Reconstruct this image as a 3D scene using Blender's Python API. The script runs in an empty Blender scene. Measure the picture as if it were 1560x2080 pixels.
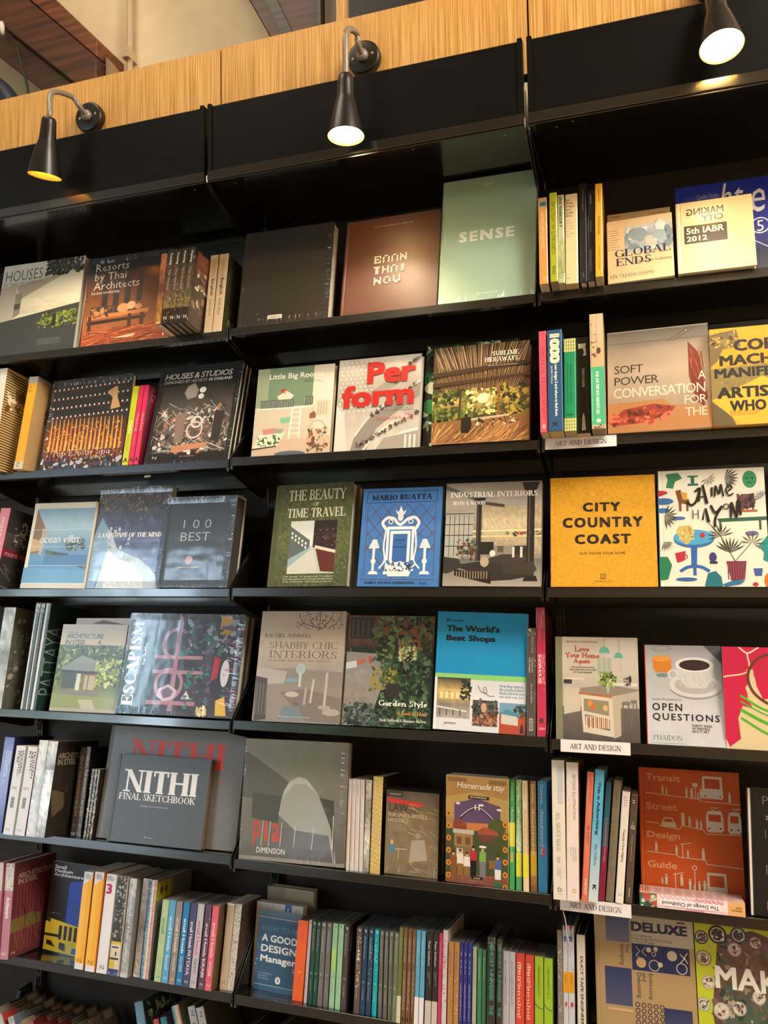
import bpy, bmesh, math, random
from mathutils import Matrix, Vector, Euler
R=math.radians
SC=bpy.context.scene
COL=SC.collection
# ---------------------------------------------------------------- camera
cd=bpy.data.cameras.new('camera'); cam=bpy.data.objects.new('camera',cd); COL.objects.link(cam)
cr=Vector((0.95096343,0.30886573,-0.01644739)); cu=Vector((0.03130869,-0.04322093,0.99857484)); cf=Vector((-0.30771467,0.9501231,0.05077171))
m=Matrix((cr,cu,-cf)).transposed().to_4x4(); m.translation=(1.14766,-2.08888,1.76912)
cam.matrix_world=m
cd.sensor_fit='VERTICAL'; cd.sensor_height=24.0; cd.lens=24.0*1631.93/2080.0; cd.clip_start=.05
SC.camera=cam
# ---------------------------------------------------------------- world, daylight, exposure
vs=SC.view_settings; vs.view_transform='Standard'; vs.look='None'; vs.gamma=1; vs.use_curve_mapping=False; vs.exposure=1.82
W=bpy.data.worlds.new('sky'); SC.world=W; W.use_nodes=True
nt=W.node_tree; bg=nt.nodes['Background']
tc=nt.nodes.new('ShaderNodeTexCoord'); sx=nt.nodes.new('ShaderNodeSeparateXYZ'); rp=nt.nodes.new('ShaderNodeValToRGB')
nt.links.new(tc.outputs['Generated'],sx.inputs[0]); nt.links.new(sx.outputs['Z'],rp.inputs[0]); nt.links.new(rp.outputs[0],bg.inputs[0])
rp.color_ramp.elements[0].position=0.0; rp.color_ramp.elements[0].color=(.16,.17,.15,1)
rp.color_ramp.elements[1].position=0.03; rp.color_ramp.elements[1].color=(.72,.88,1,1)
e=rp.color_ramp.elements.new(.8); e.color=(.42,.66,1,1)
bg.inputs[1].default_value=SKY_STRENGTH=4.5
def area(name,loc,rot,sx_,sy_,power,col,portal=False):
    l=bpy.data.lights.new(name,'AREA'); l.shape='RECTANGLE'; l.size=sx_; l.size_y=sy_; l.energy=power; l.color=col
    o=bpy.data.objects.new(name,l); COL.objects.link(o); o.location=loc; o.rotation_euler=rot
    if portal: l.cycles.is_portal=True
    return o
WIN=[(-5.4,-3.0,.9,4.3),(-2.5,-1.3,.9,2.7)]     # window openings in the wall behind the camera: x0,x1,z0,z1
YW=-4.6
for a,b,c,d in WIN:
    area('window_portal',((a+b)/2,YW-.14,(c+d)/2),(R(90),0,R(180)),b-a,d-c,1,(1,1,1),True)
area('fill_light_right',(3.3,-1.7,4.5),(R(-22),R(28),0),1.8,1.4,92,(1,.88,.72))  # unseen warm fill added to brighten the shelves, no such fixture

# ---------------------------------------------------------------- materials
def lin(h):
    h=h.lstrip('#'); c=[int(h[i:i+2],16)/255 for i in (0,2,4)]
    return tuple(x/12.92 if x<=.04045 else ((x+.055)/1.055)**2.4 for x in c)
MC={}
def mat(col,rough=.5,metal=0,kind='',spec=.5,coat=0,emit=0):
    key=(col,rough,metal,kind,spec,coat,emit)
    if key in MC: return MC[key]
    m=bpy.data.materials.new((kind or 'paint')+'_'+col.strip('#')); m.use_nodes=True; n=m.node_tree.nodes; L=m.node_tree.links
    p=n['Principled BSDF']; c=list(lin(col))+[1]
    p.inputs['Base Color'].default_value=c; p.inputs['Roughness'].default_value=rough; p.inputs['Metallic'].default_value=metal
    p.inputs['Specular IOR Level'].default_value=spec; p.inputs['Coat Weight'].default_value=coat; p.inputs['Coat Roughness'].default_value=.08
    if emit: p.inputs['Emission Color'].default_value=c; p.inputs['Emission Strength'].default_value=emit
    def noise(scale,detail=3,vec=None,mp=None):
        t=n.new('ShaderNodeTexCoord'); k=n.new('ShaderNodeTexNoise'); k.inputs['Scale'].default_value=scale; k.inputs['Detail'].default_value=detail
        q=n.new('ShaderNodeMapping'); L.new(t.outputs['Object'],q.inputs[0]); L.new(q.outputs[0],k.inputs[0])
        if mp: q.inputs['Scale'].default_value=mp
        return k
    def ramp(src,a,b,p0=.35,p1=.65):
        r=n.new('ShaderNodeValToRGB'); r.color_ramp.elements[0].color=list(a)+[1]; r.color_ramp.elements[1].color=list(b)+[1]
        r.color_ramp.elements[0].position=p0; r.color_ramp.elements[1].position=p1; L.new(src,r.inputs[0]); return r
    def bump(src,st,dist=.001):
        b=n.new('ShaderNodeBump'); b.inputs['Strength'].default_value=st; b.inputs['Distance'].default_value=dist; L.new(src,b.inputs['Height']); L.new(b.outputs[0],p.inputs['Normal'])
    c3=c[:3]
    if kind=='pages':
        k=noise(1,2,mp=(1,1,1)); k.inputs['Scale'].default_value=700
        r=ramp(k.outputs[0],[x*.72 for x in c3],c3); L.new(r.outputs[0],p.inputs['Base Color']); bump(k.outputs[0],.3)
    elif kind=='cloth':
        k=noise(60,4,mp=(1,1,14)); k2=noise(60,4,mp=(14,1,1)); mx=n.new('ShaderNodeMath'); mx.operation='ADD'; L.new(k.outputs[0],mx.inputs[0]); L.new(k2.outputs[0],mx.inputs[1])
        hv=n.new('ShaderNodeMath'); hv.operation='MULTIPLY'; hv.inputs[1].default_value=.5; L.new(mx.outputs[0],hv.inputs[0])
        r=ramp(hv.outputs[0],[x*.72 for x in c3],[min(1,x*1.2) for x in c3],.4,.6); L.new(r.outputs[0],p.inputs['Base Color']); bump(hv.outputs[0],.4)
    elif kind=='powder':
        k=noise(900,2); bump(k.outputs[0],.1,.00004)
        k3=noise(9,4); r=ramp(k3.outputs[0],c3,[x*1.3+.0008 for x in c3],.5,.75); L.new(r.outputs[0],p.inputs['Base Color'])
    elif kind=='plywood':
        k=noise(1,5,mp=(300,300,4)); k2=noise(1,2,mp=(45,45,1.2))
        r=ramp(k.outputs[0],lin('#b98238'),lin('#e9b76a'),.36,.60)
        r2=ramp(k2.outputs[0],(.86,.84,.8),(1,1,1),.3,.6); mm=n.new('ShaderNodeMix'); mm.data_type='RGBA'; mm.blend_type='MULTIPLY'; mm.inputs[0].default_value=1
        L.new(r.outputs[0],mm.inputs[6]); L.new(r2.outputs[0],mm.inputs[7]); L.new(mm.outputs[2],p.inputs['Base Color']); bump(k.outputs[0],.15,.0006)
    elif kind=='timber':
        k=noise(1,5,mp=(3,40,40)); r=ramp(k.outputs[0],[x*.45 for x in c3],[x*1.5 for x in c3]); L.new(r.outputs[0],p.inputs['Base Color']); bump(k.outputs[0],.4,.004)
    elif kind=='plaster':
        k=noise(14,5); r=ramp(k.outputs[0],[x*.93 for x in c3],c3); L.new(r.outputs[0],p.inputs['Base Color']); bump(k.outputs[0],.1,.01)
    elif kind=='gold':
        k=noise(500,3); r=ramp(k.outputs[0],[x*.5 for x in c3],[min(1,x*1.5) for x in c3]); L.new(r.outputs[0],p.inputs['Base Color'])
    MC[key]=m; return m
def ink_mat(name,rough,coat):
    m=bpy.data.materials.new(name); m.use_nodes=True; n=m.node_tree.nodes; L=m.node_tree.links; p=n['Principled BSDF']
    a=n.new('ShaderNodeAttribute'); a.attribute_name='ink'
    t=n.new('ShaderNodeTexCoord'); k=n.new('ShaderNodeTexNoise'); k.inputs['Scale'].default_value=260; L.new(t.outputs['Object'],k.inputs[0])
    r=n.new('ShaderNodeValToRGB'); r.color_ramp.elements[0].color=(.93,.93,.93,1); r.color_ramp.elements[1].color=(1,1,1,1); L.new(k.outputs[0],r.inputs[0])
    mm=n.new('ShaderNodeMix'); mm.data_type='RGBA'; mm.blend_type='MULTIPLY'; mm.inputs[0].default_value=1
    L.new(a.outputs['Color'],mm.inputs[6]); L.new(r.outputs[0],mm.inputs[7]); L.new(mm.outputs[2],p.inputs['Base Color'])
    p.inputs['Roughness'].default_value=rough; p.inputs['Coat Weight'].default_value=coat; p.inputs['Coat Roughness'].default_value=.12; return m
INK=ink_mat('printed_ink_matte',.5,0); INKG=ink_mat('printed_ink_gloss',.4,.25)
def film_mat():
    m=bpy.data.materials.new('shrink_film'); m.use_nodes=True; n=m.node_tree.nodes; L=m.node_tree.links
    for x in list(n): n.remove(x)
    o=n.new('ShaderNodeOutputMaterial'); mx=n.new('ShaderNodeMixShader'); tr=n.new('ShaderNodeBsdfTransparent'); gl=n.new('ShaderNodeBsdfGlossy')
    gl.inputs['Roughness'].default_value=.12; gl.inputs['Color'].default_value=(1,1,1,1)
    fr=n.new('ShaderNodeFresnel'); fr.inputs['IOR'].default_value=1.5
    a=n.new('ShaderNodeAttribute'); a.attribute_name='film'      # x: along the edge (m), y: distance from the edge (m)
    mp=n.new('ShaderNodeMapping'); mp.inputs['Scale'].default_value=(260,14,1); L.new(a.outputs['Vector'],mp.inputs[0])
    k=n.new('ShaderNodeTexNoise'); k.inputs['Scale'].default_value=1; k.inputs['Detail'].default_value=2; L.new(mp.outputs[0],k.inputs[0])
    sp=n.new('ShaderNodeSeparateXYZ'); L.new(a.outputs['Vector'],sp.inputs[0])
    mr=n.new('ShaderNodeMapRange'); mr.inputs[1].default_value=0; mr.inputs[2].default_value=.026; mr.inputs[3].default_value=1; mr.inputs[4].default_value=.03; L.new(sp.outputs['Y'],mr.inputs[0])
    ml=n.new('ShaderNodeMath'); ml.operation='MULTIPLY'; L.new(k.outputs[0],ml.inputs[0]); L.new(mr.outputs[0],ml.inputs[1])
    k2=n.new('ShaderNodeTexNoise'); k2.inputs['Scale'].default_value=22; k2.inputs['Detail'].default_value=1; tcc=n.new('ShaderNodeTexCoord'); L.new(tcc.outputs['Object'],k2.inputs[0])
    m3=n.new('ShaderNodeMath'); m3.operation='MULTIPLY_ADD'; m3.inputs[1].default_value=.16; L.new(k2.outputs[0],m3.inputs[0]); L.new(ml.outputs[0],m3.inputs[2])
    b=n.new('ShaderNodeBump'); b.inputs['Strength'].default_value=1; b.inputs['Distance'].default_value=.006; L.new(m3.outputs[0],b.inputs['Height'])
    L.new(b.outputs[0],gl.inputs['Normal']); L.new(b.outputs[0],fr.inputs['Normal'])
    add=n.new('ShaderNodeMath'); add.operation='MULTIPLY_ADD'; add.inputs[1].default_value=1.0; add.inputs[2].default_value=.0; add.use_clamp=True; L.new(fr.outputs[0],add.inputs[0])
    geo=n.new('ShaderNodeNewGeometry'); fb=n.new('ShaderNodeMath'); fb.operation='SUBTRACT'; fb.inputs[0].default_value=1; L.new(geo.outputs['Backfacing'],fb.inputs[1])
    fm_=n.new('ShaderNodeMath'); fm_.operation='MULTIPLY'; L.new(add.outputs[0],fm_.inputs[0]); L.new(fb.outputs[0],fm_.inputs[1]); L.new(fm_.outputs[0],mx.inputs[0]); L.new(tr.outputs[0],mx.inputs[1]); L.new(gl.outputs[0],mx.inputs[2]); L.new(mx.outputs[0],o.inputs[0])
    return m
FILM=film_mat()
BLACK=mat('#141312',.38,0,'powder',.5)
BLACKB=mat('#29221c',.6,0,'powder',.4)
# ---------------------------------------------------------------- mesh helpers
def mesh(name,verts,faces,mats,parent=None,smooth=False,fm=None):
    me=bpy.data.meshes.new(name); me.from_pydata([tuple(v) for v in verts],[],faces)
    for m_ in (mats if isinstance(mats,(list,tuple)) else [mats]): me.materials.append(m_)
    if fm: me.polygons.foreach_set('material_index',fm)
    if smooth: me.polygons.foreach_set('use_smooth',[True]*len(me.polygons))
    me.update(); o=bpy.data.objects.new(name,me); COL.objects.link(o)
    if parent: o.parent=parent
    return o
class MB:
    def __init__(s): s.v=[];s.f=[];s.m=[]
    def add(s,vs,fs,mi=0):
        b=len(s.v); s.v+= [tuple(v) for v in vs]; s.f+=[tuple(b+i for i in f) for f in fs]; s.m+=[mi]*len(fs)
    def box(s,x0,x1,y0,y1,z0,z1,mi=0,M=None,bev=0):
        if bev:
            b=bev; P=[]
            prof=[(x0+b,z0),(x1-b,z0),(x1,z0+b),(x1,z1-b),(x1-b,z1),(x0+b,z1),(x0,z1-b),(x0,z0+b)]
            s.prism([(a,c) for a,c in prof],y0,y1,'y',mi,M); return
        v=[Vector(p) for p in ((x0,y0,z0),(x1,y0,z0),(x1,y1,z0),(x0,y1,z0),(x0,y0,z1),(x1,y0,z1),(x1,y1,z1),(x0,y1,z1))]
        if M: v=[M@p for p in v]
        s.add(v,[(0,3,2,1),(4,5,6,7),(0,1,5,4),(1,2,6,5),(2,3,7,6),(3,0,4,7)],mi)
    def prism(s,poly,a,b,ax='y',mi=0,M=None):
        n=len(poly)
        def P(p,t): return Vector((p[0],t,p[1])) if ax=='y' else (Vector((t,p[0],p[1])) if ax=='x' else Vector((p[0],p[1],t)))
        v=[P(p,a) for p in poly]+[P(p,b) for p in poly]
        if M: v=[M@p for p in v]
        s.add(v,[tuple(range(n)),tuple(range(2*n-1,n-1,-1))]+[(i,i+n,(i+1)%n+n,(i+1)%n) for i in range(n)],mi)
    def lathe(s,prof,n=24,M=None,mi=0,cap=True):
        b=[]
        for r,z in prof:
            for i in range(n):
                t=2*math.pi*i/n; p=Vector((r*math.cos(t),r*math.sin(t),z)); b.append(M@p if M else p)
        f=[(j*n+i,j*n+(i+1)%n,(j+1)*n+(i+1)%n,(j+1)*n+i) for j in range(len(prof)-1) for i in range(n)]
        if cap: f+=[tuple(range(n-1,-1,-1)),tuple((len(prof)-1)*n+i for i in range(n))]
        s.add(b,f,mi)
    def tube(s,pts,r,n=10,mi=0):
        pts=[Vector(p) for p in pts]; rings=[]; up=Vector((0,0,1))
        for i,p in enumerate(pts):
            d=(pts[min(i+1,len(pts)-1)]-pts[max(i-1,0)]).normalized()
            x=d.cross(up if abs(d.z)<.95 else Vector((1,0,0))).normalized(); y=d.cross(x)
            if rings and x.dot(lx)<0: x=-x;y=-y
            lx=x; rr=r[i] if isinstance(r,list) else r
            rings.append([p+x*rr*math.cos(2*math.pi*k/n)+y*rr*math.sin(2*math.pi*k/n) for k in range(n)])
        s.add([q for g in rings for q in g],[(j*n+i,j*n+(i+1)%n,(j+1)*n+(i+1)%n,(j+1)*n+i) for j in range(len(pts)-1) for i in range(n)]+[tuple(range(n-1,-1,-1)),tuple((len(pts)-1)*n+i for i in range(n))],mi)
    def build(s,name,mats,parent=None,smooth=False):
        o=mesh(name,s.v,s.f,mats,parent,smooth,s.m)
        bm=bmesh.new(); bm.from_mesh(o.data); bmesh.ops.recalc_face_normals(bm,faces=bm.faces); bm.to_mesh(o.data); bm.free()
        return o
def spline(pts,n=8):
    P=[Vector(p) for p in pts]; P=[P[0]*2-P[1]]+P+[P[-1]*2-P[-2]]; o=[]
    for i in range(1,len(P)-2):
        for k in range(n):
            t=k/n; a,b,c,d=P[i-1:i+3]
            o.append(.5*((2*b)+(c-a)*t+(2*a-5*b+4*c-d)*t*t+(3*b-a-3*c+d)*t**3))
    return o+[P[-2]]
def tag(o,label=None,cat=None,group=None,kind=None):
    for k,v in (('label',label),('category',cat),('group',group),('kind',kind)):
        if v: o[k]=v
    return o
def empty(name,loc=(0,0,0),M=None):
    o=bpy.data.objects.new(name,None); COL.objects.link(o); o.empty_display_size=.05
    if M: o.matrix_world=M
    else: o.location=loc
    return o
# ---------------------------------------------------------------- room
def wall(name,x0,x1,y0,y1,z0,z1,m_): 
    b=MB(); b.box(x0,x1,y0,y1,z0,z1); return tag(b.build(name,m_),kind='structure')
area('fill_light_top',(-.7,-1.1,4.85),(R(14),0,0),1.2,.8,7.5,(1,.86,.68))  # added fill without a fixture, lifts the wall and timbers up top
PL=mat('#efdcb8',.8,0,'plaster'); 
wall('wall_back',-6.2,4.4,.56,.7,0,5.0,PL)
wall('wall_left',-6.3,-6.2,YW-.1,.56,0,5.0,PL)
wall('wall_right',4.4,4.5,YW-.1,.56,0,5.0,PL)
fl=wall('floor',-6.3,4.5,YW-.1,.7,-.06,0,mat('#a48c6c',.35,0,'timber'))
wall('ceiling',-6.3,4.5,YW-.1,.7,5.0,5.1,mat('#b8a88c',.8,0,'plaster'))
b=MB(); xs=[-6.3]+[v for w in WIN for v in w[:2]]+[4.5]
for i in range(0,len(xs),2): b.box(xs[i],xs[i+1],YW-.1,YW,0,5.0)
for a,c,d,e_ in WIN: b.box(a,c,YW-.1,YW,0,d); b.box(a,c,YW-.1,YW,e_,5.0)
tag(b.build('wall_front',mat('#8a7860',.8,0,'plaster')),kind='structure')
for i,(a,c,d,e_) in enumerate(WIN):
    b=MB(); f=.06
    b.box(a,a+f,YW-.12,YW+.02,d,e_); b.box(c-f,c,YW-.12,YW+.02,d,e_); b.box(a+f,c-f,YW-.12,YW+.02,d,d+f); b.box(a+f,c-f,YW-.12,YW+.02,e_-f,e_)
    n_=2 if i==0 else 1
    for k in range(1,n_+1): xx=a+(c-a)*k/(n_+1); b.box(xx-.03,xx+.03,YW-.1,YW,d+f,e_-f)
    b.box(a+f,c-f,YW-.1,YW,2.9,2.96)
    tag(b.build('window_%d'%(i+1),mat('#2b2620',.5)),kind='structure')
# ---------------------------------------------------------------- shelving
TILT=R(11)
SHZ=[[2.409,2.025,1.6485,1.2674,0.8864,0.5037,0.12],[2.4136,2.0297,1.65,1.2701,0.8795,0.5029,0.12],[2.4139,2.031,1.649,1.2665,0.8786,0.502,0.12]]
LIP=.024
SM=mat('#0d0d0c',.26,0,'powder',.8,.7); HM_=mat('#080706',.45,0,'powder',.15)
def bracket(x,z,par,ax=1):
    b=MB(); t=.0018
    b.prism([(-.002,z-.010),(-.002,z+.027),(.006,z+.03),(.07,z+.088),(.155,z+.163),(.168,z+.20),(.226,z+.20),(.226,z-.078),(.19,z-.074)],x-t/2,x+t/2,'x')
    if ax: b.box(x-.001,x+.006*ax if ax>0 else x+.001,-.003,-.0005,z-.010,z+.0,0) if ax>0 else b.box(x-.006,x+.001,-.003,-.0005,z-.010,z,0)
    return b.build('end_bracket',SM,par)
bay_names=['left','middle','right','far left']
for bi in (0,1,2,3):
    x0=-.9+.9*bi if bi<3 else -1.8; x1=x0+.9
    bay=tag(empty('shelving_bay',(0,0,0)),'%s bay of the black metal bookshelf, %s'%(bay_names[bi],['under the dim tilted lamp','between the two bay seams','at the right edge under the brightest lamp','only its end showing'][bi]),'bookshelf','bays of the black bookshelf')
    b=MB(); b.box(x0+.0005,x1-.0005,.266,.274,.02,3.02); b.build('back_panel',BLACKB,bay)
    for zi,z in enumerate(SHZ[bi%3]):
        M=Matrix.Translation((0,0,z+LIP))@Matrix.Rotation(-TILT,4,'X')
        b=MB(); a,c=x0+.0062,x1-.0062
        # folded steel tray: top sheet, front lip with rounded edge and return flange
        lip=[(0,.0),(0.0,-.0225),(.0012,-.024),(.018,-.024),(.018,-.0222),(.0022,-.0222),(.0022,-.0016),(.236,-.0016),(.236,.0),(.0012,.0012)]
        b.prism(lip,a,c,'x',0,M)
        b.box(a,c,.228,.2355,-.022,-.0016,0,M)
        s=b.build('shelf_board',SM,bay)
        bracket(x0+.0035,z,bay); bracket(x1-.0035,z,bay,-1)
    # header: sign panel standing on a deeper shelf
    z0,z1=2.827,3.0447
    b=MB(); b.prism([(-.124,z0+.03),(-.124,z1-.004),(-.120,z1),(-.108,z1),(-.108,z1-.002),(-.118,z1-.002),(-.1215,z1-.005),(-.1215,z0+.03)],x0+.0055,x1-.0055,'x')
    b.build('header_panel',HM_,bay)
    for xx in (x0+.0055,x1-.0055-.013):
        b=MB(); b.box(xx,xx+.013,-.1275,-.104,z0+.028,z1+.004,bev=.002); b.build('header_end_cap',HM_,bay)
    b=MB(); b.prism([(-.1295,z0+.026),(-.1275,z0+.0275),(-.118,z0+.0275),(-.118,z0+.003),(.2655,z0+.003),(.2655,z0),(-.1275,z0),(-.1295,z0+.002)],x0+.0055,x1-.0055,'x')
    b.box(x0+.0055,x1-.0055,-.1265,-.123,z0-.0055,z0-.0025)
    b.box(x0+.0055,x1-.0055,-.123,-.119,z0-.0055,z0)
    b.build('header_shelf',SM,bay)
    for xx in (x0+.0035,x1-.0035):
        b=MB(); b.prism([(-.112,z0-.004),(-.09,z0-.02),(.05,z0-.065),(.15,z0-.085),(.226,z0-.09),(.226,z0+.1),(-.1,z0+.1)],xx-.001,xx+.001,'x'); b.build('header_bracket',SM,bay)
    for px_,py_ in ((x0+.07,-.085),(x0+.11,-.10),(x1-.06,-.09),(x1-.3,-.1)):
        b=MB(); b.lathe([(.003,z0-.0012),(.003,z0)],10,Matrix.Translation((px_,py_,0))); b.build('screw_head',mat('#9a958c',.3,.9),bay)
# slotted uprights at the seams, each a lipped channel with pairs of slots
for k,xu in enumerate((-.885,.0145,.9145)):
    u=tag(empty('slotted_upright',(xu,0,0)),['black slotted upright post behind the far left books','black slotted steel upright post behind the seam between left and middle bays','black slotted steel upright post behind the seam between middle and right bays'][k],'post','slotted uprights behind the shelves')
    b=MB(); w=.011
    zs=[.02]; z=.05
    # rails between slots: three vertical strips and short bridges leave real openings
    for a,c in ((-w,-.0075),(-.0018,.0018),(.0075,w)): b.box(a,c,.240,.2415,.02,2.82)
    while z<2.8:
        b.box(-.0075,-.0018,.2401,.2414,z,z+.010); b.box(.0018,.0075,.2401,.2414,z,z+.010); z+=.0317
    b.box(-w-.0015,-w,.240,.2655,.02,2.82); b.box(w,w+.0015,.240,.2655,.02,2.82)
    b.box(-w,w,.256,.258,.02,2.82)
    b.build('slotted_rail',mat('#2b2a27',.35,0,'powder'),u)
# plywood fascia boards above the bays
PW=mat('#c8914a',.5,0,'plywood')
for k,(a,c) in enumerate(((-1.8,-.9026),(-.8974,-.0026),(.0026,.8974),(.9026,1.8))):
    b=MB(); b.box(a,c,-.040,-.022,3.006,3.2665,bev=.0008)
    tag(b.build('plywood_panel',PW),['plywood fascia board at the far left, beyond the first seam','striped plywood fascia board above the left bay, behind the left lamp','striped plywood fascia board above the middle bay, behind the middle lamp','striped plywood fascia board above the right bay, behind the right lamp'][k],'wood panel','plywood boards above the shelves')
b=MB(); b.box(-1.8,1.8,-.0215,-.012,3.0,3.262); tag(b.build('seam_shade_backing',mat('#0a0908',.8)),kind='structure')  # black sheet added behind the boards to stand in for seam shade
# ---------------------------------------------------------------- clip lamps
def lamp(X,head,axis,label,glow,energy,elbow,recess,spot_to=None):
    root=tag(empty('wall_lamp',(X,-.04,3.132)),label,'lamp','black gooseneck lamps on the plywood')
    B=Matrix.Translation((0,0,0))@Matrix.Rotation(R(90),4,'X')
    blk=mat('#141311',.35,0,'',.5)
    b=MB(); b.lathe([(.046,0),(.047,.004),(.047,.02),(.0445,.0245),(.04,.0255),(.012,.0255)],32,B); b.build('mounting_base',blk,root,True)
    for sx_ in (-1,1):
        b=MB(); b.lathe([(.0042,.025),(.0042,.0268),(.003,.0274)],10,Matrix.Translation((sx_*.028,0,.003*sx_))@B); b.build('screw_head',mat('#b8b4aa',.3,.9),root)
    gry=mat('#8d8377',.4,.2)
    b=MB(); b.lathe([(.017,.025),(.0165,.034),(.012,.040),(.008,.042)],20,B); b.build('arm_socket',gry,root,True)
    H=Vector(head)-Vector((X,-.04,3.132)); A=Vector(axis).normalized()   # H: centre of shade mouth, A: from mouth up to neck
    q=A.to_track_quat('Z','Y').to_matrix().to_4x4(); S=Matrix.Translation(H)@q@Matrix.Diagonal((.9,.9,.95,1))
    top=H+A*.163
    pts=spline([(0,-.036,0),(0,-.065,.012)]+[Vector(e)-Vector((X,-.04,3.132)) for e in elbow]+[top+A*.02,top-A*.01],7)
    b=MB(); b.tube(pts,[.0085 if i%2 else .0078 for i in range(len(pts))],12); b.build('gooseneck_arm',gry,root,True)
    prof_o=[(.0525,0),(.0515,.006),(.047,.03),(.040,.06),(.033,.088),(.0275,.103),(.0265,.108),(.0235,.150),(.0225,.166),(.019,.172),(.009,.174)]
    prof_i=[(.0085,.170),(.018,.168),(.0205,.15),(.0245,.106),(.031,.086),(.038,.058),(.0455,.028),(.0505,.0015),(.0525,0)]
    n=36; b=MB(); b.lathe(prof_o,n,S,0,False); b.lathe([prof_o[-1],prof_i[0]],n,S,0,False)
    sh=b.build('lamp_shade',blk,root,True)
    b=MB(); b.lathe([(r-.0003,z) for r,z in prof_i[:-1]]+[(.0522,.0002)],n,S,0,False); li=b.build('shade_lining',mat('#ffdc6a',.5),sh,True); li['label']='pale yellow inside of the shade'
    for k in range(8):
        t=2*math.pi*k/8; b=MB(); b.box(-.0012,.0012,-.001,.001,.112,.148,M=S@Matrix.Rotation(t,4,'Z')@Matrix.Translation((.0255,0,0))@Matrix.Rotation(-.07,4,'Y')); b.build('vent_rib',mat('#3a362f',.3),sh)
    r=recess
    bp=[(.0,r-.001),(.02,r-.0005),(.034,r+.004),(.041,r+.012),(.042,r+.018),(.036,r+.03),(.024,r+.05),(.014,r+.07),(.012,r+.09)] if r<.02 else [(0,r-.001),(.012,r),(.019,r+.006),(.022,r+.016),(.019,r+.03),(.012,r+.045),(.011,r+.06)]
    b=MB(); b.lathe(bp,28,S,0,False); bl=b.build('light_bulb',mat('#ffd9a0',.4,emit=glow),root,True)
    l=bpy.data.lights.new('bulb_light','SPOT'); l.energy=energy; l.color=(1,.77,.50); l.spot_size=R(104); l.spot_blend=.6; l.shadow_soft_size=.03
    o=bpy.data.objects.new('bulb_light',l); COL.objects.link(o); o.matrix_world=Matrix.Translation((X,-.04,3.132))@Matrix.Translation(H-A*.004)@q; 
    return root

lamp(.4525,(.45,-.2,2.839),(0,.03,1),'black gooseneck wall lamp with a glowing white bulb over the middle bay',16.0,6.5,[(.453,-.115,3.166),(.4505,-.185,3.125)],.004)
lamp(-.4498,(-.493,-.2,2.888),(.2,-.12,1),'black gooseneck wall lamp over the left bay, its tilted shade glowing dull yellow inside',7.0,2.2,[(-.462,-.125,3.165),(-.472,-.195,3.14)],.055)
lamp(1.35,(1.345,-.2,2.883),(-.05,.27,1),'black gooseneck wall lamp cut by the top edge of the photo, brightest bulb',16.0,8.0,[(1.352,-.115,3.17),(1.348,-.14,3.13)],.004)
# ---------------------------------------------------------------- timbers and fittings above the shelves
TB=mat('#4a2a18',.55,0,'timber'); 
def beam(name,label,poly,y0,y1,m_,cat='beam'):
    b=MB(); b.prism(poly,y0,y1,'y'); o=b.build(name,m_)
    bm=bmesh.new(); bm.from_mesh(o.data); bmesh.ops.bevel(bm,geom=bm.edges[:],offset=.004,segments=1,affect='EDGES'); bm.to_mesh(o.data); bm.free()
    return tag(o,label,cat,'dark roof timbers above the shelves')
beam('roof_beam','thick dark brown diagonal roof beam at the top left corner',[(-1.75,4.55),(-1.45,4.62),(-.738,3.80),(-.738,3.3),(-.745,3.30),(-.52,3.30),(-.86,3.50),(-1.9,4.50)],.34,.5,TB) if 0 else None
beam('roof_beam','thick dark brown diagonal roof beam at the top left corner',[(-1.9,4.73),(-.74,3.629),(-.74,3.466),(-.839,3.554),(-1.9,4.49)],.35,.5,TB)
beam('roof_beam','thin reddish brown board lying along the top of the thick diagonal beam',[(-.74,3.634),(-.738,3.70),(-1.75,4.76),(-1.86,4.70)],.352,.52,mat('#6a3a1e',.5,0,'timber'))
beam('roof_beam','lower dark brown diagonal beam under the thick one at far left',[(-1.9,4.485),(-.83,3.54),(-.83,3.42),(-1.9,4.327)],.37,.5,mat('#3d2417',.55,0,'timber'))
beam('roof_beam','dark brown roof beam standing above the middle bay',[(-.42,4.3),(.17,4.3),(.17,3.35),(.08,3.35)],.34,.52,mat('#3a1c10',.45,0,'timber'))
b=MB(); b.box(.16,.172,.325,.345,3.3,4.3); b.prism([(-.31,4.3),(-.28,4.3),(.16,3.33),(.12,3.33)],.328,.342); tag(b.build('beam_moulding',mat('#241008',.4,0,'timber')),'narrow dark moulding nailed along the beam above the middle bay','moulding')
b=MB(); b.box(.173,.222,.36,.55,3.2,4.6); tag(b.build('wall_post',mat('#8f857a',.7,0,'plaster')),'pale grey vertical post right of the dark middle beam','post')
b=MB(); b.box(.226,.272,.33,.5,3.2,4.6); tag(b.build('sign_frame',mat('#a8702c',.5,0,'plywood')),'light wooden upright strip beside the black painted board','wood strip')
sg=tag(empty('chalkboard_sign',(.5,.32,3.6)),'black board with white curling flourish behind the plywood','sign')
b=MB(); b.box(-.226,.40,0,.02,-.3,.7); b.build('board',mat('#0c0d0f',.5),sg)
b=MB()
def curl(cx,cz,r,t0,t1,w,grow=1.0):
    P=[]
    for i in range(17):
        t=t0+(t1-t0)*i/16; rr=r*(1-(1-grow)*i/16); P.append((cx+rr*math.cos(t),-.0015,cz+rr*math.sin(t)))
    b.tube(P,[max(.0006,w*math.sin(math.pi*(i+.5)/17)) for i in range(17)],6)
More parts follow.
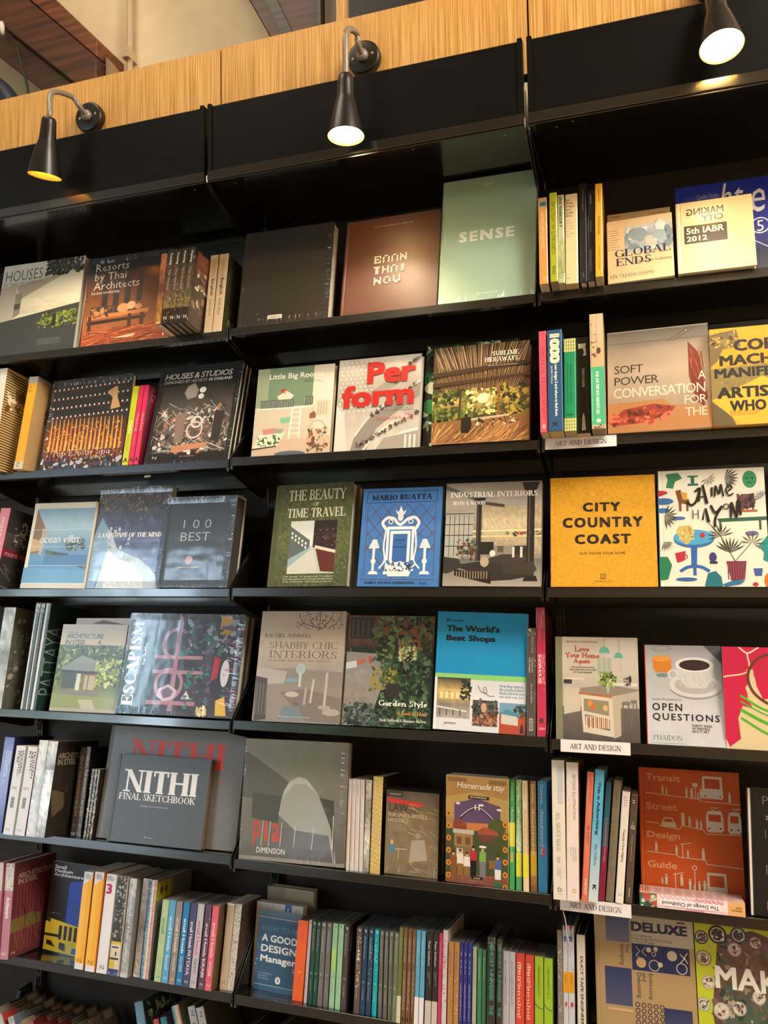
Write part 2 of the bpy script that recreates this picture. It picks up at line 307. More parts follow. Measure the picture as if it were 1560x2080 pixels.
curl(-.13,.03,.05,2.6,6.6,.005,.4); curl(-.02,.01,.06,.3,3.2,.004,.5); curl(.08,.04,.07,2.4,5.6,.005,.5); curl(.16,.03,.05,-.4,2.8,.004,.4); curl(.0,.07,.10,3.4,5.6,.0035); curl(-.08,.075,.04,0,4.2,.004,.3); curl(.12,.0,.04,3.2,6.0,.003)
b.build('painted_flourish',mat('#d8d8d4',.6),sg)
b=MB(); b.tube([(-.722,.53,4.7),(-.722,.53,3.9),(-.722,.53,3.2)],.012,10); b.box(-.738,-.708,.50,.56,3.72,3.76); tag(b.build('wall_pipe',mat('#c9b394',.6)),'painted pipe running down the cream wall beside the beam end','pipe')
b=MB(); b.prism([(-.735,3.66),(-.705,3.62),(-.700,3.3),(-.735,3.3)],.40,.44); b.lathe([(.006,0),(.006,.002)],8,Matrix.Translation((-.717,.4,3.49))@Matrix.Rotation(R(90),4,'X')); tag(b.build('pipe_bracket',mat('#9a8160',.6)),'small tan metal bracket at the end of the diagonal beam','bracket')
b=MB(); b.tube(spline([(-1.158,.34,3.82),(-1.10,.33,3.76),(-1.062,.33,3.65),(-1.03,.33,3.53),(-1.01,.3,3.35)],8),.0045,8); cb=tag(b.build('black_cable',mat('#15130f',.5),None,True),'thin black cable hanging from a white clip in front of the beams','cable')
b=MB(); b.tube([(-1.165,.335,3.85),(-1.16,.33,3.83),(-1.158,.335,3.80)],[.008,.011,.007],8); b.build('cable_clip',mat('#e4ded0',.5),cb,True)
b=MB(); b.tube(spline([(-1.6,.32,3.78),(-1.35,.32,3.70),(-1.2,.31,3.61),(-1.10,.31,3.51),(-1.04,.31,3.35)],5),.036,10); tag(b.build('dark_hose',mat('#1d2a36',.5),None,True),'dark blue padded sleeve at the left edge under the beams','hose')
b=MB(); b.prism([(-1.9,4.0),(-1.0,3.30),(-1.9,3.30)],.50,.55); tag(b.build('trim_1',mat('#e6e0d4',.8,0,'plaster')),kind='structure')
# book: bay,row,kind(F face out / S spine out), left x, front y, width, height, other dimension, lean back, side lean, turn (metres, radians)
POS={
'houses':(1,1,'F',-0.8897,0.0100,0.3303,0.3246,0.026,0.1669,0.0160,-0.0082),
'resorts':(1,1,'F',-0.5358,0.0106,0.3182,0.3046,0.014,0.1443,0.0023,0.0210),
'amberwrap':(1,1,'S',-0.1989,-0.0807,0.0175,0.2295,0.160,0.1880,-0.0218,-0.0000),
'fram1':(1,1,'S',-0.1793,-0.0797,0.0210,0.2384,0.170,0.1899,-0.0098,0.0000),
'fram2':(1,1,'S',-0.1574,-0.0782,0.0200,0.2395,0.170,0.1910,-0.0064,-0.0000),
'fram3':(1,1,'S',-0.1357,-0.0772,0.0200,0.2419,0.170,0.1914,-0.0060,-0.0000),
'fram4':(1,1,'S',-0.1159,-0.0757,0.0214,0.2419,0.170,0.1930,0.0073,-0.0000),
'bangkok1':(1,1,'S',-0.0886,0.0032,0.0284,0.2583,0.150,0.1895,-0.0048,0.0000),
'bangkok2':(1,1,'S',-0.0596,0.0025,0.0330,0.2577,0.150,0.1919,0.0013,-0.0000),
'blackframe':(1,1,'F',-0.2968,0.2000,0.2383,0.4132,0.020,0.0500,0.0034,0.0028),
'blackblank':(2,1,'F',0.0202,0.0090,0.2896,0.3071,0.040,0.1809,0.0144,-0.0073),
'thainow':(2,1,'F',0.3460,0.0071,0.2834,0.3002,0.030,0.2144,0.0060,-0.0180),
'sense':(2,1,'F',0.6314,0.0062,0.2629,0.3871,0.030,0.2330,0.0087,0.0024),
'sons':(3,1,'S',0.9119,-0.0425,0.0227,0.2494,0.160,0.1911,-0.0133,0.0000),
'corpo':(3,1,'S',0.9401,-0.0486,0.0193,0.2555,0.170,0.1917,-0.0070,0.0000),
'zine':(3,1,'S',0.9595,-0.0374,0.0161,0.2536,0.170,0.1918,-0.0050,0.0000),
'africa':(3,1,'S',0.9767,-0.0290,0.0312,0.2574,0.170,0.1920,0.0012,0.0000),
'blacktall':(3,1,'S',1.0117,-0.0284,0.0182,0.2846,0.190,0.1921,0.0047,-0.0000),
'navybk':(3,1,'S',1.0312,-0.0313,0.0172,0.2575,0.170,0.1922,0.0114,-0.0000),
'yellowbk':(3,1,'S',1.0508,-0.0473,0.0181,0.2624,0.190,0.1921,0.0131,-0.0000),
'globalends':(3,1,'F',1.0787,-0.0025,0.1596,0.1824,0.020,0.2450,-0.0102,-0.0382),
'globalback':(3,1,'F',1.0794,0.0260,0.1567,0.2225,0.015,0.2400,-0.0009,-0.0008),
'makingcity':(3,1,'F',1.2464,-0.0106,0.1770,0.2045,0.025,0.2676,0.0021,-0.0141),
'lightdesign':(3,1,'F',1.2494,0.0361,0.2593,0.2717,0.030,0.1880,0.0020,-0.0008),
'stripes':(1,2,'S',-0.8606,-0.0472,0.0427,0.3426,0.170,0.1866,-0.0204,0.0000),
'yellowspine':(1,2,'S',-0.7621,-0.0240,0.0355,0.3147,0.160,0.1952,0.0220,-0.0000),
'spa':(1,2,'F',-0.6908,0.0103,0.3135,0.3081,0.020,0.2048,0.0045,-0.0299),
'delhi':(1,2,'S',-0.3755,0.0016,0.0228,0.2602,0.120,0.2006,0.0220,-0.0000),
'hk1':(1,2,'S',-0.3509,-0.0001,0.0184,0.2599,0.120,0.2008,0.0240,-0.0000),
'hk2':(1,2,'S',-0.3314,-0.0008,0.0178,0.2590,0.120,0.1998,0.0219,-0.0000),
'studios':(1,2,'F',-0.3042,0.0109,0.2921,0.3317,0.016,0.3012,0.0059,-0.0188),
'littlebig':(2,2,'F',0.0622,0.0118,0.2450,0.2723,0.020,0.1839,0.0098,0.0025),
'perform':(2,2,'F',0.3234,0.0052,0.2467,0.2742,0.025,0.1902,0.0079,-0.0182),
'greenleaf':(2,2,'F',0.5725,0.0329,0.2632,0.3061,0.020,0.1952,0.0139,-0.0010),
'sublime':(2,2,'F',0.6079,0.0001,0.2627,0.2802,0.030,0.1800,0.0068,-0.0055),
'handmade':(3,2,'S',0.9055,-0.0515,0.0195,0.2763,0.170,0.1913,-0.0148,0.0000),
'thousand':(3,2,'S',0.9260,-0.0572,0.0369,0.2743,0.170,0.1922,-0.0074,-0.0000),
'plaid':(3,2,'S',0.9643,-0.0484,0.0297,0.2510,0.170,0.1917,0.0015,0.0000),
'formica':(3,2,'S',0.9935,-0.0270,0.0333,0.2614,0.170,0.1922,0.0010,-0.0000),
'madness':(3,2,'S',1.0315,-0.0558,0.0331,0.3078,0.200,0.1919,-0.0030,-0.0000),
'softpower':(3,2,'F',1.0682,-0.0054,0.2437,0.2838,0.020,0.2616,-0.0014,-0.0385),
'copymachine':(3,2,'F',1.3123,-0.0181,0.2070,0.2494,0.020,0.1736,0.0054,-0.0038),
'more':(1,3,'S',-0.8924,-0.0060,0.0414,0.2657,0.130,0.2150,0.0462,-0.0000),
'ocean':(1,3,'F',-0.7556,0.0003,0.2397,0.2817,0.012,0.2356,0.0086,0.0039),
'landscape':(1,3,'F',-0.5135,0.0106,0.2644,0.3278,0.030,0.2400,0.0064,0.0045),
'best100':(1,3,'F',-0.2478,-0.0027,0.2388,0.2819,0.045,0.2426,0.0027,-0.0167),
'beauty':(2,3,'F',0.1129,0.0025,0.2450,0.3081,0.035,0.2694,-0.0106,-0.0046),
'buatta':(2,3,'F',0.3880,-0.0023,0.2321,0.2809,0.025,0.2392,0.0083,-0.0027),
'industrial':(2,3,'F',0.6312,-0.0022,0.2594,0.2843,0.025,0.2225,0.0102,-0.0070),
'city':(3,3,'F',0.9155,-0.0057,0.2599,0.2870,0.030,0.1979,0.0033,0.0103),
'jaime':(3,3,'F',1.1794,-0.0035,0.2455,0.2936,0.025,0.1999,0.0050,-0.0285),
'sketchwrap':(1,4,'S',-0.8682,-0.0049,0.0466,0.3226,0.150,0.1944,0.0004,-0.0000),
'thin1':(1,4,'S',-0.7530,0.0031,0.0184,0.3387,0.170,0.1959,0.0103,-0.0000),
'thin2':(1,4,'S',-0.7348,0.0046,0.0164,0.3389,0.170,0.1952,0.0097,-0.0000),
'pattaya':(1,4,'S',-0.7184,0.0060,0.0203,0.3384,0.170,0.1958,0.0138,-0.0000),
'steel4':(1,4,'F',-0.6533,0.0154,0.2406,0.2726,0.012,0.2465,0.0040,0.0333),
'steel4back':(1,4,'F',-0.6230,0.0390,0.2099,0.2960,0.012,0.2400,-0.0071,0.0011),
'escapism':(1,4,'F',-0.4023,0.0085,0.3960,0.3077,0.030,0.2767,0.0082,0.0454),
'shabby':(2,4,'F',0.0592,0.0083,0.2669,0.3167,0.025,0.2579,-0.0047,0.0063),
'garden':(2,4,'F',0.3325,0.0153,0.2515,0.3064,0.025,0.2589,0.0070,0.0304),
'shops':(2,4,'F',0.5932,0.0143,0.2450,0.3139,0.025,0.2012,0.0241,0.0296),
'coffee':(2,4,'S',0.8425,0.0134,0.0227,0.2767,0.160,0.1912,0.0005,0.0000),
'singapore':(2,4,'S',0.8685,0.0176,0.0232,0.3318,0.175,0.1926,-0.0083,0.0000),
'love':(3,4,'F',0.9171,0.0149,0.2049,0.2581,0.020,0.1727,0.0030,0.0233),
'open':(3,4,'F',1.1379,0.0125,0.1791,0.2420,0.020,0.2359,-0.0018,-0.0030),
'pinkgreen':(3,4,'F',1.3169,0.0104,0.1852,0.2399,0.020,0.1128,0.0012,-0.0150),
'navyleft':(1,5,'S',-0.8237,-0.0395,0.0409,0.2859,0.180,0.1900,-0.0000,-0.0000),
'modern2':(1,5,'S',-0.7586,-0.0610,0.0369,0.2622,0.160,0.2026,0.0079,-0.0000),
'modern1':(1,5,'S',-0.7206,-0.0557,0.0393,0.2613,0.160,0.2040,0.0117,-0.0000),
'wrapw1':(1,5,'S',-0.6786,-0.0528,0.0321,0.2826,0.170,0.2020,0.0035,-0.0000),
'wrapw2':(1,5,'S',-0.6459,-0.0514,0.0343,0.2812,0.200,0.1998,0.0132,-0.0000),
'guide1':(1,5,'S',-0.5817,0.0286,0.0186,0.2660,0.140,0.1921,-0.0026,0.0000),
'guide2':(1,5,'S',-0.5636,0.0307,0.0188,0.2673,0.140,0.1922,-0.0022,0.0000),
'tex1':(1,5,'S',-0.5305,0.0240,0.0091,0.2021,0.120,0.1960,0.0140,-0.0000),
'tex2':(1,5,'S',-0.5192,0.0234,0.0091,0.2029,0.120,0.1960,0.0138,-0.0000),
'tex3':(1,5,'S',-0.5079,0.0229,0.0091,0.2037,0.120,0.1960,0.0137,-0.0000),
'nithibig':(1,5,'F',-0.4932,0.0356,0.4760,0.3351,0.030,0.2491,0.0029,0.0196),
'nithi':(1,5,'F',-0.4332,0.0071,0.3209,0.2527,0.022,0.2615,0.0053,0.0275),
'pla':(2,5,'F',0.0103,0.0149,0.3233,0.3314,0.030,0.1884,-0.0098,0.0162),
'white1':(2,5,'S',0.3358,0.0204,0.0098,0.2381,0.170,0.1900,-0.0141,0.0000),
'white2':(2,5,'S',0.3476,0.0201,0.0114,0.2389,0.170,0.1891,-0.0204,0.0000),
'white3':(2,5,'S',0.3599,0.0214,0.0122,0.2386,0.170,0.1887,-0.0224,0.0000),
'white4':(2,5,'S',0.3739,0.0218,0.0115,0.2388,0.170,0.1881,-0.0267,0.0000),
'silver':(2,5,'S',0.3872,0.0215,0.0162,0.2393,0.170,0.1911,-0.0102,0.0000),
'goldpat':(2,5,'S',0.4069,0.0176,0.0296,0.2501,0.190,0.1924,-0.0033,0.0000),
'law':(2,5,'F',0.4467,0.0240,0.1483,0.2167,0.050,0.1270,0.0156,0.0268),
'homemade':(2,5,'F',0.6203,0.0113,0.1651,0.2716,0.020,0.0639,0.0139,0.0132),
'hgreen':(2,5,'S',0.7880,0.0131,0.0142,0.2687,0.160,0.1919,0.0008,0.0000),
'hlight':(2,5,'S',0.8068,0.0106,0.0136,0.2694,0.160,0.1917,-0.0056,0.0000),
'hcream':(2,5,'S',0.8256,0.0033,0.0141,0.2685,0.160,0.1911,-0.0149,0.0000),
'hgold':(2,5,'S',0.8441,0.0097,0.0152,0.2681,0.160,0.1913,-0.0120,0.0000),
'hblue':(2,5,'S',0.8623,0.0113,0.0236,0.2688,0.160,0.1921,-0.0065,0.0000),
'mags':(3,5,'S',0.9055,-0.0404,0.0315,0.3284,0.220,0.1913,-0.0088,0.0000),
'beyond':(3,5,'S',0.9379,-0.0383,0.0303,0.3251,0.200,0.1924,0.0040,-0.0000),
'makeart':(3,5,'S',0.9710,-0.0257,0.0166,0.3038,0.190,0.1922,0.0641,-0.0000),
'advert':(3,5,'S',0.9883,-0.0278,0.0223,0.3104,0.190,0.1921,0.0702,-0.0000),
'comput':(3,5,'S',1.0114,-0.0019,0.0139,0.2806,0.180,0.1920,0.0822,-0.0000),
'taupe':(3,5,'S',1.0276,-0.0015,0.0189,0.2870,0.180,0.1920,0.0911,0.0000),
'eighty':(3,5,'S',1.0506,-0.0056,0.0190,0.2612,0.170,0.1920,0.0890,0.0000),
'dark02':(3,5,'S',1.0731,0.0082,0.0166,0.2526,0.170,0.1920,0.0847,0.0000),
'transit':(3,5,'F',1.1111,0.1091,0.2456,0.3132,0.020,0.1894,0.0109,0.0406),
'palette':(3,5,'F',1.3582,0.0171,0.1775,0.2881,0.030,0.1061,0.0195,0.0109),
'pinksliver':(1,6,'S',-0.8278,-0.0464,0.0378,0.2764,0.170,0.1605,-0.0687,0.0000),
'steelred':(1,6,'S',-0.7882,-0.0397,0.0333,0.2765,0.190,0.1645,-0.0637,0.0000),
'smallmed':(1,6,'F',-0.7253,0.0746,0.1814,0.2715,0.012,0.1646,0.0067,-0.0208),
'yel1':(1,6,'S',-0.5330,-0.0139,0.0329,0.2724,0.170,0.1909,-0.0108,0.0000),
'yel2':(1,6,'S',-0.4920,-0.0171,0.0342,0.2766,0.170,0.1909,-0.0092,0.0000),
'white3n':(1,6,'S',-0.4531,-0.0154,0.0368,0.2744,0.170,0.1934,0.0001,0.0000),
'blackyel':(1,6,'S',-0.4059,-0.0203,0.0333,0.2738,0.170,0.1929,-0.0044,0.0000),
'greysil':(1,6,'S',-0.3663,-0.0172,0.0248,0.2705,0.170,0.1924,-0.0035,0.0000),
'brownsil':(1,6,'S',-0.3337,0.0000,0.0221,0.2701,0.170,0.1945,0.0036,0.0000),
'rainbow':(1,6,'S',-0.3063,-0.0032,0.0264,0.2701,0.200,0.1921,-0.0024,0.0000),
'hotgreen':(1,6,'S',-0.2565,-0.0079,0.0226,0.2204,0.140,0.1973,0.0139,-0.0000),
'hotblue':(1,6,'S',-0.2323,-0.0076,0.0215,0.2216,0.140,0.1969,0.0125,-0.0000),
'hotbrown':(1,6,'S',-0.2069,-0.0095,0.0204,0.2217,0.140,0.1958,0.0096,-0.0000),
'hotteal':(1,6,'S',-0.1847,-0.0072,0.0205,0.2215,0.140,0.1966,0.0141,-0.0000),
'hotnavy':(1,6,'S',-0.1604,-0.0097,0.0210,0.2216,0.140,0.1969,0.0174,-0.0000),
'hotgrey':(1,6,'S',-0.1373,-0.0097,0.0215,0.2223,0.140,0.1980,0.0206,-0.0000),
'hotpurple':(1,6,'S',-0.1108,-0.0087,0.0196,0.2220,0.140,0.1969,0.0161,-0.0000),
'hotpink':(1,6,'S',-0.0877,-0.0106,0.0208,0.2229,0.140,0.1977,0.0198,-0.0000),
'beige':(1,6,'S',-0.0558,0.0159,0.0237,0.2286,0.130,0.1956,0.0194,0.0000),
'floral':(1,6,'S',-0.0320,0.0169,0.0221,0.2289,0.130,0.1970,0.0279,0.0000),
'brownback':(2,6,'F',0.0068,0.1700,0.1555,0.2582,0.030,0.1200,0.0064,-0.0049),
'comicblue':(2,6,'F',0.0081,0.0886,0.1511,0.2270,0.030,0.1887,-0.0000,0.0016),
'howtobe':(2,6,'F',0.0267,0.0636,0.1413,0.2116,0.015,0.1935,0.0083,-0.0331),
'orange6':(2,6,'S',0.1679,0.0252,0.0307,0.2066,0.150,0.1965,0.0223,-0.0000),
't_pink':(2,6,'S',0.2034,0.0245,0.0092,0.2112,0.150,0.1941,0.0121,-0.0000),
't_dg1':(2,6,'S',0.2165,0.0224,0.0126,0.2121,0.150,0.1931,0.0063,0.0000),
't_dg2':(2,6,'S',0.2304,0.0229,0.0123,0.2117,0.150,0.1932,0.0067,0.0000),
't_g1':(2,6,'S',0.2448,0.0221,0.0143,0.2118,0.150,0.1931,0.0060,0.0000),
't_g2':(2,6,'S',0.2618,0.0221,0.0145,0.2120,0.150,0.1929,0.0049,0.0000),
't_m1':(2,6,'S',0.2804,0.0198,0.0150,0.2128,0.150,0.1927,0.0034,0.0000),
't_m2':(2,6,'S',0.2990,0.0175,0.0153,0.2137,0.150,0.1924,0.0013,0.0000),
't_db':(2,6,'S',0.3164,0.0168,0.0156,0.2123,0.160,0.1927,0.0028,0.0000),
't_b1':(2,6,'S',0.3545,0.0149,0.0169,0.2124,0.150,0.1924,-0.0020,0.0000),
't_n1':(2,6,'S',0.3729,0.0149,0.0138,0.2127,0.150,0.1927,0.0038,0.0000),
't_n2':(2,6,'S',0.3895,0.0141,0.0143,0.2134,0.150,0.1925,0.0026,0.0000),
't_cy':(2,6,'S',0.4071,0.0144,0.0135,0.2135,0.150,0.1921,-0.0025,0.0000),
't_g3':(2,6,'S',0.4251,0.0117,0.0116,0.2131,0.150,0.1910,-0.0094,0.0000),
't_g4':(2,6,'S',0.4402,0.0083,0.0116,0.2142,0.150,0.1906,-0.0115,0.0000),
't_gg1':(2,6,'S',0.4553,0.0054,0.0135,0.2153,0.150,0.1902,-0.0151,0.0000),
't_gg2':(2,6,'S',0.4692,-0.0030,0.0122,0.2171,0.150,0.1920,-0.0000,0.0000),
't_ol':(2,6,'S',0.4820,-0.0030,0.0111,0.2309,0.150,0.1920,-0.0000,0.0000),
't_br1':(2,6,'S',0.4947,-0.0030,0.0111,0.2311,0.150,0.1920,-0.0000,0.0000),
't_br2':(2,6,'S',0.5073,-0.0030,0.0110,0.2307,0.150,0.1920,-0.0000,0.0000),
't_br3':(2,6,'S',0.5198,-0.0030,0.0096,0.2305,0.150,0.1920,-0.0000,0.0000),
't_lb1':(2,6,'S',0.5306,-0.0030,0.0113,0.2303,0.150,0.1920,-0.0000,0.0000),
't_lb2':(2,6,'S',0.5434,-0.0030,0.0123,0.2296,0.150,0.1920,-0.0000,0.0000),
't_sm1':(2,6,'S',0.5594,-0.0030,0.0167,0.2302,0.160,0.1920,-0.0000,0.0000),
't_sm2':(2,6,'S',0.5778,-0.0030,0.0146,0.2307,0.160,0.1920,-0.0000,0.0000),
't_pr':(2,6,'S',0.5935,-0.0030,0.0087,0.2298,0.150,0.1920,-0.0000,0.0000),
't_wr':(2,6,'S',0.6038,-0.0030,0.0124,0.2390,0.200,0.1920,-0.0000,0.0000),
't_k1':(2,6,'S',0.6192,-0.0030,0.0144,0.2124,0.140,0.1920,-0.0000,0.0000),
't_k2':(2,6,'S',0.6351,-0.0030,0.0136,0.2128,0.140,0.1920,-0.0000,0.0000),
't_bl1':(2,6,'S',0.6499,-0.0030,0.0095,0.2137,0.140,0.1920,-0.0000,0.0000),
't_bl2':(2,6,'S',0.6609,-0.0030,0.0098,0.2141,0.140,0.1920,-0.0000,0.0000),
't_bl3':(2,6,'S',0.6722,-0.0030,0.0102,0.2140,0.140,0.1920,-0.0000,0.0000),
't_gw':(2,6,'S',0.6846,-0.0030,0.0104,0.2079,0.130,0.1920,-0.0000,0.0000),
't_ge1':(2,6,'S',0.6976,-0.0030,0.0111,0.2050,0.130,0.1920,-0.0000,0.0000),
't_ge2':(2,6,'S',0.7104,-0.0030,0.0110,0.2050,0.130,0.1920,-0.0000,0.0000),
't_gh1':(2,6,'S',0.7253,-0.0120,0.0205,0.2385,0.170,0.1920,-0.0000,0.0000),
't_gh2':(2,6,'S',0.7501,-0.0120,0.0135,0.2365,0.170,0.1920,-0.0000,0.0000),
't_p1':(2,6,'S',0.7641,-0.0030,0.0161,0.2083,0.130,0.1920,-0.0000,0.0000),
't_p2':(2,6,'S',0.7807,-0.0030,0.0153,0.2080,0.130,0.1920,-0.0000,0.0000),
't_r1':(2,6,'S',0.7979,-0.0030,0.0217,0.2076,0.130,0.1920,-0.0000,0.0000),
't_r2':(2,6,'S',0.8219,-0.0030,0.0212,0.2067,0.130,0.1920,-0.0000,0.0000),
't_l1':(2,6,'S',0.8454,-0.0030,0.0217,0.2061,0.130,0.1920,-0.0000,0.0000),
't_l2':(2,6,'S',0.8690,-0.0030,0.0215,0.2046,0.130,0.1920,-0.0000,0.0000),
'wrapgrey':(3,6,'S',0.9045,-0.0100,0.0125,0.2768,0.200,0.1920,-0.0055,0.0000),
'star1':(3,6,'S',0.9177,-0.0100,0.0118,0.2895,0.200,0.1920,-0.0021,0.0000),
'star2':(3,6,'S',0.9296,-0.0100,0.0158,0.2909,0.200,0.1920,-0.0013,0.0000),
'duct':(3,6,'S',0.9518,-0.0100,0.0214,0.2721,0.190,0.1920,-0.0015,0.0000),
'deluxe':(3,6,'F',0.9971,0.0120,0.2376,0.3244,0.030,0.2184,-0.0115,0.0081),
'maker':(3,6,'F',1.2365,0.0120,0.2641,0.3264,0.030,0.2184,-0.0095,0.0068),
'lw1':(1,7,'S',-0.7885,-0.0000,0.0155,0.2114,0.200,0.1920,-0.4887,-0.0000),
'lw2':(1,7,'S',-0.7664,0.0000,0.0154,0.2000,0.200,0.1920,-0.4887,-0.0000),
'lw3':(1,7,'S',-0.7296,-0.0000,0.0218,0.1970,0.200,0.1920,-0.4887,-0.0000),
'lw4':(1,7,'S',-0.7005,-0.0000,0.0200,0.1857,0.200,0.1920,-0.4887,-0.0000),
'lw5':(1,7,'S',-0.6425,0.0000,0.0120,0.1976,0.200,0.1920,-0.4887,-0.0000),
'lw6':(1,7,'S',-0.6013,0.0000,0.0119,0.1967,0.200,0.1920,-0.4887,-0.0000),
'lw7':(1,7,'S',-0.5510,-0.0000,0.0149,0.2011,0.200,0.1920,-0.4887,-0.0000),
'lw8':(1,7,'S',-0.4945,-0.0000,0.0182,0.2039,0.200,0.1919,-0.4712,-0.0000),
'lwA':(1,7,'S',-0.2751,-0.0000,0.0289,0.2958,0.200,0.1917,-0.3141,-0.0000),
'lwB':(1,7,'S',-0.2157,0.0000,0.0177,0.2586,0.140,0.1919,-0.3141,-0.0000),
'lwC':(1,7,'S',-0.1901,-0.0000,0.0209,0.2674,0.140,0.1918,-0.3141,-0.0000),
'lwD':(1,7,'S',-0.1222,0.0000,0.0247,0.3114,0.200,0.1917,-0.3839,-0.0000),
'lwE':(1,7,'S',-0.0766,0.0000,0.0239,0.3141,0.200,0.1918,-0.3490,-0.0000),
'lwF':(1,7,'S',-0.0480,-0.0000,0.0249,0.3155,0.200,0.1917,-0.3490,-0.0000),
'lwH':(2,7,'S',0.0962,0.0000,0.0244,0.2854,0.200,0.1918,-0.3000,-0.0000),
'lwI':(2,7,'S',0.1926,0.0000,0.0300,0.2980,0.200,0.1916,-0.3000,-0.0000),
'studios2':(1,2,'F',-0.3022,0.0299,0.2921,0.3317,0.016,0.3012,0.0059,-0.0188),
'studios3':(1,2,'F',-0.3002,0.0489,0.2921,0.3317,0.016,0.3012,0.0059,-0.0188),
'beauty2':(2,3,'F',0.1169,0.0395,0.2450,0.3081,0.035,0.2694,-0.0106,-0.0046),
'law2':(2,5,'F',0.4497,0.0760,0.1483,0.2167,0.050,0.1270,0.0156,0.0268),
'escapism2':(1,4,'F',-0.4023,0.0405,0.3980,0.3057,0.030,0.2767,0.0082,0.0454),
'best2':(1,3,'F',-0.2438,0.0443,0.2268,0.2939,0.030,0.2426,0.0027,-0.0167),
'homemade2':(2,5,'F',0.6243,0.0353,0.1541,0.2736,0.020,0.0639,0.0139,0.0132)}
# ---------------------------------------------------------------- lettering
HAND={}
TXT=[]      # lettering requested by the art lists, built in one pass
def glyphs():
    # stroke alphabet for the seriffed titles; unit = cap height 10. T thick, t thin line; A arc; S serif foot centred at x,y
    G={}
    def g(ch,w,s): G[ch]=(w,[p.split(',') for p in s.split()])
    g('A',9,'t,0.8,0,4.2,10 T,4.2,10,7.6,0 t,2,3.6,6.4,3.6 S,0.8,0 S,7.6,0')
    g('B',7.6,'T,1.6,0,1.6,10 A,3.6,7.5,3.1,2.5,-90,90 A,3.8,2.6,3.5,2.6,-90,90 t,1.6,10,3.6,10 t,1.6,5,3.8,5 t,1.6,0,3.8,0 S,1.6,0 S,1.6,10')
    g('C',8.6,'A,4.8,5,4.2,5,50,310 V,7.6,7.2,9.2 V,7.6,.6,2.4')
    g('D',9,'T,1.6,0,1.6,10 A,3.2,5,5,5,-90,90 t,1.6,10,3.2,10 t,1.6,0,3.2,0 S,1.6,0 S,1.6,10')
    g('E',7.6,'T,1.6,0,1.6,10 t,1.6,10,6.6,10 t,1.6,5.1,5,5.1 t,1.6,0,6.8,0 V,6.6,7.6,10 V,5,4,6.2 V,6.8,0,2.6 S,1.6,0 S,1.6,10')
    g('F',7,'T,1.6,0,1.6,10 t,1.6,10,6.4,10 t,1.6,5.1,5,5.1 V,6.4,7.6,10 V,5,4,6.2 S,1.6,0 S,1.6,10')
    g('G',9.2,'A,4.8,5,4.2,5,50,340 T,8,0.6,8,4.4 S,8,4.4 V,7.6,7.2,9.4')
    g('H',9.6,'T,1.8,0,1.8,10 T,7.8,0,7.8,10 t,1.8,5.1,7.8,5.1 S,1.8,0 S,1.8,10 S,7.8,0 S,7.8,10')
    g('I',4,'T,2,0,2,10 S,2,0 S,2,10')
    g('J',5.5,'T,3.8,2.4,3.8,10 A,2,2.4,1.8,2.4,-170,0 S,3.8,10')
    g('K',8.8,'T,1.6,0,1.6,10 t,1.6,4.4,7,10 T,3.6,6,7.4,0 S,1.6,0 S,1.6,10 S,7.6,0 S,7,10')
    g('L',7.2,'T,1.6,0,1.6,10 t,1.6,0,6.6,0 V,6.6,0,2.8 S,1.6,0 S,1.6,10')
    g('M',11,'t,1.6,0,1.9,10 T,1.9,10,5.5,1 t,5.5,1,9.1,10 T,9.3,0,9.1,10 S,1.6,0 S,1.6,10 S,9.3,0 S,9.3,10')
    g('N',9.4,'t,1.6,0,1.6,10 T,1.6,10,7.9,0 t,7.9,0,7.9,10 S,1.6,0 S,1.2,10 S,7.9,10')
    g('O',9.6,'A,4.8,5,4.3,5,0,360')
    g('P',7.4,'T,1.6,0,1.6,10 A,3.4,7.3,3.3,2.7,-90,90 t,1.6,10,3.4,10 t,1.6,4.6,3.4,4.6 S,1.6,0 S,1.6,10')
    g('Q',9.6,'A,4.8,5,4.3,5,0,360 T,5,1.4,8.4,-1.6')
    g('R',8.4,'T,1.6,0,1.6,10 A,3.4,7.4,3.2,2.6,-90,90 t,1.6,10,3.4,10 t,1.6,4.8,3.4,4.8 T,4,4.8,7.2,0 S,1.6,0 S,1.6,10 S,7.4,0')
    g('S',6.6,'A,3.3,7.5,2.5,2.5,30,240 T,2,5.9,4.8,4 A,3.3,2.5,2.6,2.5,-150,40 V,5.6,7.4,9.2 V,.9,.8,2.8')
    g('T',8,'T,4,0,4,10 t,.8,10,7.2,10 V,.8,7.6,10 V,7.2,7.6,10 S,4,0')
    g('U',9,'T,1.8,3.4,1.8,10 t,7.4,3.4,7.4,10 A,4.6,3.4,2.8,3.4,180,360 S,1.8,10 S,7.4,10')
    g('V',8.6,'T,.9,10,4.4,0 t,4.4,0,7.8,10 S,.9,10 S,7.8,10')
    g('W',12,'T,.9,10,3.8,0 t,3.8,0,6,8 T,6,9,8.6,0 t,8.6,0,11,10 S,.9,10 S,11,10')
    g('X',8.6,'T,1,10,7.4,0 t,1,0,7.2,10 S,1,10 S,7.4,0 S,1,0 S,7.2,10')
    g('Y',8.4,'T,.9,10,4.2,4.6 t,4.2,4.6,7.4,10 T,4.2,0,4.2,4.8 S,.9,10 S,7.4,10 S,4.2,0')
    g('Z',7.6,'t,1,10,6.8,10 T,6.8,10,1,0 t,1,0,6.8,0 V,1,7.6,10 V,6.8,0,2.6')
    g('&',9,'A,3.8,7.8,1.9,2.2,0,360 A,3.6,2.8,2.8,2.8,40,340 T,3,5.8,8,0 t,6,2,7.8,4.6')
    g(' ',3.6,''); g('.',3,'T,1.5,0,1.5,1'); g("'",2.4,'T,1.2,8,1.2,10'); g(',',3,'T,1.5,-1,1.5,1'); g('-',4,'t,.6,4,3.4,4')
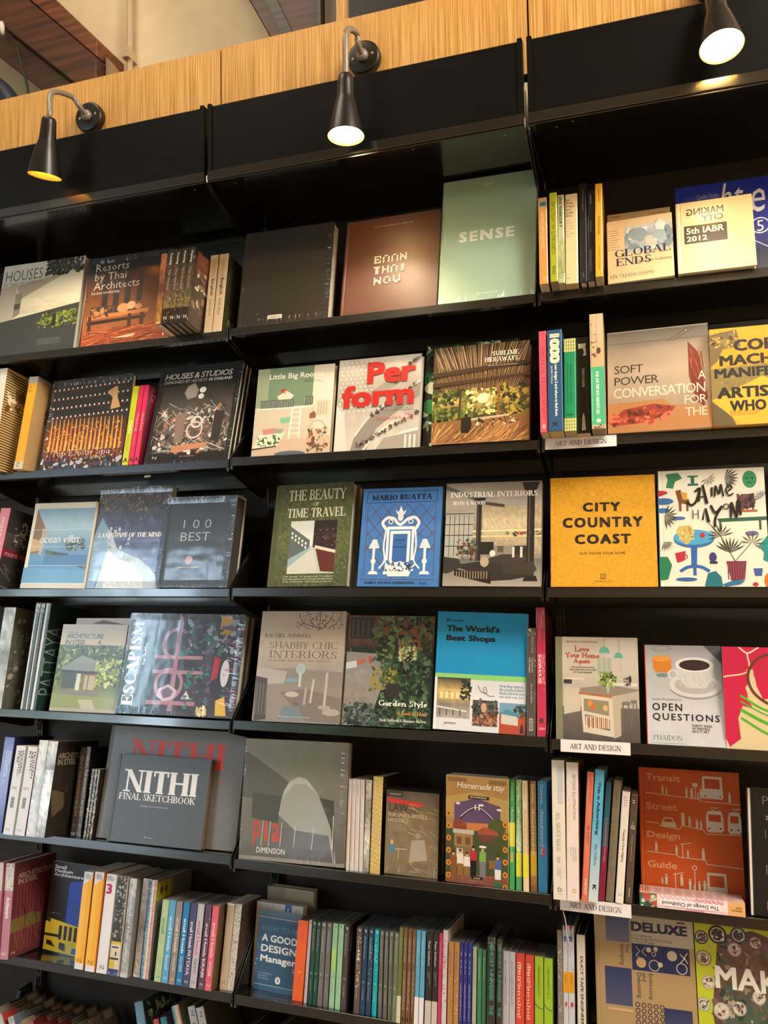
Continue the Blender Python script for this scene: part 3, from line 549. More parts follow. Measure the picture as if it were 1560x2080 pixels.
    g('a',6.2,'A,2.8,2.6,2.2,2.6,0,360 T,4.9,0,4.9,5.2 S,5.4,0'); g('b',6.6,'T,1.4,0,1.4,10 A,3.6,2.9,2.2,2.9,0,360 S,1,10')
    g('c',5.6,'A,3,3,2.3,3,50,310'); g('d',6.8,'A,3,2.9,2.2,2.9,0,360 T,5.2,0,5.2,10 S,5.6,0 S,4.9,10')
    g('e',6,'A,3,3,2.4,3,0,310 t,.8,3.2,5.2,3.2'); g('f',4,'T,1.8,0,1.8,8.4 A,3.2,8.4,1.4,1.6,60,180 t,.4,6,3.4,6 S,1.8,0')
    g('g',6.4,'A,3,3,2.2,2.9,0,360 T,5.2,-2,5.2,6 A,3,-1.4,2.2,2,180,360'); g('h',7,'T,1.5,0,1.5,10 A,3.5,3.6,2,2.4,0,180 T,5.5,0,5.5,3.6 S,1.5,0 S,5.5,0 S,1.2,10')
    g('i',3.2,'T,1.6,0,1.6,6 T,1.6,8,1.6,9.4 S,1.6,0 S,1.3,6'); g('k',6.4,'T,1.4,0,1.4,10 t,1.4,3,4.8,6 T,2.8,4,5.4,0 S,1.4,0 S,5.4,0 S,4.6,6')
    g('l',3.2,'T,1.6,0,1.6,10 S,1.6,0 S,1.3,10'); g('m',10.4,'T,1.5,0,1.5,6 A,3.3,3.8,1.8,2.2,0,180 T,5.1,0,5.1,3.8 A,6.9,3.8,1.8,2.2,0,180 T,8.7,0,8.7,3.8 S,1.5,0 S,5.1,0 S,8.7,0 S,1.2,6')
    g('n',7,'T,1.5,0,1.5,6 A,3.5,3.7,2,2.3,0,180 T,5.5,0,5.5,3.7 S,1.5,0 S,5.5,0 S,1.2,6'); g('o',6.2,'A,3.1,3,2.4,3,0,360')
    g('r',4.8,'T,1.5,0,1.5,6 A,3.2,3.8,1.7,2.2,40,180 S,1.5,0 S,1.2,6'); g('s',4.8,'A,2.4,4.5,1.6,1.5,30,240 T,1.5,3.7,3.4,2.4 A,2.4,1.6,1.7,1.6,-150,40')
    g('t',4.2,'T,2,1,2,8 t,.5,6,3.8,6 A,3,1,1,1,180,300'); g('u',7,'T,1.5,2.2,1.5,6 A,3.5,2.2,2,2.2,180,360 T,5.5,0,5.5,6 S,5.9,0 S,1.2,6 S,5.2,6')
    g('v',6,'T,.8,6,3,0 t,3,0,5.2,6 S,.8,6 S,5.2,6'); g('y',6,'T,.8,6,3,.4 t,1.6,-3,5.2,6 S,.8,6 S,5.2,6'); g('p',6.6,'T,1.4,-3,1.4,6 A,3.6,2.9,2.2,2.9,0,360 S,1.4,-3 S,1,6')
    g('5',6.6,'t,1.6,10,5.6,10 T,1.6,5.4,1.6,10 A,2.8,3,2.6,3,-150,120'); g('0',6.8,'A,3.4,5,2.6,5,0,360'); g('1',4.4,'T,2.4,0,2.4,10 S,2.4,0 t,1,8.6,2.4,10'); g('2',6.4,'A,3,7.6,2.2,2.4,-30,160 T,4.9,6.4,1,0 t,1,0,5.6,0')
    return G
GL=glyphs()
def serif_text(s,T=1.9,t=.7,sf=1.0):
    V=[];F=[];x=0
    def quad(a,b,c,d): i=len(V); V.extend([a,b,c,d]); F.append((i,i+1,i+2,i+3))
    def seg(x0,y0,x1,y1,w):
        dx,dy=x1-x0,y1-y0; L=math.hypot(dx,dy) or 1; nx,ny=-dy/L*w/2,dx/L*w/2
        if abs(dy)>.3*L and w>t*1.01:   # keep thick diagonals cut horizontally
            hw=w/2; quad((x0-hw,y0),(x0+hw,y0),(x1+hw,y1),(x1-hw,y1))
        else: quad((x0-nx,y0-ny),(x1-nx,y1-ny),(x1+nx,y1+ny),(x0+nx,y0+ny))
    for ch in s:
        w,st=GL.get(ch) or GL.get(ch.upper()) or GL[' ']
        for k in st:
            a=[float(q) for q in k[1:]]
            if k[0]=='T': seg(x+a[0],a[1],x+a[2],a[3],T)
            elif k[0]=='t': seg(x+a[0],a[1] and min(a[1],10-t/2) if a[1]==10 else max(a[1],t/2) if a[1]==0 and a[3]==0 else a[1],x+a[2],a[3] and min(a[3],10-t/2) if a[3]==10 else max(a[3],t/2) if a[3]==0 and a[1]==0 else a[3],t)
            elif k[0]=='V': seg(x+a[0],a[1],x+a[0],a[2],t*1.1)
            elif k[0]=='S' and sf: quad((x+a[0]-1.7*sf,a[1]-(t*.8 if a[1]>3 else 0)),(x+a[0]+1.7*sf,a[1]-(t*.8 if a[1]>3 else 0)),(x+a[0]+1.7*sf,a[1]+(0 if a[1]>3 else t*.8)),(x+a[0]-1.7*sf,a[1]+(0 if a[1]>3 else t*.8)))
            elif k[0]=='A':
                cx,cy,rx,ry,a0,a1=a; n=max(4,int(abs(a1-a0)/24)); pr=None
                for i in range(n+1):
                    th=math.radians(a0+(a1-a0)*i/n); c,s_=math.cos(th),math.sin(th); ww=t+(T-t)*abs(c)**1.3
                    o=(x+cx+rx*c,cy+ry*s_); n_=(x+cx+(rx-ww*1.0)*c,cy+(ry-t)*s_)
                    if pr: quad(pr[0],o,n_,pr[1])
                    pr=(o,n_)
        x+=w
    return V,F
def collect_text(ops):
    for o in ops:
        if o[0]=='T': TXT.append(o)
def text_key(o):
    return (o[1],o[7] if len(o)>7 else 0,o[8] if len(o)>8 else '')
TM={}
def make_texts():
    objs={}
    for o in TXT:
        k=text_key(o)
        if k in objs or k in TM: continue
        s,w,f=k
        if f.startswith('S'):
            T_,t_={'S':(1.9,.7),'SB':(2.5,.8),'SL':(1.1,.5),'SU':(1.6,1.1)}[f]; TM[k]=serif_text(s,T_,t_,1.0); continue
        c=bpy.data.curves.new('lettering','FONT'); c.body=s; c.size=1; c.resolution_u=2 if len(s)<26 else 1; c.offset=max(-.02,min(0,w*.006)); c.fill_mode='FRONT'
        if '\n' in s: c.align_x={'R':'RIGHT','C':'CENTER'}.get(f[:1],'LEFT'); c.space_line=.82
        if f=='N': c.space_character=.9
        if f=='W': c.space_character=1.25
        ob=bpy.data.objects.new('lettering',c); COL.objects.link(ob); objs[k]=(ob,c,w)
    bpy.context.view_layer.update(); dg=bpy.context.evaluated_depsgraph_get()
    for k,(ob,c,w) in objs.items():
        me=ob.evaluated_get(dg).to_mesh(); V=[(v.co.x,v.co.y) for v in me.vertices]; F=[tuple(p.vertices) for p in me.polygons]
        if w>1:
            d=w*.0062*(1.4 if w>=5 else 1); n=len(V); V=[(x+a,y+b_) for a,b_ in ((-d,-d*.7),(d,-d*.7),(-d,d*.7),(d,d*.7)) for x,y in V]; F=[tuple(i+j*n for i in f_) for j in range(4) for f_ in F]
        TM[k]=(V,F); ob.evaluated_get(dg).to_mesh_clear()
    for ob,c,w in objs.values(): bpy.data.objects.remove(ob); bpy.data.curves.remove(c)
# ---------------------------------------------------------------- print drawn on a flat face
class Print:
    """collects flat inked shapes; u to the right 0..1, v downwards 0..1 on a face w x h metres"""
    def __init__(s,w,h): s.w,s.h=w,h; s.V=[];s.F=[];s.C=[];s.k=0
    def put(s,pts,faces,cols,dz=None):
        b=len(s.V); d=s.k*.00002; s.k+=1
        pts=[(min(max(p[0],0),1),min(max(p[1],0),1)) for p in pts]
        if dz is None:
            dz=[0]*len(pts)
            if len(faces)>1 and len(pts)==sum(len(f) for f in faces):     # loose overlapping pieces: stack them by a few microns
                for i,f in enumerate(faces):
                    for j in f: dz[j]=(i%8)*.0000022
        s.V+=[(p[0]*s.w,d+z,(1-p[1])*s.h) for p,z in zip(pts,dz)]
        for f in faces:
            s.F.append(tuple(b+i for i in f)); s.C.append([cols[i] for i in f] if isinstance(cols,list) else [cols]*len(f))
    def line(s,pts,wd,c):
        asp=s.w/s.h; V=[];F=[]
        for i in range(len(pts)-1):
            (x0,y0),(x1,y1)=pts[i],pts[i+1]; dx,dy=(x1-x0)*s.w,(y1-y0)*s.h; L=math.hypot(dx,dy) or 1; e=wd*s.w*.25
            nx,ny=-dy/L*wd/2,dx/L*wd/2*asp; ex,ey=dx/L*e/s.w,dy/L*e/s.h; n=len(V)
            V+=[(x0-nx-ex,y0-ny-ey),(x1-nx+ex,y1-ny+ey),(x1+nx+ex,y1+ny+ey),(x0+nx-ex,y0+ny-ey)]; F.append((n,n+1,n+2,n+3))
        s.put(V,F,c)
    def draw(s,ops):
        asp=s.w/s.h
        for o in ops:
            t=o[0]
            if t=='r':
                u0,v0,u1,v1=o[1:5]; c=lin(o[5]); c2=lin(o[6]) if len(o)>6 else c
                s.put([(u0,v0),(u1,v0),(u1,v1),(u0,v1)],[(0,3,2,1)],[c,c,c2,c2])
            elif t=='R': # rows of bars: u0,v0,u1,v1,n,col,fill  (vertical bars)
                u0,v0,u1,v1,n,c,fl_=o[1:8]; c=lin(c); V=[];F=[]
                for i in range(n):
                    a=u0+(u1-u0)*i/n; b_=a+(u1-u0)/n*fl_; k=len(V); V+=[(a,v0),(b_,v0),(b_,v1),(a,v1)]; F.append((k,k+3,k+2,k+1))
                s.put(V,F,c)
            elif t=='H': # horizontal bars with ragged ends
                u0,v0,u1,v1,n,c,fl_=o[1:8]; c=lin(c); V=[];F=[]; rg=random.Random(n)
                for i in range(n):
                    a=v0+(v1-v0)*i/n; b_=a+(v1-v0)/n*fl_; k=len(V); ue=u1-(rg.random()*.3*(u1-u0) if len(o)>8 else 0); V+=[(u0,a),(ue,a),(ue,b_),(u0,b_)]; F.append((k,k+3,k+2,k+1))
                s.put(V,F,c)
            elif t=='q': n=len(o[1]); s.put(o[1],[tuple(range(n))],lin(o[2]))
            elif t=='e':
                u,v,a,b_=o[1:5]; n=20 if a>.02 else 10; s.put([(u+a*math.cos(6.2832*i/n),v+b_*math.sin(6.2832*i/n)) for i in range(n)],[tuple(range(n))],lin(o[5]))
            elif t=='o': # ring
                u,v,a,wd=o[1:5]; n=28; b_=a*asp; V=[(u+(a+q)*math.cos(6.2832*i/n),v+(b_+q*asp)*math.sin(6.2832*i/n)) for q in (-wd/2,wd/2) for i in range(n)]
                s.put(V,[(i,(i+1)%n,n+(i+1)%n,n+i) for i in range(n)],lin(o[5]))
            elif t=='l': s.line(o[1],o[2],lin(o[3]))
            elif t=='c': s.line([tuple(p)[:2] for p in spline([(a,b_,0) for a,b_ in o[1]],6)],o[2],lin(o[3]))
            elif t=='n': # scattered leaf-like specks u0,v0,u1,v1,n,size,cols,seed
                u0,v0,u1,v1,n,sz,cs=o[1:8]; rg=random.Random(o[8] if len(o)>8 else 1); cs=[lin(c) for c in cs]; V=[];F=[];C=[]
                for i in range(n):
                    x,y=u0+(u1-u0)*rg.random(),v0+(v1-v0)*rg.random(); th=rg.random()*6.28; a=sz*(.5+rg.random()); b_=a*(.3+.5*rg.random()); c=rg.choice(cs); k=len(V)
                    for j in range(5):
                        q=th+1.2566*j; px,py=a*math.cos(1.2566*j),b_*math.sin(1.2566*j); X=x+px*math.cos(th)-py*math.sin(th); Y=y+(px*math.sin(th)+py*math.cos(th))*asp
                        V.append((min(max(X,0),1),min(max(Y,0),1))); C.append(c)
                    F.append(tuple(range(k,k+5)))
                s.put(V,F,C)
            elif t=='N': # mottled picture ground: u0,v0,u1,v1,nx,ny,[row colours top..bottom],jitter,seed
                u0,v0,u1,v1,nx,ny,cs,jt=o[1:9]; rg=random.Random(o[9] if len(o)>9 else 3); cs=[lin(c) for c in cs]; V=[];C=[]
                for j in range(ny+1):
                    f=j/ny*(len(cs)-1); i0=min(int(f),len(cs)-2) if len(cs)>1 else 0; fr=f-i0; a=cs[i0]; b_=cs[min(i0+1,len(cs)-1)]
                    for i in range(nx+1):
                        V.append((u0+(u1-u0)*i/nx,v0+(v1-v0)*j/ny)); q=1+jt*(rg.random()*2-1); C.append([max(0,min(1,(a[k]*(1-fr)+b_[k]*fr)*q)) for k in range(3)])
                s.put(V,[(j*(nx+1)+i,(j+1)*(nx+1)+i,(j+1)*(nx+1)+i+1,j*(nx+1)+i+1) for j in range(ny) for i in range(nx)],C)
            elif t=='L': # straight streaks u0,v0,u1,v1,n,angle spread(center),len,wd,cols,seed
                u0,v0,u1,v1,n,ang,ln,wd,cs=o[1:10]; rg=random.Random(o[10] if len(o)>10 else 5)
                for c in cs:
                    V=[];F=[]
                    for i in range(n//len(cs)):
                        x,y=u0+(u1-u0)*rg.random(),v0+(v1-v0)*rg.random(); th=ang+(rg.random()-.5)*.5; l_=ln*(.4+rg.random()); dx,dy=math.cos(th)*l_,math.sin(th)*l_; nx,ny=-math.sin(th)*wd/2,math.cos(th)*wd/2*asp; k=len(V)
                        V+=[(x-nx,y-ny),(x+dx-nx*.3,y+dy*asp-ny*.3),(x+dx+nx*.3,y+dy*asp+ny*.3),(x+nx,y+ny)]; F.append((k,k+1,k+2,k+3))
                    V=[(min(max(a,u0),u1),min(max(b_,v0),v1)) for a,b_ in V]; s.put(V,F,lin(c))
            elif t=='T': # text fitted into a box: 'T',s,u0,v0,u1,v1,col,weight,font,rot,shear
                V,F=TM[text_key(o)]; u0,v0,u1,v1=o[2:6]
                if not V: continue
                rot=o[9] if len(o)>9 else 0; sh=o[10] if len(o)>10 else 0
                V=[(x+sh*y,y) for x,y in V]
                if rot==1: V=[(y,-x) for x,y in V]       # reads downwards
                elif rot==-1: V=[(-y,x) for x,y in V]
                elif rot==2: V=[(-x,y) for x,y in V]     # mirrored
                elif rot==3: V=[(-x,-y) for x,y in V]    # upside down
                a=min(p[0] for p in V); b_=max(p[0] for p in V); c=min(p[1] for p in V); d=max(p[1] for p in V)
                sx_,sy_=(u1-u0)/max(b_-a,1e-6),(v1-v0)/max(d-c,1e-6)
                nq=4 if (len(o)>7 and o[7]>1 and not (len(o)>8 and str(o[8]).startswith('S'))) else 1
                s.put([(u0+(x-a)*sx_,v1-(y-c)*sy_) for x,y in V],F,lin(o[6]),[(i*nq//len(V))*.0000045 for i in range(len(V))] if nq>1 else None)
    def build(s,name,parent,M,gloss=False):
        if not s.V: return
        me=bpy.data.meshes.new(name); me.from_pydata([tuple(M@Vector(v)) for v in s.V],[],s.F); me.materials.append(INKG if gloss else INK)
        ca=me.color_attributes.new('ink','FLOAT_COLOR','CORNER'); buf=[]
        for f in s.C:
            for c in f: buf+=[c[0],c[1],c[2],1.0]
        ca.data.foreach_set('color',buf); me.update()
        o=bpy.data.objects.new(name,me); COL.objects.link(o); o.parent=parent; return o
# ---------------------------------------------------------------- books
def film(parent,w,h,d,off=.0009):
    """thin shrink wrap over the front and both sides"""
    V=[];F=[];A=[]
    def patch(P00,P10,P11,P01,n,a00,a10,a11,a01):
        k=len(V); V.extend([P00,P10,P11,P01]); A.extend([a00,a10,a11,a01]); F.append((k,k+1,k+2,k+3))
    o=off; x0,x1,z0,z1,y=-o,w+o,0,h+o,-o; m_=min(w,h)*.5; q=.04
    q=min(q,w*.45,h*.45)
    C=lambda x,z:(x,y,z)
    # pleated border: real little folds standing across each edge, dying out inwards
    rg=random.Random(int(w*9973+h*7919)); q=min(.022,w*.3,h*.3)
    def pleats(ax,c0,c1,edge,inn,base):
        n=max(6,int(abs(c1-c0)/.0032)); t=c0; pr=None
        for i in range(n+1):
            f=i/n; up=rg.random()*(.0019 if i%2 else .0003); ln=q*(.35+.65*rg.random()); t=c0+(c1-c0)*f+(rg.random()-.5)*.0012*(0<i<n)
            ti=c0+(c1-c0)*f; e_=edge; m1=edge+(inn-edge)*ln/q*.45
            if ax=='x': P=[(t,y+.0006,e_),(t,y-up,m1),(ti,y,inn)]
            else: P=[(e_,y+.0006,t),(m1,y-up,t),(inn,y,ti)]
            if pr:
                k=len(V); V.extend(pr+P); A.extend([(base+t,0,0),(base+t,.5*q,0),(base+t,q,0)]*2)
                F.extend([(k,k+3,k+4,k+1),(k+1,k+4,k+5,k+2)])
            pr=P
    pleats('x',x0,x1,z0,z0+q,0); pleats('x',x0,x1,z1,z1-q,6)
    pleats('z',z0+q,z1-q,x0,x0+q,9); pleats('z',z0+q,z1-q,x1,x1-q,3)
    # mitred corners are closed by the horizontal borders; the side borders stop short of them
    if w>2*q+.002: patch(C(x0+q,z0+q),C(x1-q,z0+q),C(x1-q,z1-q),C(x0+q,z1-q),1,(12,.05,0),(12.1,.05,0),(12.1,.06,0),(12,.06,0))
    for xx,s_ in ((x1,1),(x0,-1)): 
        P=[(xx,y,z0),(xx,d+o,z0),(xx,d+o,z1),(xx,y,z1)]
        patch(*P,1,(20,0,0),(20,.03,0),(20+h,.03,0),(20+h,0,0))
    patch((x0,y,z1),(x1,y,z1),(x1,d+o,z1),(x0,d+o,z1),1,(30,0,0),(30+w,0,0),(30+w,.03,0),(30,.03,0))
    ob=mesh('shrink_wrap',V,F,FILM,parent)
    # every film face looks outwards
    ctr=Vector((w/2,d/2,h/2))
    for p in ob.data.polygons:
        if p.normal.dot(p.center-ctr)<0 and abs(p.normal.dot(p.center-ctr))>1e-9 or (abs(p.normal.y)>.5 and p.normal.y>0): p.flip()
    ob.data.update()
    at=ob.data.attributes.new('film','FLOAT_VECTOR','CORNER'); buf=[]
    for p in ob.data.polygons:
        for li in p.loop_indices: buf+=list(A[ob.data.loops[li].vertex_index])
    at.data.foreach_set('vector',buf)
    return ob
ALLBOOKS={}
def book(key,label,cover,art=(),name='book',group=None,pages='#e9e2d2',spine=None,side=None,fin='gloss',hard=True,wrap=False,sidecol=None,cat='book',plab=None):
    b_,r_,kind,X,y,w,h,d,lean,roll,yaw=POS[key]
    z0=SHZ[b_-1][r_-1]+LIP
    M=Matrix.Rotation(yaw,4,'Z')@Matrix.Rotation(-lean,4,'X')@Matrix.Rotation(roll,4,'Y')
    zmin=min((M@Vector(p)).z for p in ((0,0,0),(w,0,0)))
    lift=max(0,d*(math.sin(lean)-math.cos(lean)*math.tan(TILT)))+.0008
    loc=Vector((X,y,z0-zmin-y*math.tan(TILT)+lift))
    root=empty(name,M=Matrix.Translation(loc)@M); tag(root,label,cat,group)
    # canonical frame: a from spine to fore edge, c from front cover to back cover
    if kind=='F': Wd,T=w,d; K=Matrix.Identity(4)                      # front cover faces the room
    else: Wd,T=d,w; K=Matrix(((0,-1,0,w),(1,0,0,0),(0,0,1,0),(0,0,0,1)))  # spine faces the room, front cover on the right
    bt=.0026 if hard else .0007; ov=.003 if hard else 0.0
    ov=min(ov,T*.2)
    rough={'gloss':.28,'matte':.55,'cloth':.85,'satin':.4}[fin]; kd={'cloth':'cloth'}.get(fin,'paint'); coat=.35 if fin=='gloss' else 0
    mc=mat(cover,rough,0,kd,.5,coat); ms=mat(spine,rough,0,kd,.5,coat) if spine else mc
    bv=min(.0022,T*.25)
    # cross-section of the case (a,c), front board, rounded spine, back board
    out=[(Wd,0),( .012,0),(.0095,.0007 if hard else 0),(.007,0),(bv,0),(bv*.3,bv*.3),(0,bv),(0,T-bv),(bv*.3,T-bv*.3),(bv,T),(Wd,T)]
    inn=[(Wd,T-bt),(.0045,T-bt),(.0045,bt),(Wd,bt)]
    if Wd<.03: out=[(Wd,0),(bv,0),(0,bv),(0,T-bv),(bv,T),(Wd,T)]
    n=len(out); poly=out+inn; N=len(poly); V=[];F=[];fm=[]
    for z in (0,h): V+=[K@Vector((a,c,z)) for a,c in poly]
    for i in range(N):
        j=(i+1)%N; F.append((i,j,j+N,i+N)); a_=poly[i][0]; fm.append(1 if (i<n-1 and poly[i][0]<.0025 and poly[j][0]<.0025) else 0)
    # end caps as strips
    def cap(o_):
        q=[]
        q.append((0,1,n+3-0,) if 0 else None)
    for o_ in (0,N):
        F.append(tuple(o_+i for i in (list(range(0,n-1-0))[0:1]+list(range(1,n))+[n,n+1,n+2,n+3]))); fm.append(0)
    c=mesh('cover',V,F,[mc,ms],root,fm=fm)
    bm=bmesh.new(); bm.from_mesh(c.data); bmesh.ops.recalc_face_normals(bm,faces=bm.faces); bm.to_mesh(c.data); bm.free()
    pb=MB(); pb.box(.0046,Wd-ov,bt+.0001,T-bt-.0001,ov,h-ov,M=K); pb.build('page_block',mat(pages,.8,0,'pages'),root)
    if kind=='F':
        if art:
            p=Print(w,h); p.draw(art); p.build('cover_print',root,Matrix.Translation((0,-.0001,0))@Matrix.Diagonal((1,-1,1,1)),fin=='gloss')
        if wrap: film(root,w,h,d)
    else:
        if art:
            p=Print(w,h); p.draw(art); p.build('spine_print',root,Matrix.Translation((0,-.0001,0))@Matrix.Diagonal((1,-1,1,1)),fin=='gloss')
        if side:
            p=Print(d,h); p.draw(side); p.build('cover_print',root,Matrix(((0,1,0,w+.0001),(1,0,0,0),(0,0,1,0),(0,0,0,1))),fin=='gloss')
        if wrap: film(root,w,h,d)
    ALLBOOKS[key]=root
    return root
BK=[]
def B(key,label,cover,art=(),**k): BK.append((key,label,cover,art,k)); collect_text(art); collect_text(k.get('side') or ())
def spine_text(s,c,v0=.1,v1=.75,u0=.3,u1=.7,w=0,f=''): return ('T',s,u0,v0,u1,v1,c,w,f,1)
def dup_label(*a): pass
# ================================================================ ROW 1
G1='large books facing out on the top shelf'
B('houses','large book with a pale concrete house and leaves, top shelf far left','#c8cac0',[
 ('N',0,0,1,.36,12,6,['#dfe3df','#c3c9c4'],.06),('q',[(.0,.25),(1,.12),(1,.55),(0,.66)],'#d9d6c4'),('q',[(.0,.25),(.2,.22),(.2,.62),(0,.66)],'#b9b9a6'),
 ('q',[(.2,.24),(.8,.155),(.26,.40)],'#a9a592'),('N',.24,.4,.97,.56,14,6,['#e4dfca','#cfc9b2'],.08),('q',[(.2,.33),(.28,.325),(.28,.56),(.2,.6)],'#8f8b7c'),('q',[(.2,.45),(.27,.44),(.27,.5),(.2,.51)],'#4b4c47'),
 ('q',[(0,.64),(1,.5),(1,1),(0,1)],'#3d413f'),('q',[(.5,.68),(.96,.56),(.98,.60),(.62,.72)],'#7f8c3c'),('n',.55,.58,1,.74,150,.018,['#9fae4a','#67742f','#343c20'],2),('q',[(.7,.6),(.74,.6),(.74,.72),(.7,.73)],'#25241f'),
 ('n',.55,.0,1,.16,240,.022,['#343a30','#4a5142','#22261e'],4),('H',.55,.86,.85,.93,4,'#8f938d',.2,1),
 ('T','HOUSES',.04,.065,.5,.185,'#3a3934',-2),('T','BY THAI ARCHITECTS',.03,.2,.5,.232,'#57564e',0,'W')],spine='#4a3a2c',group=None,fin='gloss')
B('resorts','wide orange and dark book showing a lounge with long benches under warm light, top shelf','#1f1a16',[
 ('q',[(0,0),(1,0),(1,.3),(0,.3)],'#1c1815'),('N',0,.16,1,1,16,12,['#2a1d16','#6d3f22','#a3602f','#c46a33'],.12,5),('q',[(.0,.0),(1,0),(1,.14),(.0,.2)],'#161412'),
 ('q',[(.2,.22),(.27,.22),(.27,.56),(.2,.56)],'#2a2019'),('q',[(.33,.22),(.4,.22),(.4,.56),(.33,.56)],'#2a2019'),('q',[(.46,.24),(.53,.24),(.53,.56),(.46,.56)],'#2a2019'),('q',[(.6,.2),(.66,.2),(.66,.54),(.6,.54)],'#33241a'),
 ('R',.08,.56,.62,.64,4,'#3a3128',.94),('q',[(.05,.66),(.75,.63),(.75,.67),(.05,.7)],'#e08a4a'),('q',[(.05,.72),(.72,.7),(.72,.73),(.05,.76)],'#2c1710'),('q',[(.06,.66),(.1,.66),(.1,.86),(.06,.86)],'#4c2312'),('q',[(.52,.67),(.56,.67),(.56,.84),(.52,.84)],'#4c2312'),('q',[(.66,.67),(.7,.67),(.7,.82),(.66,.82)],'#4c2312'),
 ('e',.46,.6,.07,.05,'#e9a46a'),('e',.55,.58,.05,.045,'#f3bd88'),('e',.63,.6,.04,.03,'#e39a60'),('n',.1,.58,.3,.66,30,.03,['#d9905a','#8a5a36','#3a2a20'],7),
 ('q',[(.0,.86),(.95,.78),(1,1),(0,1)],'#b8521f'),('q',[(.3,.93),(.62,.89),(.6,.93)],'#ffe0b0'),('L',.02,.8,.9,1,60,-.1,.2,.012,['#e88648','#7c3414']),
 ('T','Resorts\nby Thai\nArchitects',.09,.075,.62,.37,'#e8e0d0',-1),('T','Serene modernity',.07,.385,.4,.43,'#e8e0d0',0)],wrap=True)
B('amberwrap','thin amber book in wrinkled wrap left of the four dark matching spines, top shelf','#8f5a32',[('N',0,0,1,1,3,20,['#a86238','#5c2e1a','#b98a3c'],.5)],name='book',wrap=True,hard=False,side=[('N',0,0,1,1,6,8,['#8a5230','#a0562c'],.3)])
for i in range(1,5):
    B('fram%d'%i,'%s of four matching black wrapped spines, top shelf left bay'%['first from the left','second','third','last from the left'][i-1],'#241c17',[('N',0,.2,1,.8,3,24,['#2c211a','#4a3828','#7a6a3a'],.6,i),('T','Framing',.3,.045,.7,.2,'#f0ece0',2,'',1),('T','Thai Houses',.35,.26,.65,.55,'#c8a860' if i==1 else '#b9ab98',0,'',1),('T','N',.3,.905,.75,.95,'#f0ece0',0)],
     name='book',group='matching black spines on the top shelf',pages='#9a948a',wrap=True,side=[('r',0,0,1,1,'#2c221c'),('N',.1,.02,.95,.3,8,6,['#8a4a38','#4a2a24'],.3),('n',.1,.25,1,.8,60,.07,['#4f3c44','#8a6a5a','#d8c8a8','#332a28'],i),('T','Framing',.2,.44,.9,.52,'#e8dcc8',0)])
for i in (1,2):
    B('bangkok%d'%i,'%s white spine with narrow black and grey lettering beside the black folder, top shelf'%['left','right'][i-1],'#e3cfae',[('T','Exploring',.3,.06,.7,.29,'#a89c86',-1,'',1),('T','Bangkok',.3,.31,.72,.53,'#2c2820',3,'',1),('T','Robin Ward',.36,.58,.66,.78,'#7d705c',0,'',1)],group='pair of white spines on the top shelf',hard=False,fin='satin',
     side=[('r',0,0,1,1,'#3a3a22'),('L',0,0,1,.7,60,1.9,.5,.02,['#6a6a3c','#1d1e12']),('T','BKK',.2,.8,.8,.88,'#a8a070',0)],pages='#c8b898')
B('blackframe','large plain black book standing at the back behind the white spines, top shelf','#1b1c1b',[('r',.02,.02,.98,.03,'#3c3f3c')],fin='satin')
B('blackblank','large plain black wrapped book with a tiny white sticker, top shelf middle bay','#2a2724',[('r',0,0,1,.4,'#242221','#2a2825'),('r',.34,.905,.5,.945,'#d9d2c4'),('T','exhibition',.36,.915,.48,.935,'#2a2724',0),('e',.22,.88,.004,.005,'#e8e0d0')],wrap=True,spine='#2a1e16')
DOT=[]
def dots(word,u0,v0,cw,ch,c):
    P={'B':['1111','1001','1110','1001','1111'],'D':['1110','1011','1001','1011','1110'],'A':['0110','1001','1001','1001','1001'],'N':['1001','1101','1111','1011','1001'],'T':['1111','0110','0110','0110','0110'],'H':['1001','1001','1111','1001','1001'],'I':['0110','0110','0110','0110','0110'],'O':['0110','1001','1001','1001','0110'],'W':['1001','1001','1001','1111','0110']}
    o=[]
    for i,ch_ in enumerate(word):
        for r_,row in enumerate(P[ch_]):
            for c_,x in enumerate(row):
                if x=='1': o.append(('e',u0+i*cw+c_*cw*.2+(r_%2)*.004,v0+r_*ch,.0085,.0072,c))
    return o
B('thainow','dark brown book with small white dotted letters, top shelf middle bay','#54301f',[('T','A VISION OF CONTEMPORARY HOUSES   ARCHITECTURE',.3,.09,.72,.1,'#d8c0a0',0)]+dots('BAAN',.34,.42,.09,.016,'#f2e0c4')+dots('THAI',.34,.535,.09,.016,'#f2e0c4')+dots('NOW',.35,.65,.1,.016,'#f2e0c4'),fin='satin',spine='#3a2014')
B('sense','tall pale green wrapped book with white title, top shelf beside the seam','#9dbda8',[('T','SENSE',.2,.44,.78,.525,'#e6eee0',5,'W'),('r',.45,.06,.54,.068,'#e8eee2'),('T','ARCHITECTS 49',.4,.94,.62,.955,'#dfe8d8',0)],wrap=True,fin='satin')
B('sons','orange spine with a small photo at its top, leftmost on the right bay top shelf','#d99a52',[('r',.1,.02,.95,.12,'#a8a494'),('r',.2,.05,.9,.1,'#4f6268'),('T','AFRICAN SONS',.3,.16,.66,.6,'#f1d3a0',0,'N',1),('T','M',.4,.92,.9,.97,'#f6e0b8',0,'SL')],hard=False,pages='#cfc6b8')
B('corpo','lime green spine with thin dark lettering, right bay top shelf','#a9b02a',[('T','CORPORATE ARCHITECTURE',.25,.1,.75,.7,'#3c3c18',-1,'N',-1),('T','monsa',.3,.83,.7,.92,'#2c2c14',1,'',-1)],hard=False,pages='#8d8a80')
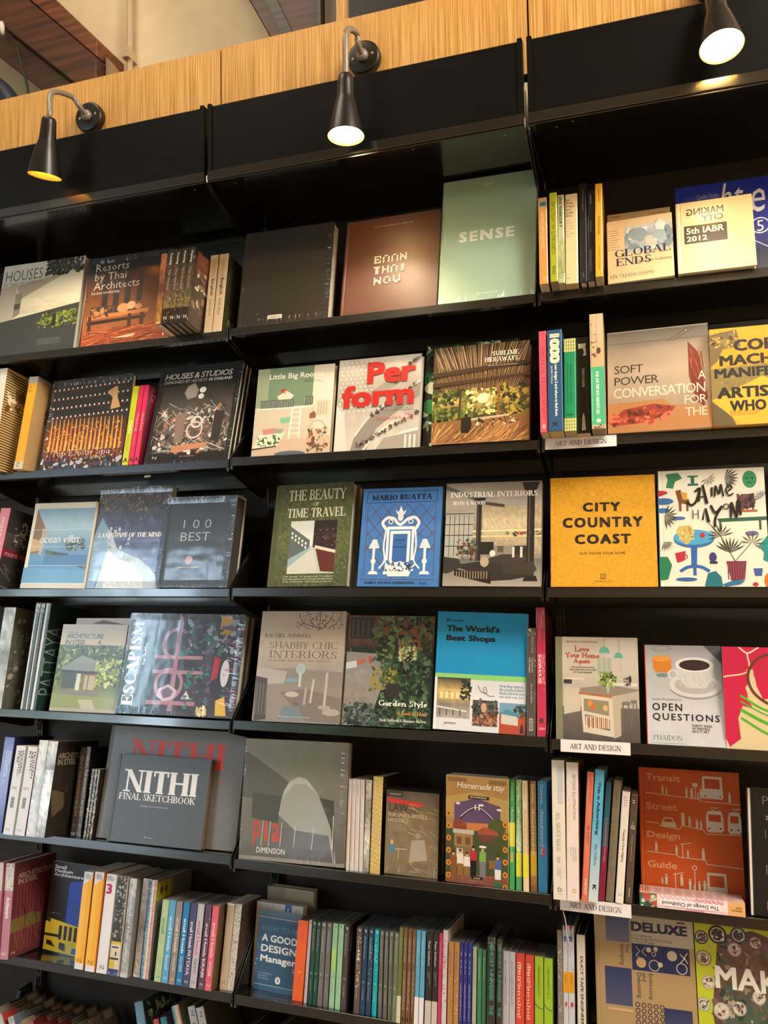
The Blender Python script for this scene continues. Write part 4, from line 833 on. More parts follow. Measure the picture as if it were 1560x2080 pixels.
B('zine','pale green spine with bold dark title at its top, right bay top shelf','#c3c79a',[('N',0,.5,1,.9,3,8,['#c9cc9e','#98a06c'],.3),('T','ZINE YEARBOOK 9',.22,.02,.7,.37,'#2a3026',3,'N',1),('o',.5,.93,.28,.05,'#5a6040')],hard=False,pages='#bcb4a6')
B('africa','thick cream spine with stacked small words, right bay top shelf','#ecd3a6',[('T',"Exit -\nAfrican\nPerspec-\ntives -\n(South)\nAfrica.",.06,.05,.75,.26,'#2c2620',2),('T','City,\nSpaces,\nSports,\nLessons\nand\nArchitec-\nture',.06,.28,.8,.49,'#a08a68',0),('T','010',.08,.93,.4,.95,'#8c7650',0)],hard=False,pages='#c9b48c')
B('blacktall','tall thin black spine between the cream and navy ones, right bay top shelf','#1b1a18',[('T','Journey Architecture and Planned',.4,.05,.6,.28,'#a39a86',0,'N',1),('T','nai',.4,.91,.62,.95,'#a39a86',1,'',1)],fin='satin')
B('navybk','dark navy spine with tiny white text left of the bright yellow spine','#1f2430',[('T','Joost Meuwissen Zakenzing',.3,.05,.6,.15,'#d8d0c0',1,'N',1),('T','Marc Kloosterman Essay',.3,.34,.6,.46,'#b9b2a4',0,'N',1),('T','Princeton School of Architecture Lars Muller',.3,.66,.6,.9,'#b9b2a4',0,'N',1),('n',.1,.8,.9,.99,60,.1,['#3c4a7a','#262c48'],2)],hard=False,pages='#b9b0a0')
B('yellowbk','tall bright yellow spine ending the spine row on the right bay top shelf','#e6b02a',[('T','MARBELLA TURON',.4,.06,.6,.2,'#4a3a14',0,'N',1),('T','DIEGO TERNA CURATED BY CHAPPARELLA',.35,.36,.65,.56,'#5a4418',0,'N',1),('T','TWENTY PROJECTS OF FOUR TABLE',.4,.68,.6,.92,'#5a4418',0,'N',1)],hard=False,pages='#b9b0a0',
 side=[('r',0,0,1,1,'#d99a1c'),('L',0,.02,1,.98,50,.0,.5,.03,['#3a2c10'])])
B('globalends','cream book with blue glass block picture and dark seriffed title, right bay top shelf','#dcc49a',[
 ('N',.27,.12,.99,.55,10,8,['#c9ccc8','#8d9ba3','#b8bcb4'],.12),('n',.3,.13,.97,.54,40,.09,['#dfe3df','#a9b6bd','#7d909c','#c6c4b4'],5),('e',.48,.27,.14,.1,'#8fa0ab'),('e',.8,.32,.1,.08,'#9fb0ba'),
 ('T','GLOBAL',.12,.48,.96,.60,'#2a2540',0,'S'),('T','ENDS',.13,.62,.66,.74,'#2a2540',0,'S'),('T','towards the beginning',.42,.68,.96,.74,'#3a3550',0,'SL'),('H',.0,.16,.2,.5,9,'#9a8460',.2,1),('T','KEN TADASHI OSHIMA',.04,.87,.7,.93,'#4a4030',-1,'W')],hard=False,fin='satin')
B('globalback','taupe book standing behind the cream glass block cover, right bay top shelf','#b39a70',[('r',.05,.03,.2,.05,'#8a7650'),('r',.7,.05,.95,.06,'#8a7650')],hard=False,fin='satin')
B('makingcity','cream book with mirrored words above a black text box, right bay top shelf','#e6cf9e',[('T','MAKING',.39,.1,.76,.2,'#201d1a',4,'',2),('T','CITY',.40,.215,.6,.3,'#201d1a',4,'',2),('r',.1,.36,.66,.62,'#1b1a18'),('T','5th IABR',.13,.385,.61,.475,'#efe6d0',4,''),('T','2012',.13,.51,.41,.59,'#efe6d0',4,'')] if 0 else
 [('T','MAKING',.14,.1,.63,.2,'#201d1a',4,'',2),('T','CITY',.34,.215,.62,.3,'#201d1a',4,'',2),('r',.1,.345,.66,.60,'#1b1a18'),('T','5th IABR',.13,.375,.62,.465,'#efe6d0',4),('T','2012',.13,.495,.4,.57,'#efe6d0',4)])
B('lightdesign','royal blue book with thin white lettering behind the cream one, right bay top shelf','#1a2f9e',[('N',0,.5,1,1,8,6,['#1a2f9e','#16204e','#39424a'],.1),('T','ht',.40,.02,.62,.3,'#dfe4f2',1,'',0,.3),('T','er',.68,.12,.96,.36,'#dfe4f2',1,'',0,.2),('T','Quality Design',.2,.1,.4,.17,'#8fa0dc',0),('o',.75,.5,.08,.012,'#dfe4f2'),('T','5',.72,.45,.78,.56,'#dfe4f2',0),('l',[(.62,.6),(.8,.72),(.9,.7)],.008,'#cfd6e8'),('e',.93,.08,.02,.02,'#bcd06a')])
# ================================================================ ROW 2
B('stripes','white book with brown striped cover cut by the left edge, second shelf','#e9e6dc',[('r',0,0,1,1,'#e9e6dc')],side=[('r',0,0,1,1,'#cbb17c'),('H',0,.03,1,1,38,'#3f3420',.45),('n',.1,.15,.9,.4,50,.08,['#e8dfc4','#6a5430','#a58a54'],3)],hard=True)
B('yellowspine','thick yellow spine with grey ends and a kraft brown cover, second shelf left','#efb21c',[('r',0,0,1,.075,'#b9b6ac'),('r',0,.92,1,1,'#d9d0b4'),('T','Thai\nHouse',.15,.1,.6,.17,'#8a6a1c',0),('T','Z',.2,.93,.6,.975,'#4a4434',0)],side=[('r',0,0,1,1,'#b29468'),('r',0,0,1,.06,'#8f8574'),('T','thin\nline',.35,.3,.6,.48,'#3a3026',2,'',1)],hard=False)
B('spa','book with rows of candles over a glittering orange and yellow field, second shelf left','#14161a',[('N',0,.4,1,1,14,10,['#14151a','#3a2013','#7c3014','#3a1812','#14121a'],.35,4),('R',.06,.45,.98,.82,18,'#d9881c',.2),('R',.05,.55,.98,.9,18,'#b33e18',.28),
 ('n',.02,.5,.98,.97,420,.011,['#f2b32a','#e0581c','#c2341a','#ffd860','#7a2412'],6),('n',.0,.9,1,1,60,.03,['#14161a','#c8ccd4','#3a4a5a'],8)]+[('q',[(.075+.051*i,.43+.02*(i%3)),(.09+.051*i,.8),(.06+.051*i,.8)],['#f5c648','#e8a62a'][i%2]) for i in range(18)]+
 [('l',[(.02+.0*r_,.13+.105*r_),(.97,.09+.105*r_)],.005,'#8a2c20') for r_ in range(4)]+[('e',.04+.057*i+.01*r_,.115+.105*r_-.002*i,.009,.012,'#f6efe0') for r_ in range(4) for i in range(17)]+
 [('q',[(.8,.13),(.84,.13),(.85,.25),(.9,.36),(.78,.38),(.79,.25),(.72,.18)],'#c9a070'),('T','Top Exotic Spa',.13,.79,.86,.875,'#e6d6c8',0,'SL'),('T','in Thailand',.55,.87,.8,.9,'#c8b8a8',0),('T','N',.9,.92,.96,.95,'#e0e0e0',-1)],wrap=True)
B('delhi','narrow lime yellow guide spine with a black A, second shelf','#c8d428',[('T','Delhi',.3,.45,.75,.6,'#f4f7c8',3,'',1),('T','Architectural Guide',.4,.62,.62,.83,'#8a9420',0,'',1),('T','A',.2,.91,.85,.965,'#1a1a10',4)],hard=False,group=None)
for i in (1,2): B('hk%d'%i,'narrow hot pink guide spine, %s one of the pair, second shelf'%['left','right'][i-1],'#e0285e',[('T','Hong Kong',.25,.35,.78,.58,'#f8a8c0',3,'',1),('T','City Guide',.35,.62,.65,.75,'#f08aa8',0,'',1),('T','A',.15,.91,.9,.965,'#1a0a10',4)],hard=False,group='pair of hot pink spines',side=[('r',0,0,1,1,'#5c1028'),('T','Hong\nKong',.15,.08,.8,.2,'#a8506a',1)])
ART_ST=[('N',.08,.2,.95,.9,14,12,['#1c1e20','#4a4644','#6a5a52','#2a2422'],.3,3),('n',.1,.45,.95,.9,170,.03,['#d8d2c8','#e8e4dc','#3a3634','#14161a','#8a8078','#b87a5a'],11),('L',.05,.35,.95,.9,46,.6,.2,.006,['#e8e8e4','#9aa0a0']),('L',.05,.4,.95,.9,40,2.3,.2,.006,['#e8e8e4','#6a7070']),
 ('q',[(.38,.22),(.46,.19),(.52,.27),(.5,.34),(.4,.36),(.35,.29)],'#a8a29c'),('e',.57,.27,.04,.03,'#f2f4f2'),('e',.56,.335,.035,.028,'#f2f4f2'),('o',.56,.6,.06,.02,'#e8e4e0'),('o',.55,.68,.09,.02,'#d8d0cc'),('q',[(.3,.83),(.72,.81),(.7,.86),(.32,.9)],'#c88a6a'),('q',[(.3,.5),(.42,.5),(.42,.8),(.32,.8)],'#8c7a6c'),('q',[(.76,.5),(.88,.5),(.86,.82),(.76,.8)],'#2a2624'),
 ('r',0,0,1,.19,'#22262a','#202326'),('T','HOUSES & STUDIOS',.07,.075,.9,.135,'#eef0ee',2,'N',0,.2),('T','DESIGNED BY ARTISTS',.07,.15,.60,.18,'#e2e4e2',0,'N',0,.2),('T','IN THAILAND',.62,.15,.9,.18,'#f2f4f2',3,'N',0,.2),('T','WITH CONTRIBUTIONS',.42,.935,.6,.945,'#c8a090',0),('T','N',.1,.93,.15,.955,'#d8d8d8',0)]
B('studios','black book showing a cluttered studio photograph in white and rust, second shelf left bay','#1d2024',ART_ST,wrap=True)
for i in (2,3): B('studios%d'%i,'%s copy behind the black studio photograph book, second shelf'%['','','nearer','farther'][i],'#1d2024',ART_ST,group='copies behind the studio photograph book')
B('littlebig','white and green book with a bunk bed and ladder, second shelf middle bay','#d9cfc0',[
 ('q',[(0,0),(.74,0),(.74,.45),(0,.45)],'#6f8a70'),('q',[(0,0),(.16,0),(.16,.45),(0,.45)],'#93a286'),('q',[(.74,0),(1,0),(1,.84),(.74,.84)],'#dcd2c6'),('q',[(0,.45),(.78,.45),(.78,.84),(0,.84)],'#cdc4b2'),
 ('r',.06,.37,.5,.47,'#2c3a34'),('R',.06,.375,.5,.465,22,'#a9b8a8',.4),('r',.64,.35,.75,.44,'#2c3a34'),('R',.64,.355,.75,.435,5,'#a9b8a8',.4),('r',.04,.46,.75,.475,'#ece6da'),('q',[(.28,.33),(.4,.27),(.5,.33),(.46,.37),(.3,.37)],'#d8d2c4'),('e',.36,.27,.035,.025,'#b03040'),('e',.38,.29,.02,.02,'#d8a080'),
 ('l',[(.49,.47),(.47,.82)],.02,'#efe8da'),('l',[(.6,.47),(.6,.82)],.02,'#efe8da')]+[('l',[(.49,.52+.06*i),(.6,.52+.06*i)],.015,'#efe8da') for i in range(5)]+
 [('q',[(.0,.84),(1,.8),(1,1),(0,1)],'#cdb7a0'),('q',[(.08,.76),(.42,.74),(.32,.9),(.0,.92)],'#e6e2cc'),('n',.04,.77,.36,.89,36,.018,['#3c7a4c','#2c5c3c'],5),('q',[(0,.91),(.32,.885),(.32,.9),(0,.93)],'#4a4234'),('q',[(.12,.7),(.3,.69),(.3,.75),(.14,.76)],'#c98a8a'),('q',[(.28,.7),(.4,.7),(.38,.75),(.28,.75)],'#9aa494'),('q',[(.34,.58),(.48,.57),(.47,.63),(.36,.64)],'#7dbf9c'),
 ('r',.8,.4,.96,.58,'#cfc6b4'),('R',.82,.42,.95,.56,4,'#b5ac9c',.5),('o',.83,.72,.1,.01,'#b8ad8a'),('n',.72,.72,.95,.96,90,.028,['#9a6a54','#c8a48a','#6a4a3c','#d8c0a8','#5c5a4c'],9),('e',.5,.985,.2,.035,'#5c6670'),('q',[(.72,.55),(.77,.52),(.8,.55),(.8,.6),(.72,.6)],'#8a5a4a'),
 ('T','Little Big Rooms',.16,.07,.86,.15,'#f4f2ea',2,''),('T','New Nurseries\nand Rooms to Play In',.62,.155,.86,.195,'#3a4038',0)],spine='#cdbb98',hard=True)
B('perform','grey and white book with curved balconies and huge red title, second shelf middle bay','#b3ada6',[
 ('N',0,0,1,1,14,14,['#c4beb8','#a8a29c','#bcb6b0','#cfc9c2'],.1,2),('q',[(1,.28),(.7,.45),(.42,.62),(.25,.82),(.2,1),(.4,1),(.5,.78),(.75,.6),(1,.45)],'#8d8782'),('q',[(1,.05),(.75,.3),(.5,.45),(.35,.42),(.7,.2),(1,0)],'#95908b'),
 ('c',[(1,.29),(.7,.46),(.42,.64),(.24,.85)],.02,'#e2dcd4'),('c',[(1,.62),(.75,.7),(.5,.84),(.36,1)],.03,'#dbd5cd'),('c',[(1,.8),(.8,.84),(.6,.92),(.5,1)],.03,'#e2dcd4'),('q',[(.0,.5),(.1,.6),(.16,1),(0,1)],'#d6d0c8'),('q',[(.6,.88),(1,.82),(1,1),(.5,1)],'#a29c96'),('R',.84,.86,1,1,3,'#e6e0d8',.4)]+
 [('e',.04+.06*i+.02*(j%2),.04+.045*j,.011,.008,'#efe9e2') for i in range(7) for j in range(13)]+
 [('n',.42+.055*i,.60-.033*i-.0,.46+.055*i,.645-.033*i,7,.014,['#2c2826','#4a4442'],i) for i in range(10)]+[('n',.27+.075*i,.93-.035*i,.33+.075*i,.97-.035*i,9,.014,['#2c2826','#4a4442','#6a6058'],i+20) for i in range(10)]+[('n',.7+.05*i,.24-.05*i,.76+.05*i,.3-.05*i,6,.015,['#2c2826','#4a4442'],i+40) for i in range(5)]+
 [('T','Per',.36,.055,.945,.29,'#b4221c',5),('T','form',.06,.30,.93,.54,'#b4221c',5),('T','Designing for\nthe Performing Arts',.6,.56,.93,.61,'#4a4644',0,'R'),('T','PCPA\nPelli Clarke Pelli Architects',.5,.63,.93,.69,'#b03430',0,'R')],spine='#c8c2b8')
B('greenleaf','book with dark and bright green leaves peeking out behind the thatched roof cover','#1c2a20',[('n',0,0,1,1,260,.06,['#1f5c38','#2c7a48','#122018','#8fa890','#dfe8dc','#0f1a14'],12),('e',.1,.42,.1,.06,'#cfdccc'),('e',.06,.6,.08,.07,'#2c8a50')],wrap=False)
B('sublime','book with thatched roof rays over a sunlit forest terrace, second shelf middle bay','#4a3826',[
 ('r',0,0,1,.45,'#3a2c20','#57402a'),*[('l',[(-.1+1.2*i/95+.01*math.sin(i*7),0),(.5+(i/95-.5)*.86,.27+.05*math.sin(i*1.7))],.003+.003*(i%3==0),['#b99b70','#e0c89c','#8a6c48','#2a1c12','#caa878'][(i*7)%5]) for i in range(96)],*[('l',[(.0+1.0*i/80,.26),(.5+(i/80-.5)*.8,.46)],.004,['#8a6c48','#c0a074','#3a281a','#a88458'][(i*5)%4]) for i in range(81)],('q',[(0,.27),(1,.2),(1,.24),(0,.32)],'#3a2818'),('q',[(0,.38),(1,.33),(1,.36),(0,.42)],'#42301e'),
 ('N',0,.47,1,.76,18,9,['#5c5030','#e2c070','#5a5a2c','#3a3c1c'],.3,8),('n',0,.46,.42,.8,190,.03,['#26301a','#3c4a22','#5a6a2a','#8a9040'],4),('n',.64,.44,1,.78,190,.03,['#2c2a16','#4a4a20','#7a7430','#b09a40'],5),('n',.35,.46,.66,.72,90,.025,['#e8c878','#f6e2a0','#a89a4c','#6a6a30'],6),('e',.53,.56,.06,.05,'#fff0c0'),
 ('l',[(.3,.45),(.285,.78)],.022,'#4a3018'),('l',[(.69,.42),(.69,.76)],.02,'#8a5a2c'),('q',[(0,.78),(1,.73),(1,1),(0,1)],'#8a6238'),('L',0,.78,1,1,110,2.2,.3,.01,['#e2b070','#5c3c20','#c8905a']),
 ('q',[(.36,.76),(.8,.73),(.8,.75),(.36,.785)],'#c8b498'),('q',[(.31,.75),(.41,.74),(.42,.83),(.39,.9),(.31,.9)],'#1c1410'),('e',.36,.725,.018,.02,'#1c1410'),('l',[(.5,.77),(.48,.86)],.008,'#2a1c12'),('l',[(.62,.76),(.64,.86)],.008,'#2a1c12'),('l',[(.75,.75),(.78,.84)],.008,'#2a1c12'),('n',.44,.76,.85,.84,26,.02,['#3a281a','#d8c8b0'],9),
 ('T','SUBLIME',.62,.09,.89,.135,'#f2ece0',0,'S'),('T','HIDEAWAYS',.54,.15,.88,.195,'#f2ece0',0,'S'),('T','Remote Retreats and Residences',.58,.225,.88,.24,'#d8ccb8',0)],spine='#e9e4dc')
B('handmade','rose pink spine with tall thin lettering, first on the right bay second shelf','#e0566a',[('T','DIGITAL HANDMADE',.25,.16,.7,.88,'#a83448',-1,'S',1),('e',.5,.945,.2,.02,'#f2c8c0'),('e',.5,.945,.09,.009,'#e0566a')],hard=False,pages='#cdbfa6',fin='satin')
B('thousand','wide blue spine with big cream 1000, right bay second shelf','#22507c',[('T','1000',.16,.04,.84,.34,'#efe3c0',7,'N',1),('T','new designs 2 and where to find them',.42,.35,.68,.86,'#e8e2d0',4,'N',1),('T','Jennifer Hudson',.18,.36,.38,.54,'#c9cdd0',0,'N',1),('T','K',.28,.92,.62,.965,'#10141c',5,'',1)],hard=False,pages='#cdbb98',fin='satin')
B('plaid','green spine with cream plaid ends, right bay second shelf','#0c8a5c',[('r',0,0,1,.15,'#d6cc88'),('R',0,0,1,.15,5,'#7a8a3c',.3),('r',0,.86,1,1,'#d6cc88'),('R',0,.86,1,1,5,'#7a8a3c',.3),('H',0,0,1,.15,4,'#4a5a24',.12),('H',0,.86,1,1,4,'#4a5a24',.12),('T','Smithson Product Design',.45,.28,.7,.7,'#0a4a34',0,'N',1),('T','Guide to the twenty century and design culture',.25,.28,.4,.72,'#0a4a34',0,'N',1),('T','ROADS',.25,.815,.75,.84,'#063a28',2)],hard=False,pages='#b9ae90',fin='satin')
B('formica','black spine with a white emblem and a white pointed mark, right bay second shelf','#171614',[('q',[(.16,.07),(.76,.07),(.7,.1),(.74,.14),(.76,.2),(.5,.2),(.6,.16),(.5,.12),(.3,.12),(.2,.13)],'#e6e0d2'),('T','FORMICA FOREVER',.42,.33,.62,.53,'#e0dacc',1,'N',1),('q',[(.5,.79),(.6,.85),(.66,.97),(.38,.97),(.42,.85)],'#e6e0d2'),('T','METROPOLIS',.45,.85,.58,.95,'#171614',1,'N',1)],pages='#d9d2c4',hard=False)
B('madness','tallest spine, mint below and pale pencil drawing above, right bay second shelf','#c5a98a',[('N',0,0,1,.47,4,10,['#d8be9c','#c0a482'],.1),('l',[(.1,.05),(.1,.46)],.02,'#3a2c24'),('l',[(.5,0),(.5,.4)],.02,'#6a5444'),('n',.02,.08,.5,.4,24,.08,['#3a2c24','#8a7460'],3),('e',.62,.33,.16,.028,'#4a3e38'),('r',0,.47,1,.97,'#45b084'),('r',.08,.5,.1,.94,'#cfe8d8'),('T','WAR AND THIS WAY MADNESS LIES',.38,.51,.6,.88,'#e6efe0',1,'SB',1),('e',.52,.935,.16,.016,'#e6efe0'),('n',0,.97,1,1,30,.06,['#3a3430','#c8beb4'],3)],hard=False,pages='#8d8478')
B('softpower','book with a red slab sculpture in a pale grey gallery, right bay second shelf','#9a8a78',[
 ('N',0,.1,1,.74,10,8,['#8c8074','#aa9c8c','#9a8a76'],.04),('q',[(0,0),(1,0),(1,.12),(.9,.14),(.0,.12)],'#8a8478'),('l',[(0,.125),(1,.125)],.004,'#4a443c'),('l',[(.6,.14),(.82,.02)],.004,'#3a342e'),('l',[(.66,.14),(.88,.02)],.004,'#3a342e'),
 ('q',[(0,.72),(.55,.7),(.62,.76),(1,.8),(1,1),(0,1)],'#a8764a'),('q',[(0,.9),(.16,.78),(.45,.74),(.66,.78),(.6,.86),(.3,.92),(.05,.93)],'#8c3220'),('n',.05,.77,.6,.92,50,.03,['#a8442c','#5c2014','#c86a50'],3),('e',.06,.84,.06,.015,'#c0644a'),('e',.05,.885,.07,.016,'#c0644a'),('e',.16,.87,.05,.014,'#b05840'),
 ('q',[(.8,.16),(.9,.28),(.97,.72),(.93,.8),(.86,.74),(.8,.5)],'#6e2210'),('L',.8,.2,.95,.76,30,1.4,.2,.01,['#b0482c','#4a160c']),('e',.79,.05,.007,.006,'#fff6e4'),
 ('T','SOFT',.07,.345,.36,.425,'#2c2824',1,'N'),('T','POWER',.07,.46,.51,.54,'#2c2824',1,'N'),('T','CONVERSATION',.06,.57,.95,.665,'#d8ccbc',1,'N'),('T','A',.885,.46,.96,.54,'#e8dccc',1,'N'),('T','FOR',.75,.685,.96,.765,'#d8c8b8',1,'N'),('T','THE',.75,.80,.96,.88,'#d8c8b8',1,'N'),('r',0,0,1,.012,'#c8c4ba')],pages='#efe8da')
B('copymachine','yellow and olive book with large black capitals, right bay second shelf edge','#d09a28',[
 ('q',[(0,.06),(.3,.02),(.34,.2),(.14,.22),(.08,.34),(0,.4)],'#6a5c34'),('q',[(0,.42),(1,.38),(1,.62),(.5,.72),(.35,.6),(.0,.78)],'#847440'),('q',[(.0,.76),(.2,.9),(.25,1),(0,1)],'#5c5030'),('n',0,.04,.3,.2,40,.03,['#3a3220','#847440','#c8a03c'],5),('n',.1,.4,1,.7,80,.02,['#74663a','#94844a'],6),
 ('q',[(.0,.74),(.55,.52),(.8,.62),(1,.9),(1,1),(.3,1)],'#e6ac30'),('T','COPY',.26,.13,.83,.25,'#17140f',5),('T','MACHINE',.1,.285,1.0,.395,'#17140f',5),('T','MANIFESTO',.04,.42,1.0,.52,'#17140f',5),('T','ARTISTS',.06,.615,.83,.73,'#17140f',5),('T','WHO MAKE',.19,.755,1.0,.865,'#17140f',5),('T','ZINES',.72,.89,1,.97,'#17140f',5),('T','Branden W. Joseph\nand Drew Sawyer',.19,.86,.5,.91,'#5a4a1c',1)],fin='satin')
# ================================================================ ROW 3
B('more','pink spine beside a grey photo cover, cut by the left edge, third shelf','#d8808c',[('T','more than',.3,.12,.7,.6,'#f6dfe0',0,'',1)],hard=False,side=[('r',0,0,1,1,'#38383a'),('N',0,.3,1,.6,6,5,['#55524f','#3a3a3c'],.2),('e',.6,.22,.12,.1,'#b9b4ae'),('n',.3,.1,.9,.45,30,.05,['#9a958f','#2a2a2c','#c8c2bc'],3),('r',0,.5,1,.6,'#7c2c3c'),('T','more than',.1,.52,.98,.59,'#e89aa6',0),('L',0,.68,1,.98,20,.7,.3,.02,['#8d8882'])])
B('ocean','thin book showing a blue sea villa terrace, third shelf left bay','#ded8c4',[
 ('N',.06,.07,1,.94,12,12,['#7ea7c4','#a9c6d8','#6f9dc0','#4f88b8','#5a92c0'],.06,3),('q',[(.06,.07),(.24,.3),(.26,.6),(.06,.6)],'#8a6a48'),('q',[(.06,.42),(.2,.45),(.2,.56),(.06,.58)],'#c8a878'),('q',[(.2,.3),(.3,.34),(.24,.62),(.2,.6)],'#b9b0a0'),('q',[(.3,.55),(.6,.6),(1,.72),(1,.78),(.6,.7),(.3,.6)],'#4d6a54'),('n',.62,.44,.92,.56,90,.02,['#2f3c30','#46564a','#5c6a50'],4),('q',[(.4,.58),(.66,.6),(.9,.72),(.96,.78),(.7,.7),(.45,.62)],'#39443a'),
 ('r',.3,.62,.98,.74,'#3f74a4'),('q',[(.0,.76),(1,.8),(1,.94),(0,.94)],'#5f98c4'),('l',[(.04,.32),(1,.32)],.004,'#e8f0f0'),('l',[(.02,.52),(1,.52)],.004,'#e8f0f0'),('l',[(0,.74),(1,.74)],.004,'#e8f0f0'),('r',0,0,1,.05,'#e8e2cc'),('r',0,.95,1,1,'#cfc8b4'),
 ('T','ocean villas',.18,.385,.82,.475,'#f2f6f6',-1,'N',0,.15)],hard=False)
B('landscape','tall wrapped book with a blue and white coastline seen from above, third shelf left bay','#3a4664',[
 ('N',0,0,1,1,16,16,['#55483a','#4a4c58','#4c5678','#48547c','#4a567a'],.25,5),('n',0,0,1,.25,160,.02,['#7a6242','#3a3228','#8a7c64'],3),('n',0,.2,1,1,320,.012,['#5a668c','#39436a','#6a7698','#2c3656'],4),
 ('q',[(.08,.3),(.22,.45),(.26,.62),(.16,.8),(.12,1),(0,1),(0,.5)],'#7fa3c0'),('q',[(.17,.42),(.24,.44),(.28,.52),(.36,.62),(.5,.67),(.66,.71),(.82,.79),(.93,.88),(.96,1),(.13,1),(.17,.8),(.22,.62)],'#aebfca'),('q',[(.25,.64),(.34,.7),(.5,.74),(.66,.8),(.76,.9),(.78,1),(.24,1),(.2,.82)],'#c8d0d2'),('n',.2,.4,.5,.7,30,.02,['#c0ccd4','#7f93a8'],4),('n',.24,.74,.66,.98,60,.02,['#d8e2e6','#c8d5de','#efe9dc'],8),
 ('T','LANDSCAPE OF THE MIND',.06,.46,.93,.505,'#f2f0ea',1,'SB',0,.15)],wrap=True)
B('best100','thick wrapped grey black book with thin white 100 BEST lettering, third shelf left bay','#39434c',[('T','1 0 0',.27,.26,.67,.355,'#aab6ba',-2),('T','BEST',.25,.40,.67,.495,'#aab6ba',-2),('e',.41,.705,.055,.045,'#a87468'),('o',.41,.705,.04,.004,'#6a4a44'),('r',.27,.78,.55,.788,'#b08a5a'),('L',0,0,1,1,200,1.5,.15,.003,['#4a555c','#2f383f'],3)],wrap=True,fin='satin',spine='#2c2a26',pages='#3a3630')
B('best2','black book standing behind the wrapped 100 BEST box, third shelf left bay','#1f2426',(),wrap=True)
B('beauty','dark green leather patterned book with a narrow shop interior photo, third shelf middle bay','#4c5230',[
 ('N',.08,0,1,1,40,48,['#4a5230','#5a6238','#46502e'],.35,3),('n',.08,0,1,1,500,.009,['#6a7048','#333a1e','#7c8258'],4),
 ('r',.24,.37,.83,.88,'#b9c4c0'),('q',[(.24,.37),(.54,.37),(.54,.62),(.24,.56)],'#d8ddd8'),('q',[(.24,.42),(.5,.56),(.5,.68),(.24,.8)],'#5a6668'),('q',[(.54,.37),(.83,.37),(.83,.66),(.54,.63)],'#2a1c18'),('q',[(.24,.82),(.5,.66),(.56,.66),(.62,.88),(.24,.88)],'#c8ccc4'),('q',[(.24,.74),(.5,.63),(.5,.66),(.24,.82)],'#8fb0b8'),('q',[(.57,.62),(.83,.68),(.83,.87),(.66,.86)],'#5c2418'),('q',[(.57,.61),(.83,.66),(.83,.69),(.57,.64)],'#d8cfc0')]+[('e',.27+.045*i,.49+.025*i+.04*j,.012,.014,'#e8ecea') for i in range(5) for j in range(2)]+[('n',.55,.4,.83,.62,50,.015,['#4a342c','#6a5448','#1a100c'],5),
 ('T','THE BEAUTY',.18,.06,.92,.165,'#dfe0c8',0,'S'),('T','OF',.51,.185,.58,.225,'#dfe0c8',1,'S'),('T','TIME TRAVEL',.18,.245,.92,.335,'#dfe0c8',0,'S'),
 ('T','THE WORK OF RAMDANE TOUHAMI',.2,.90,.82,.915,'#dfe0c8',1,'W'),('T','AND THE AGENCY ART RECHERCHE INDUSTRIE',.2,.925,.82,.938,'#dfe0c8',1),('T','FOR OFFICINE UNIVERSELLE BULY',.2,.948,.82,.963,'#dfe0c8',1,'W')],fin='satin',spine='#5a5c34')
B('beauty2','second dark green book standing behind the patterned green one, third shelf','#4c5230',[('N',0,0,1,1,20,20,['#565c38','#464c2a'],.3,3)],fin='satin')
lat=[('l',[(.1+.16*i,.17),(min(.1+.16*i+.5,.92),.17+.5*min(1,(.92-.1-.16*i)/.5)*.95)],.008,'#6a4428') for i in range(5)]+[('l',[(.9-.16*i,.17),(max(.9-.16*i-.5,.08),.17+.5*min(1,(.9-.08-.16*i)/.5)*.95)],.008,'#6a4428') for i in range(5)]+[('l',[(.08,.17+.14*i),(.08+.35,.17+.14*i+.33)],.008,'#6a4428') for i in range(1,4)]+[('l',[(.92,.17+.14*i),(.92-.35,.17+.14*i+.33)],.008,'#6a4428') for i in range(1,4)]
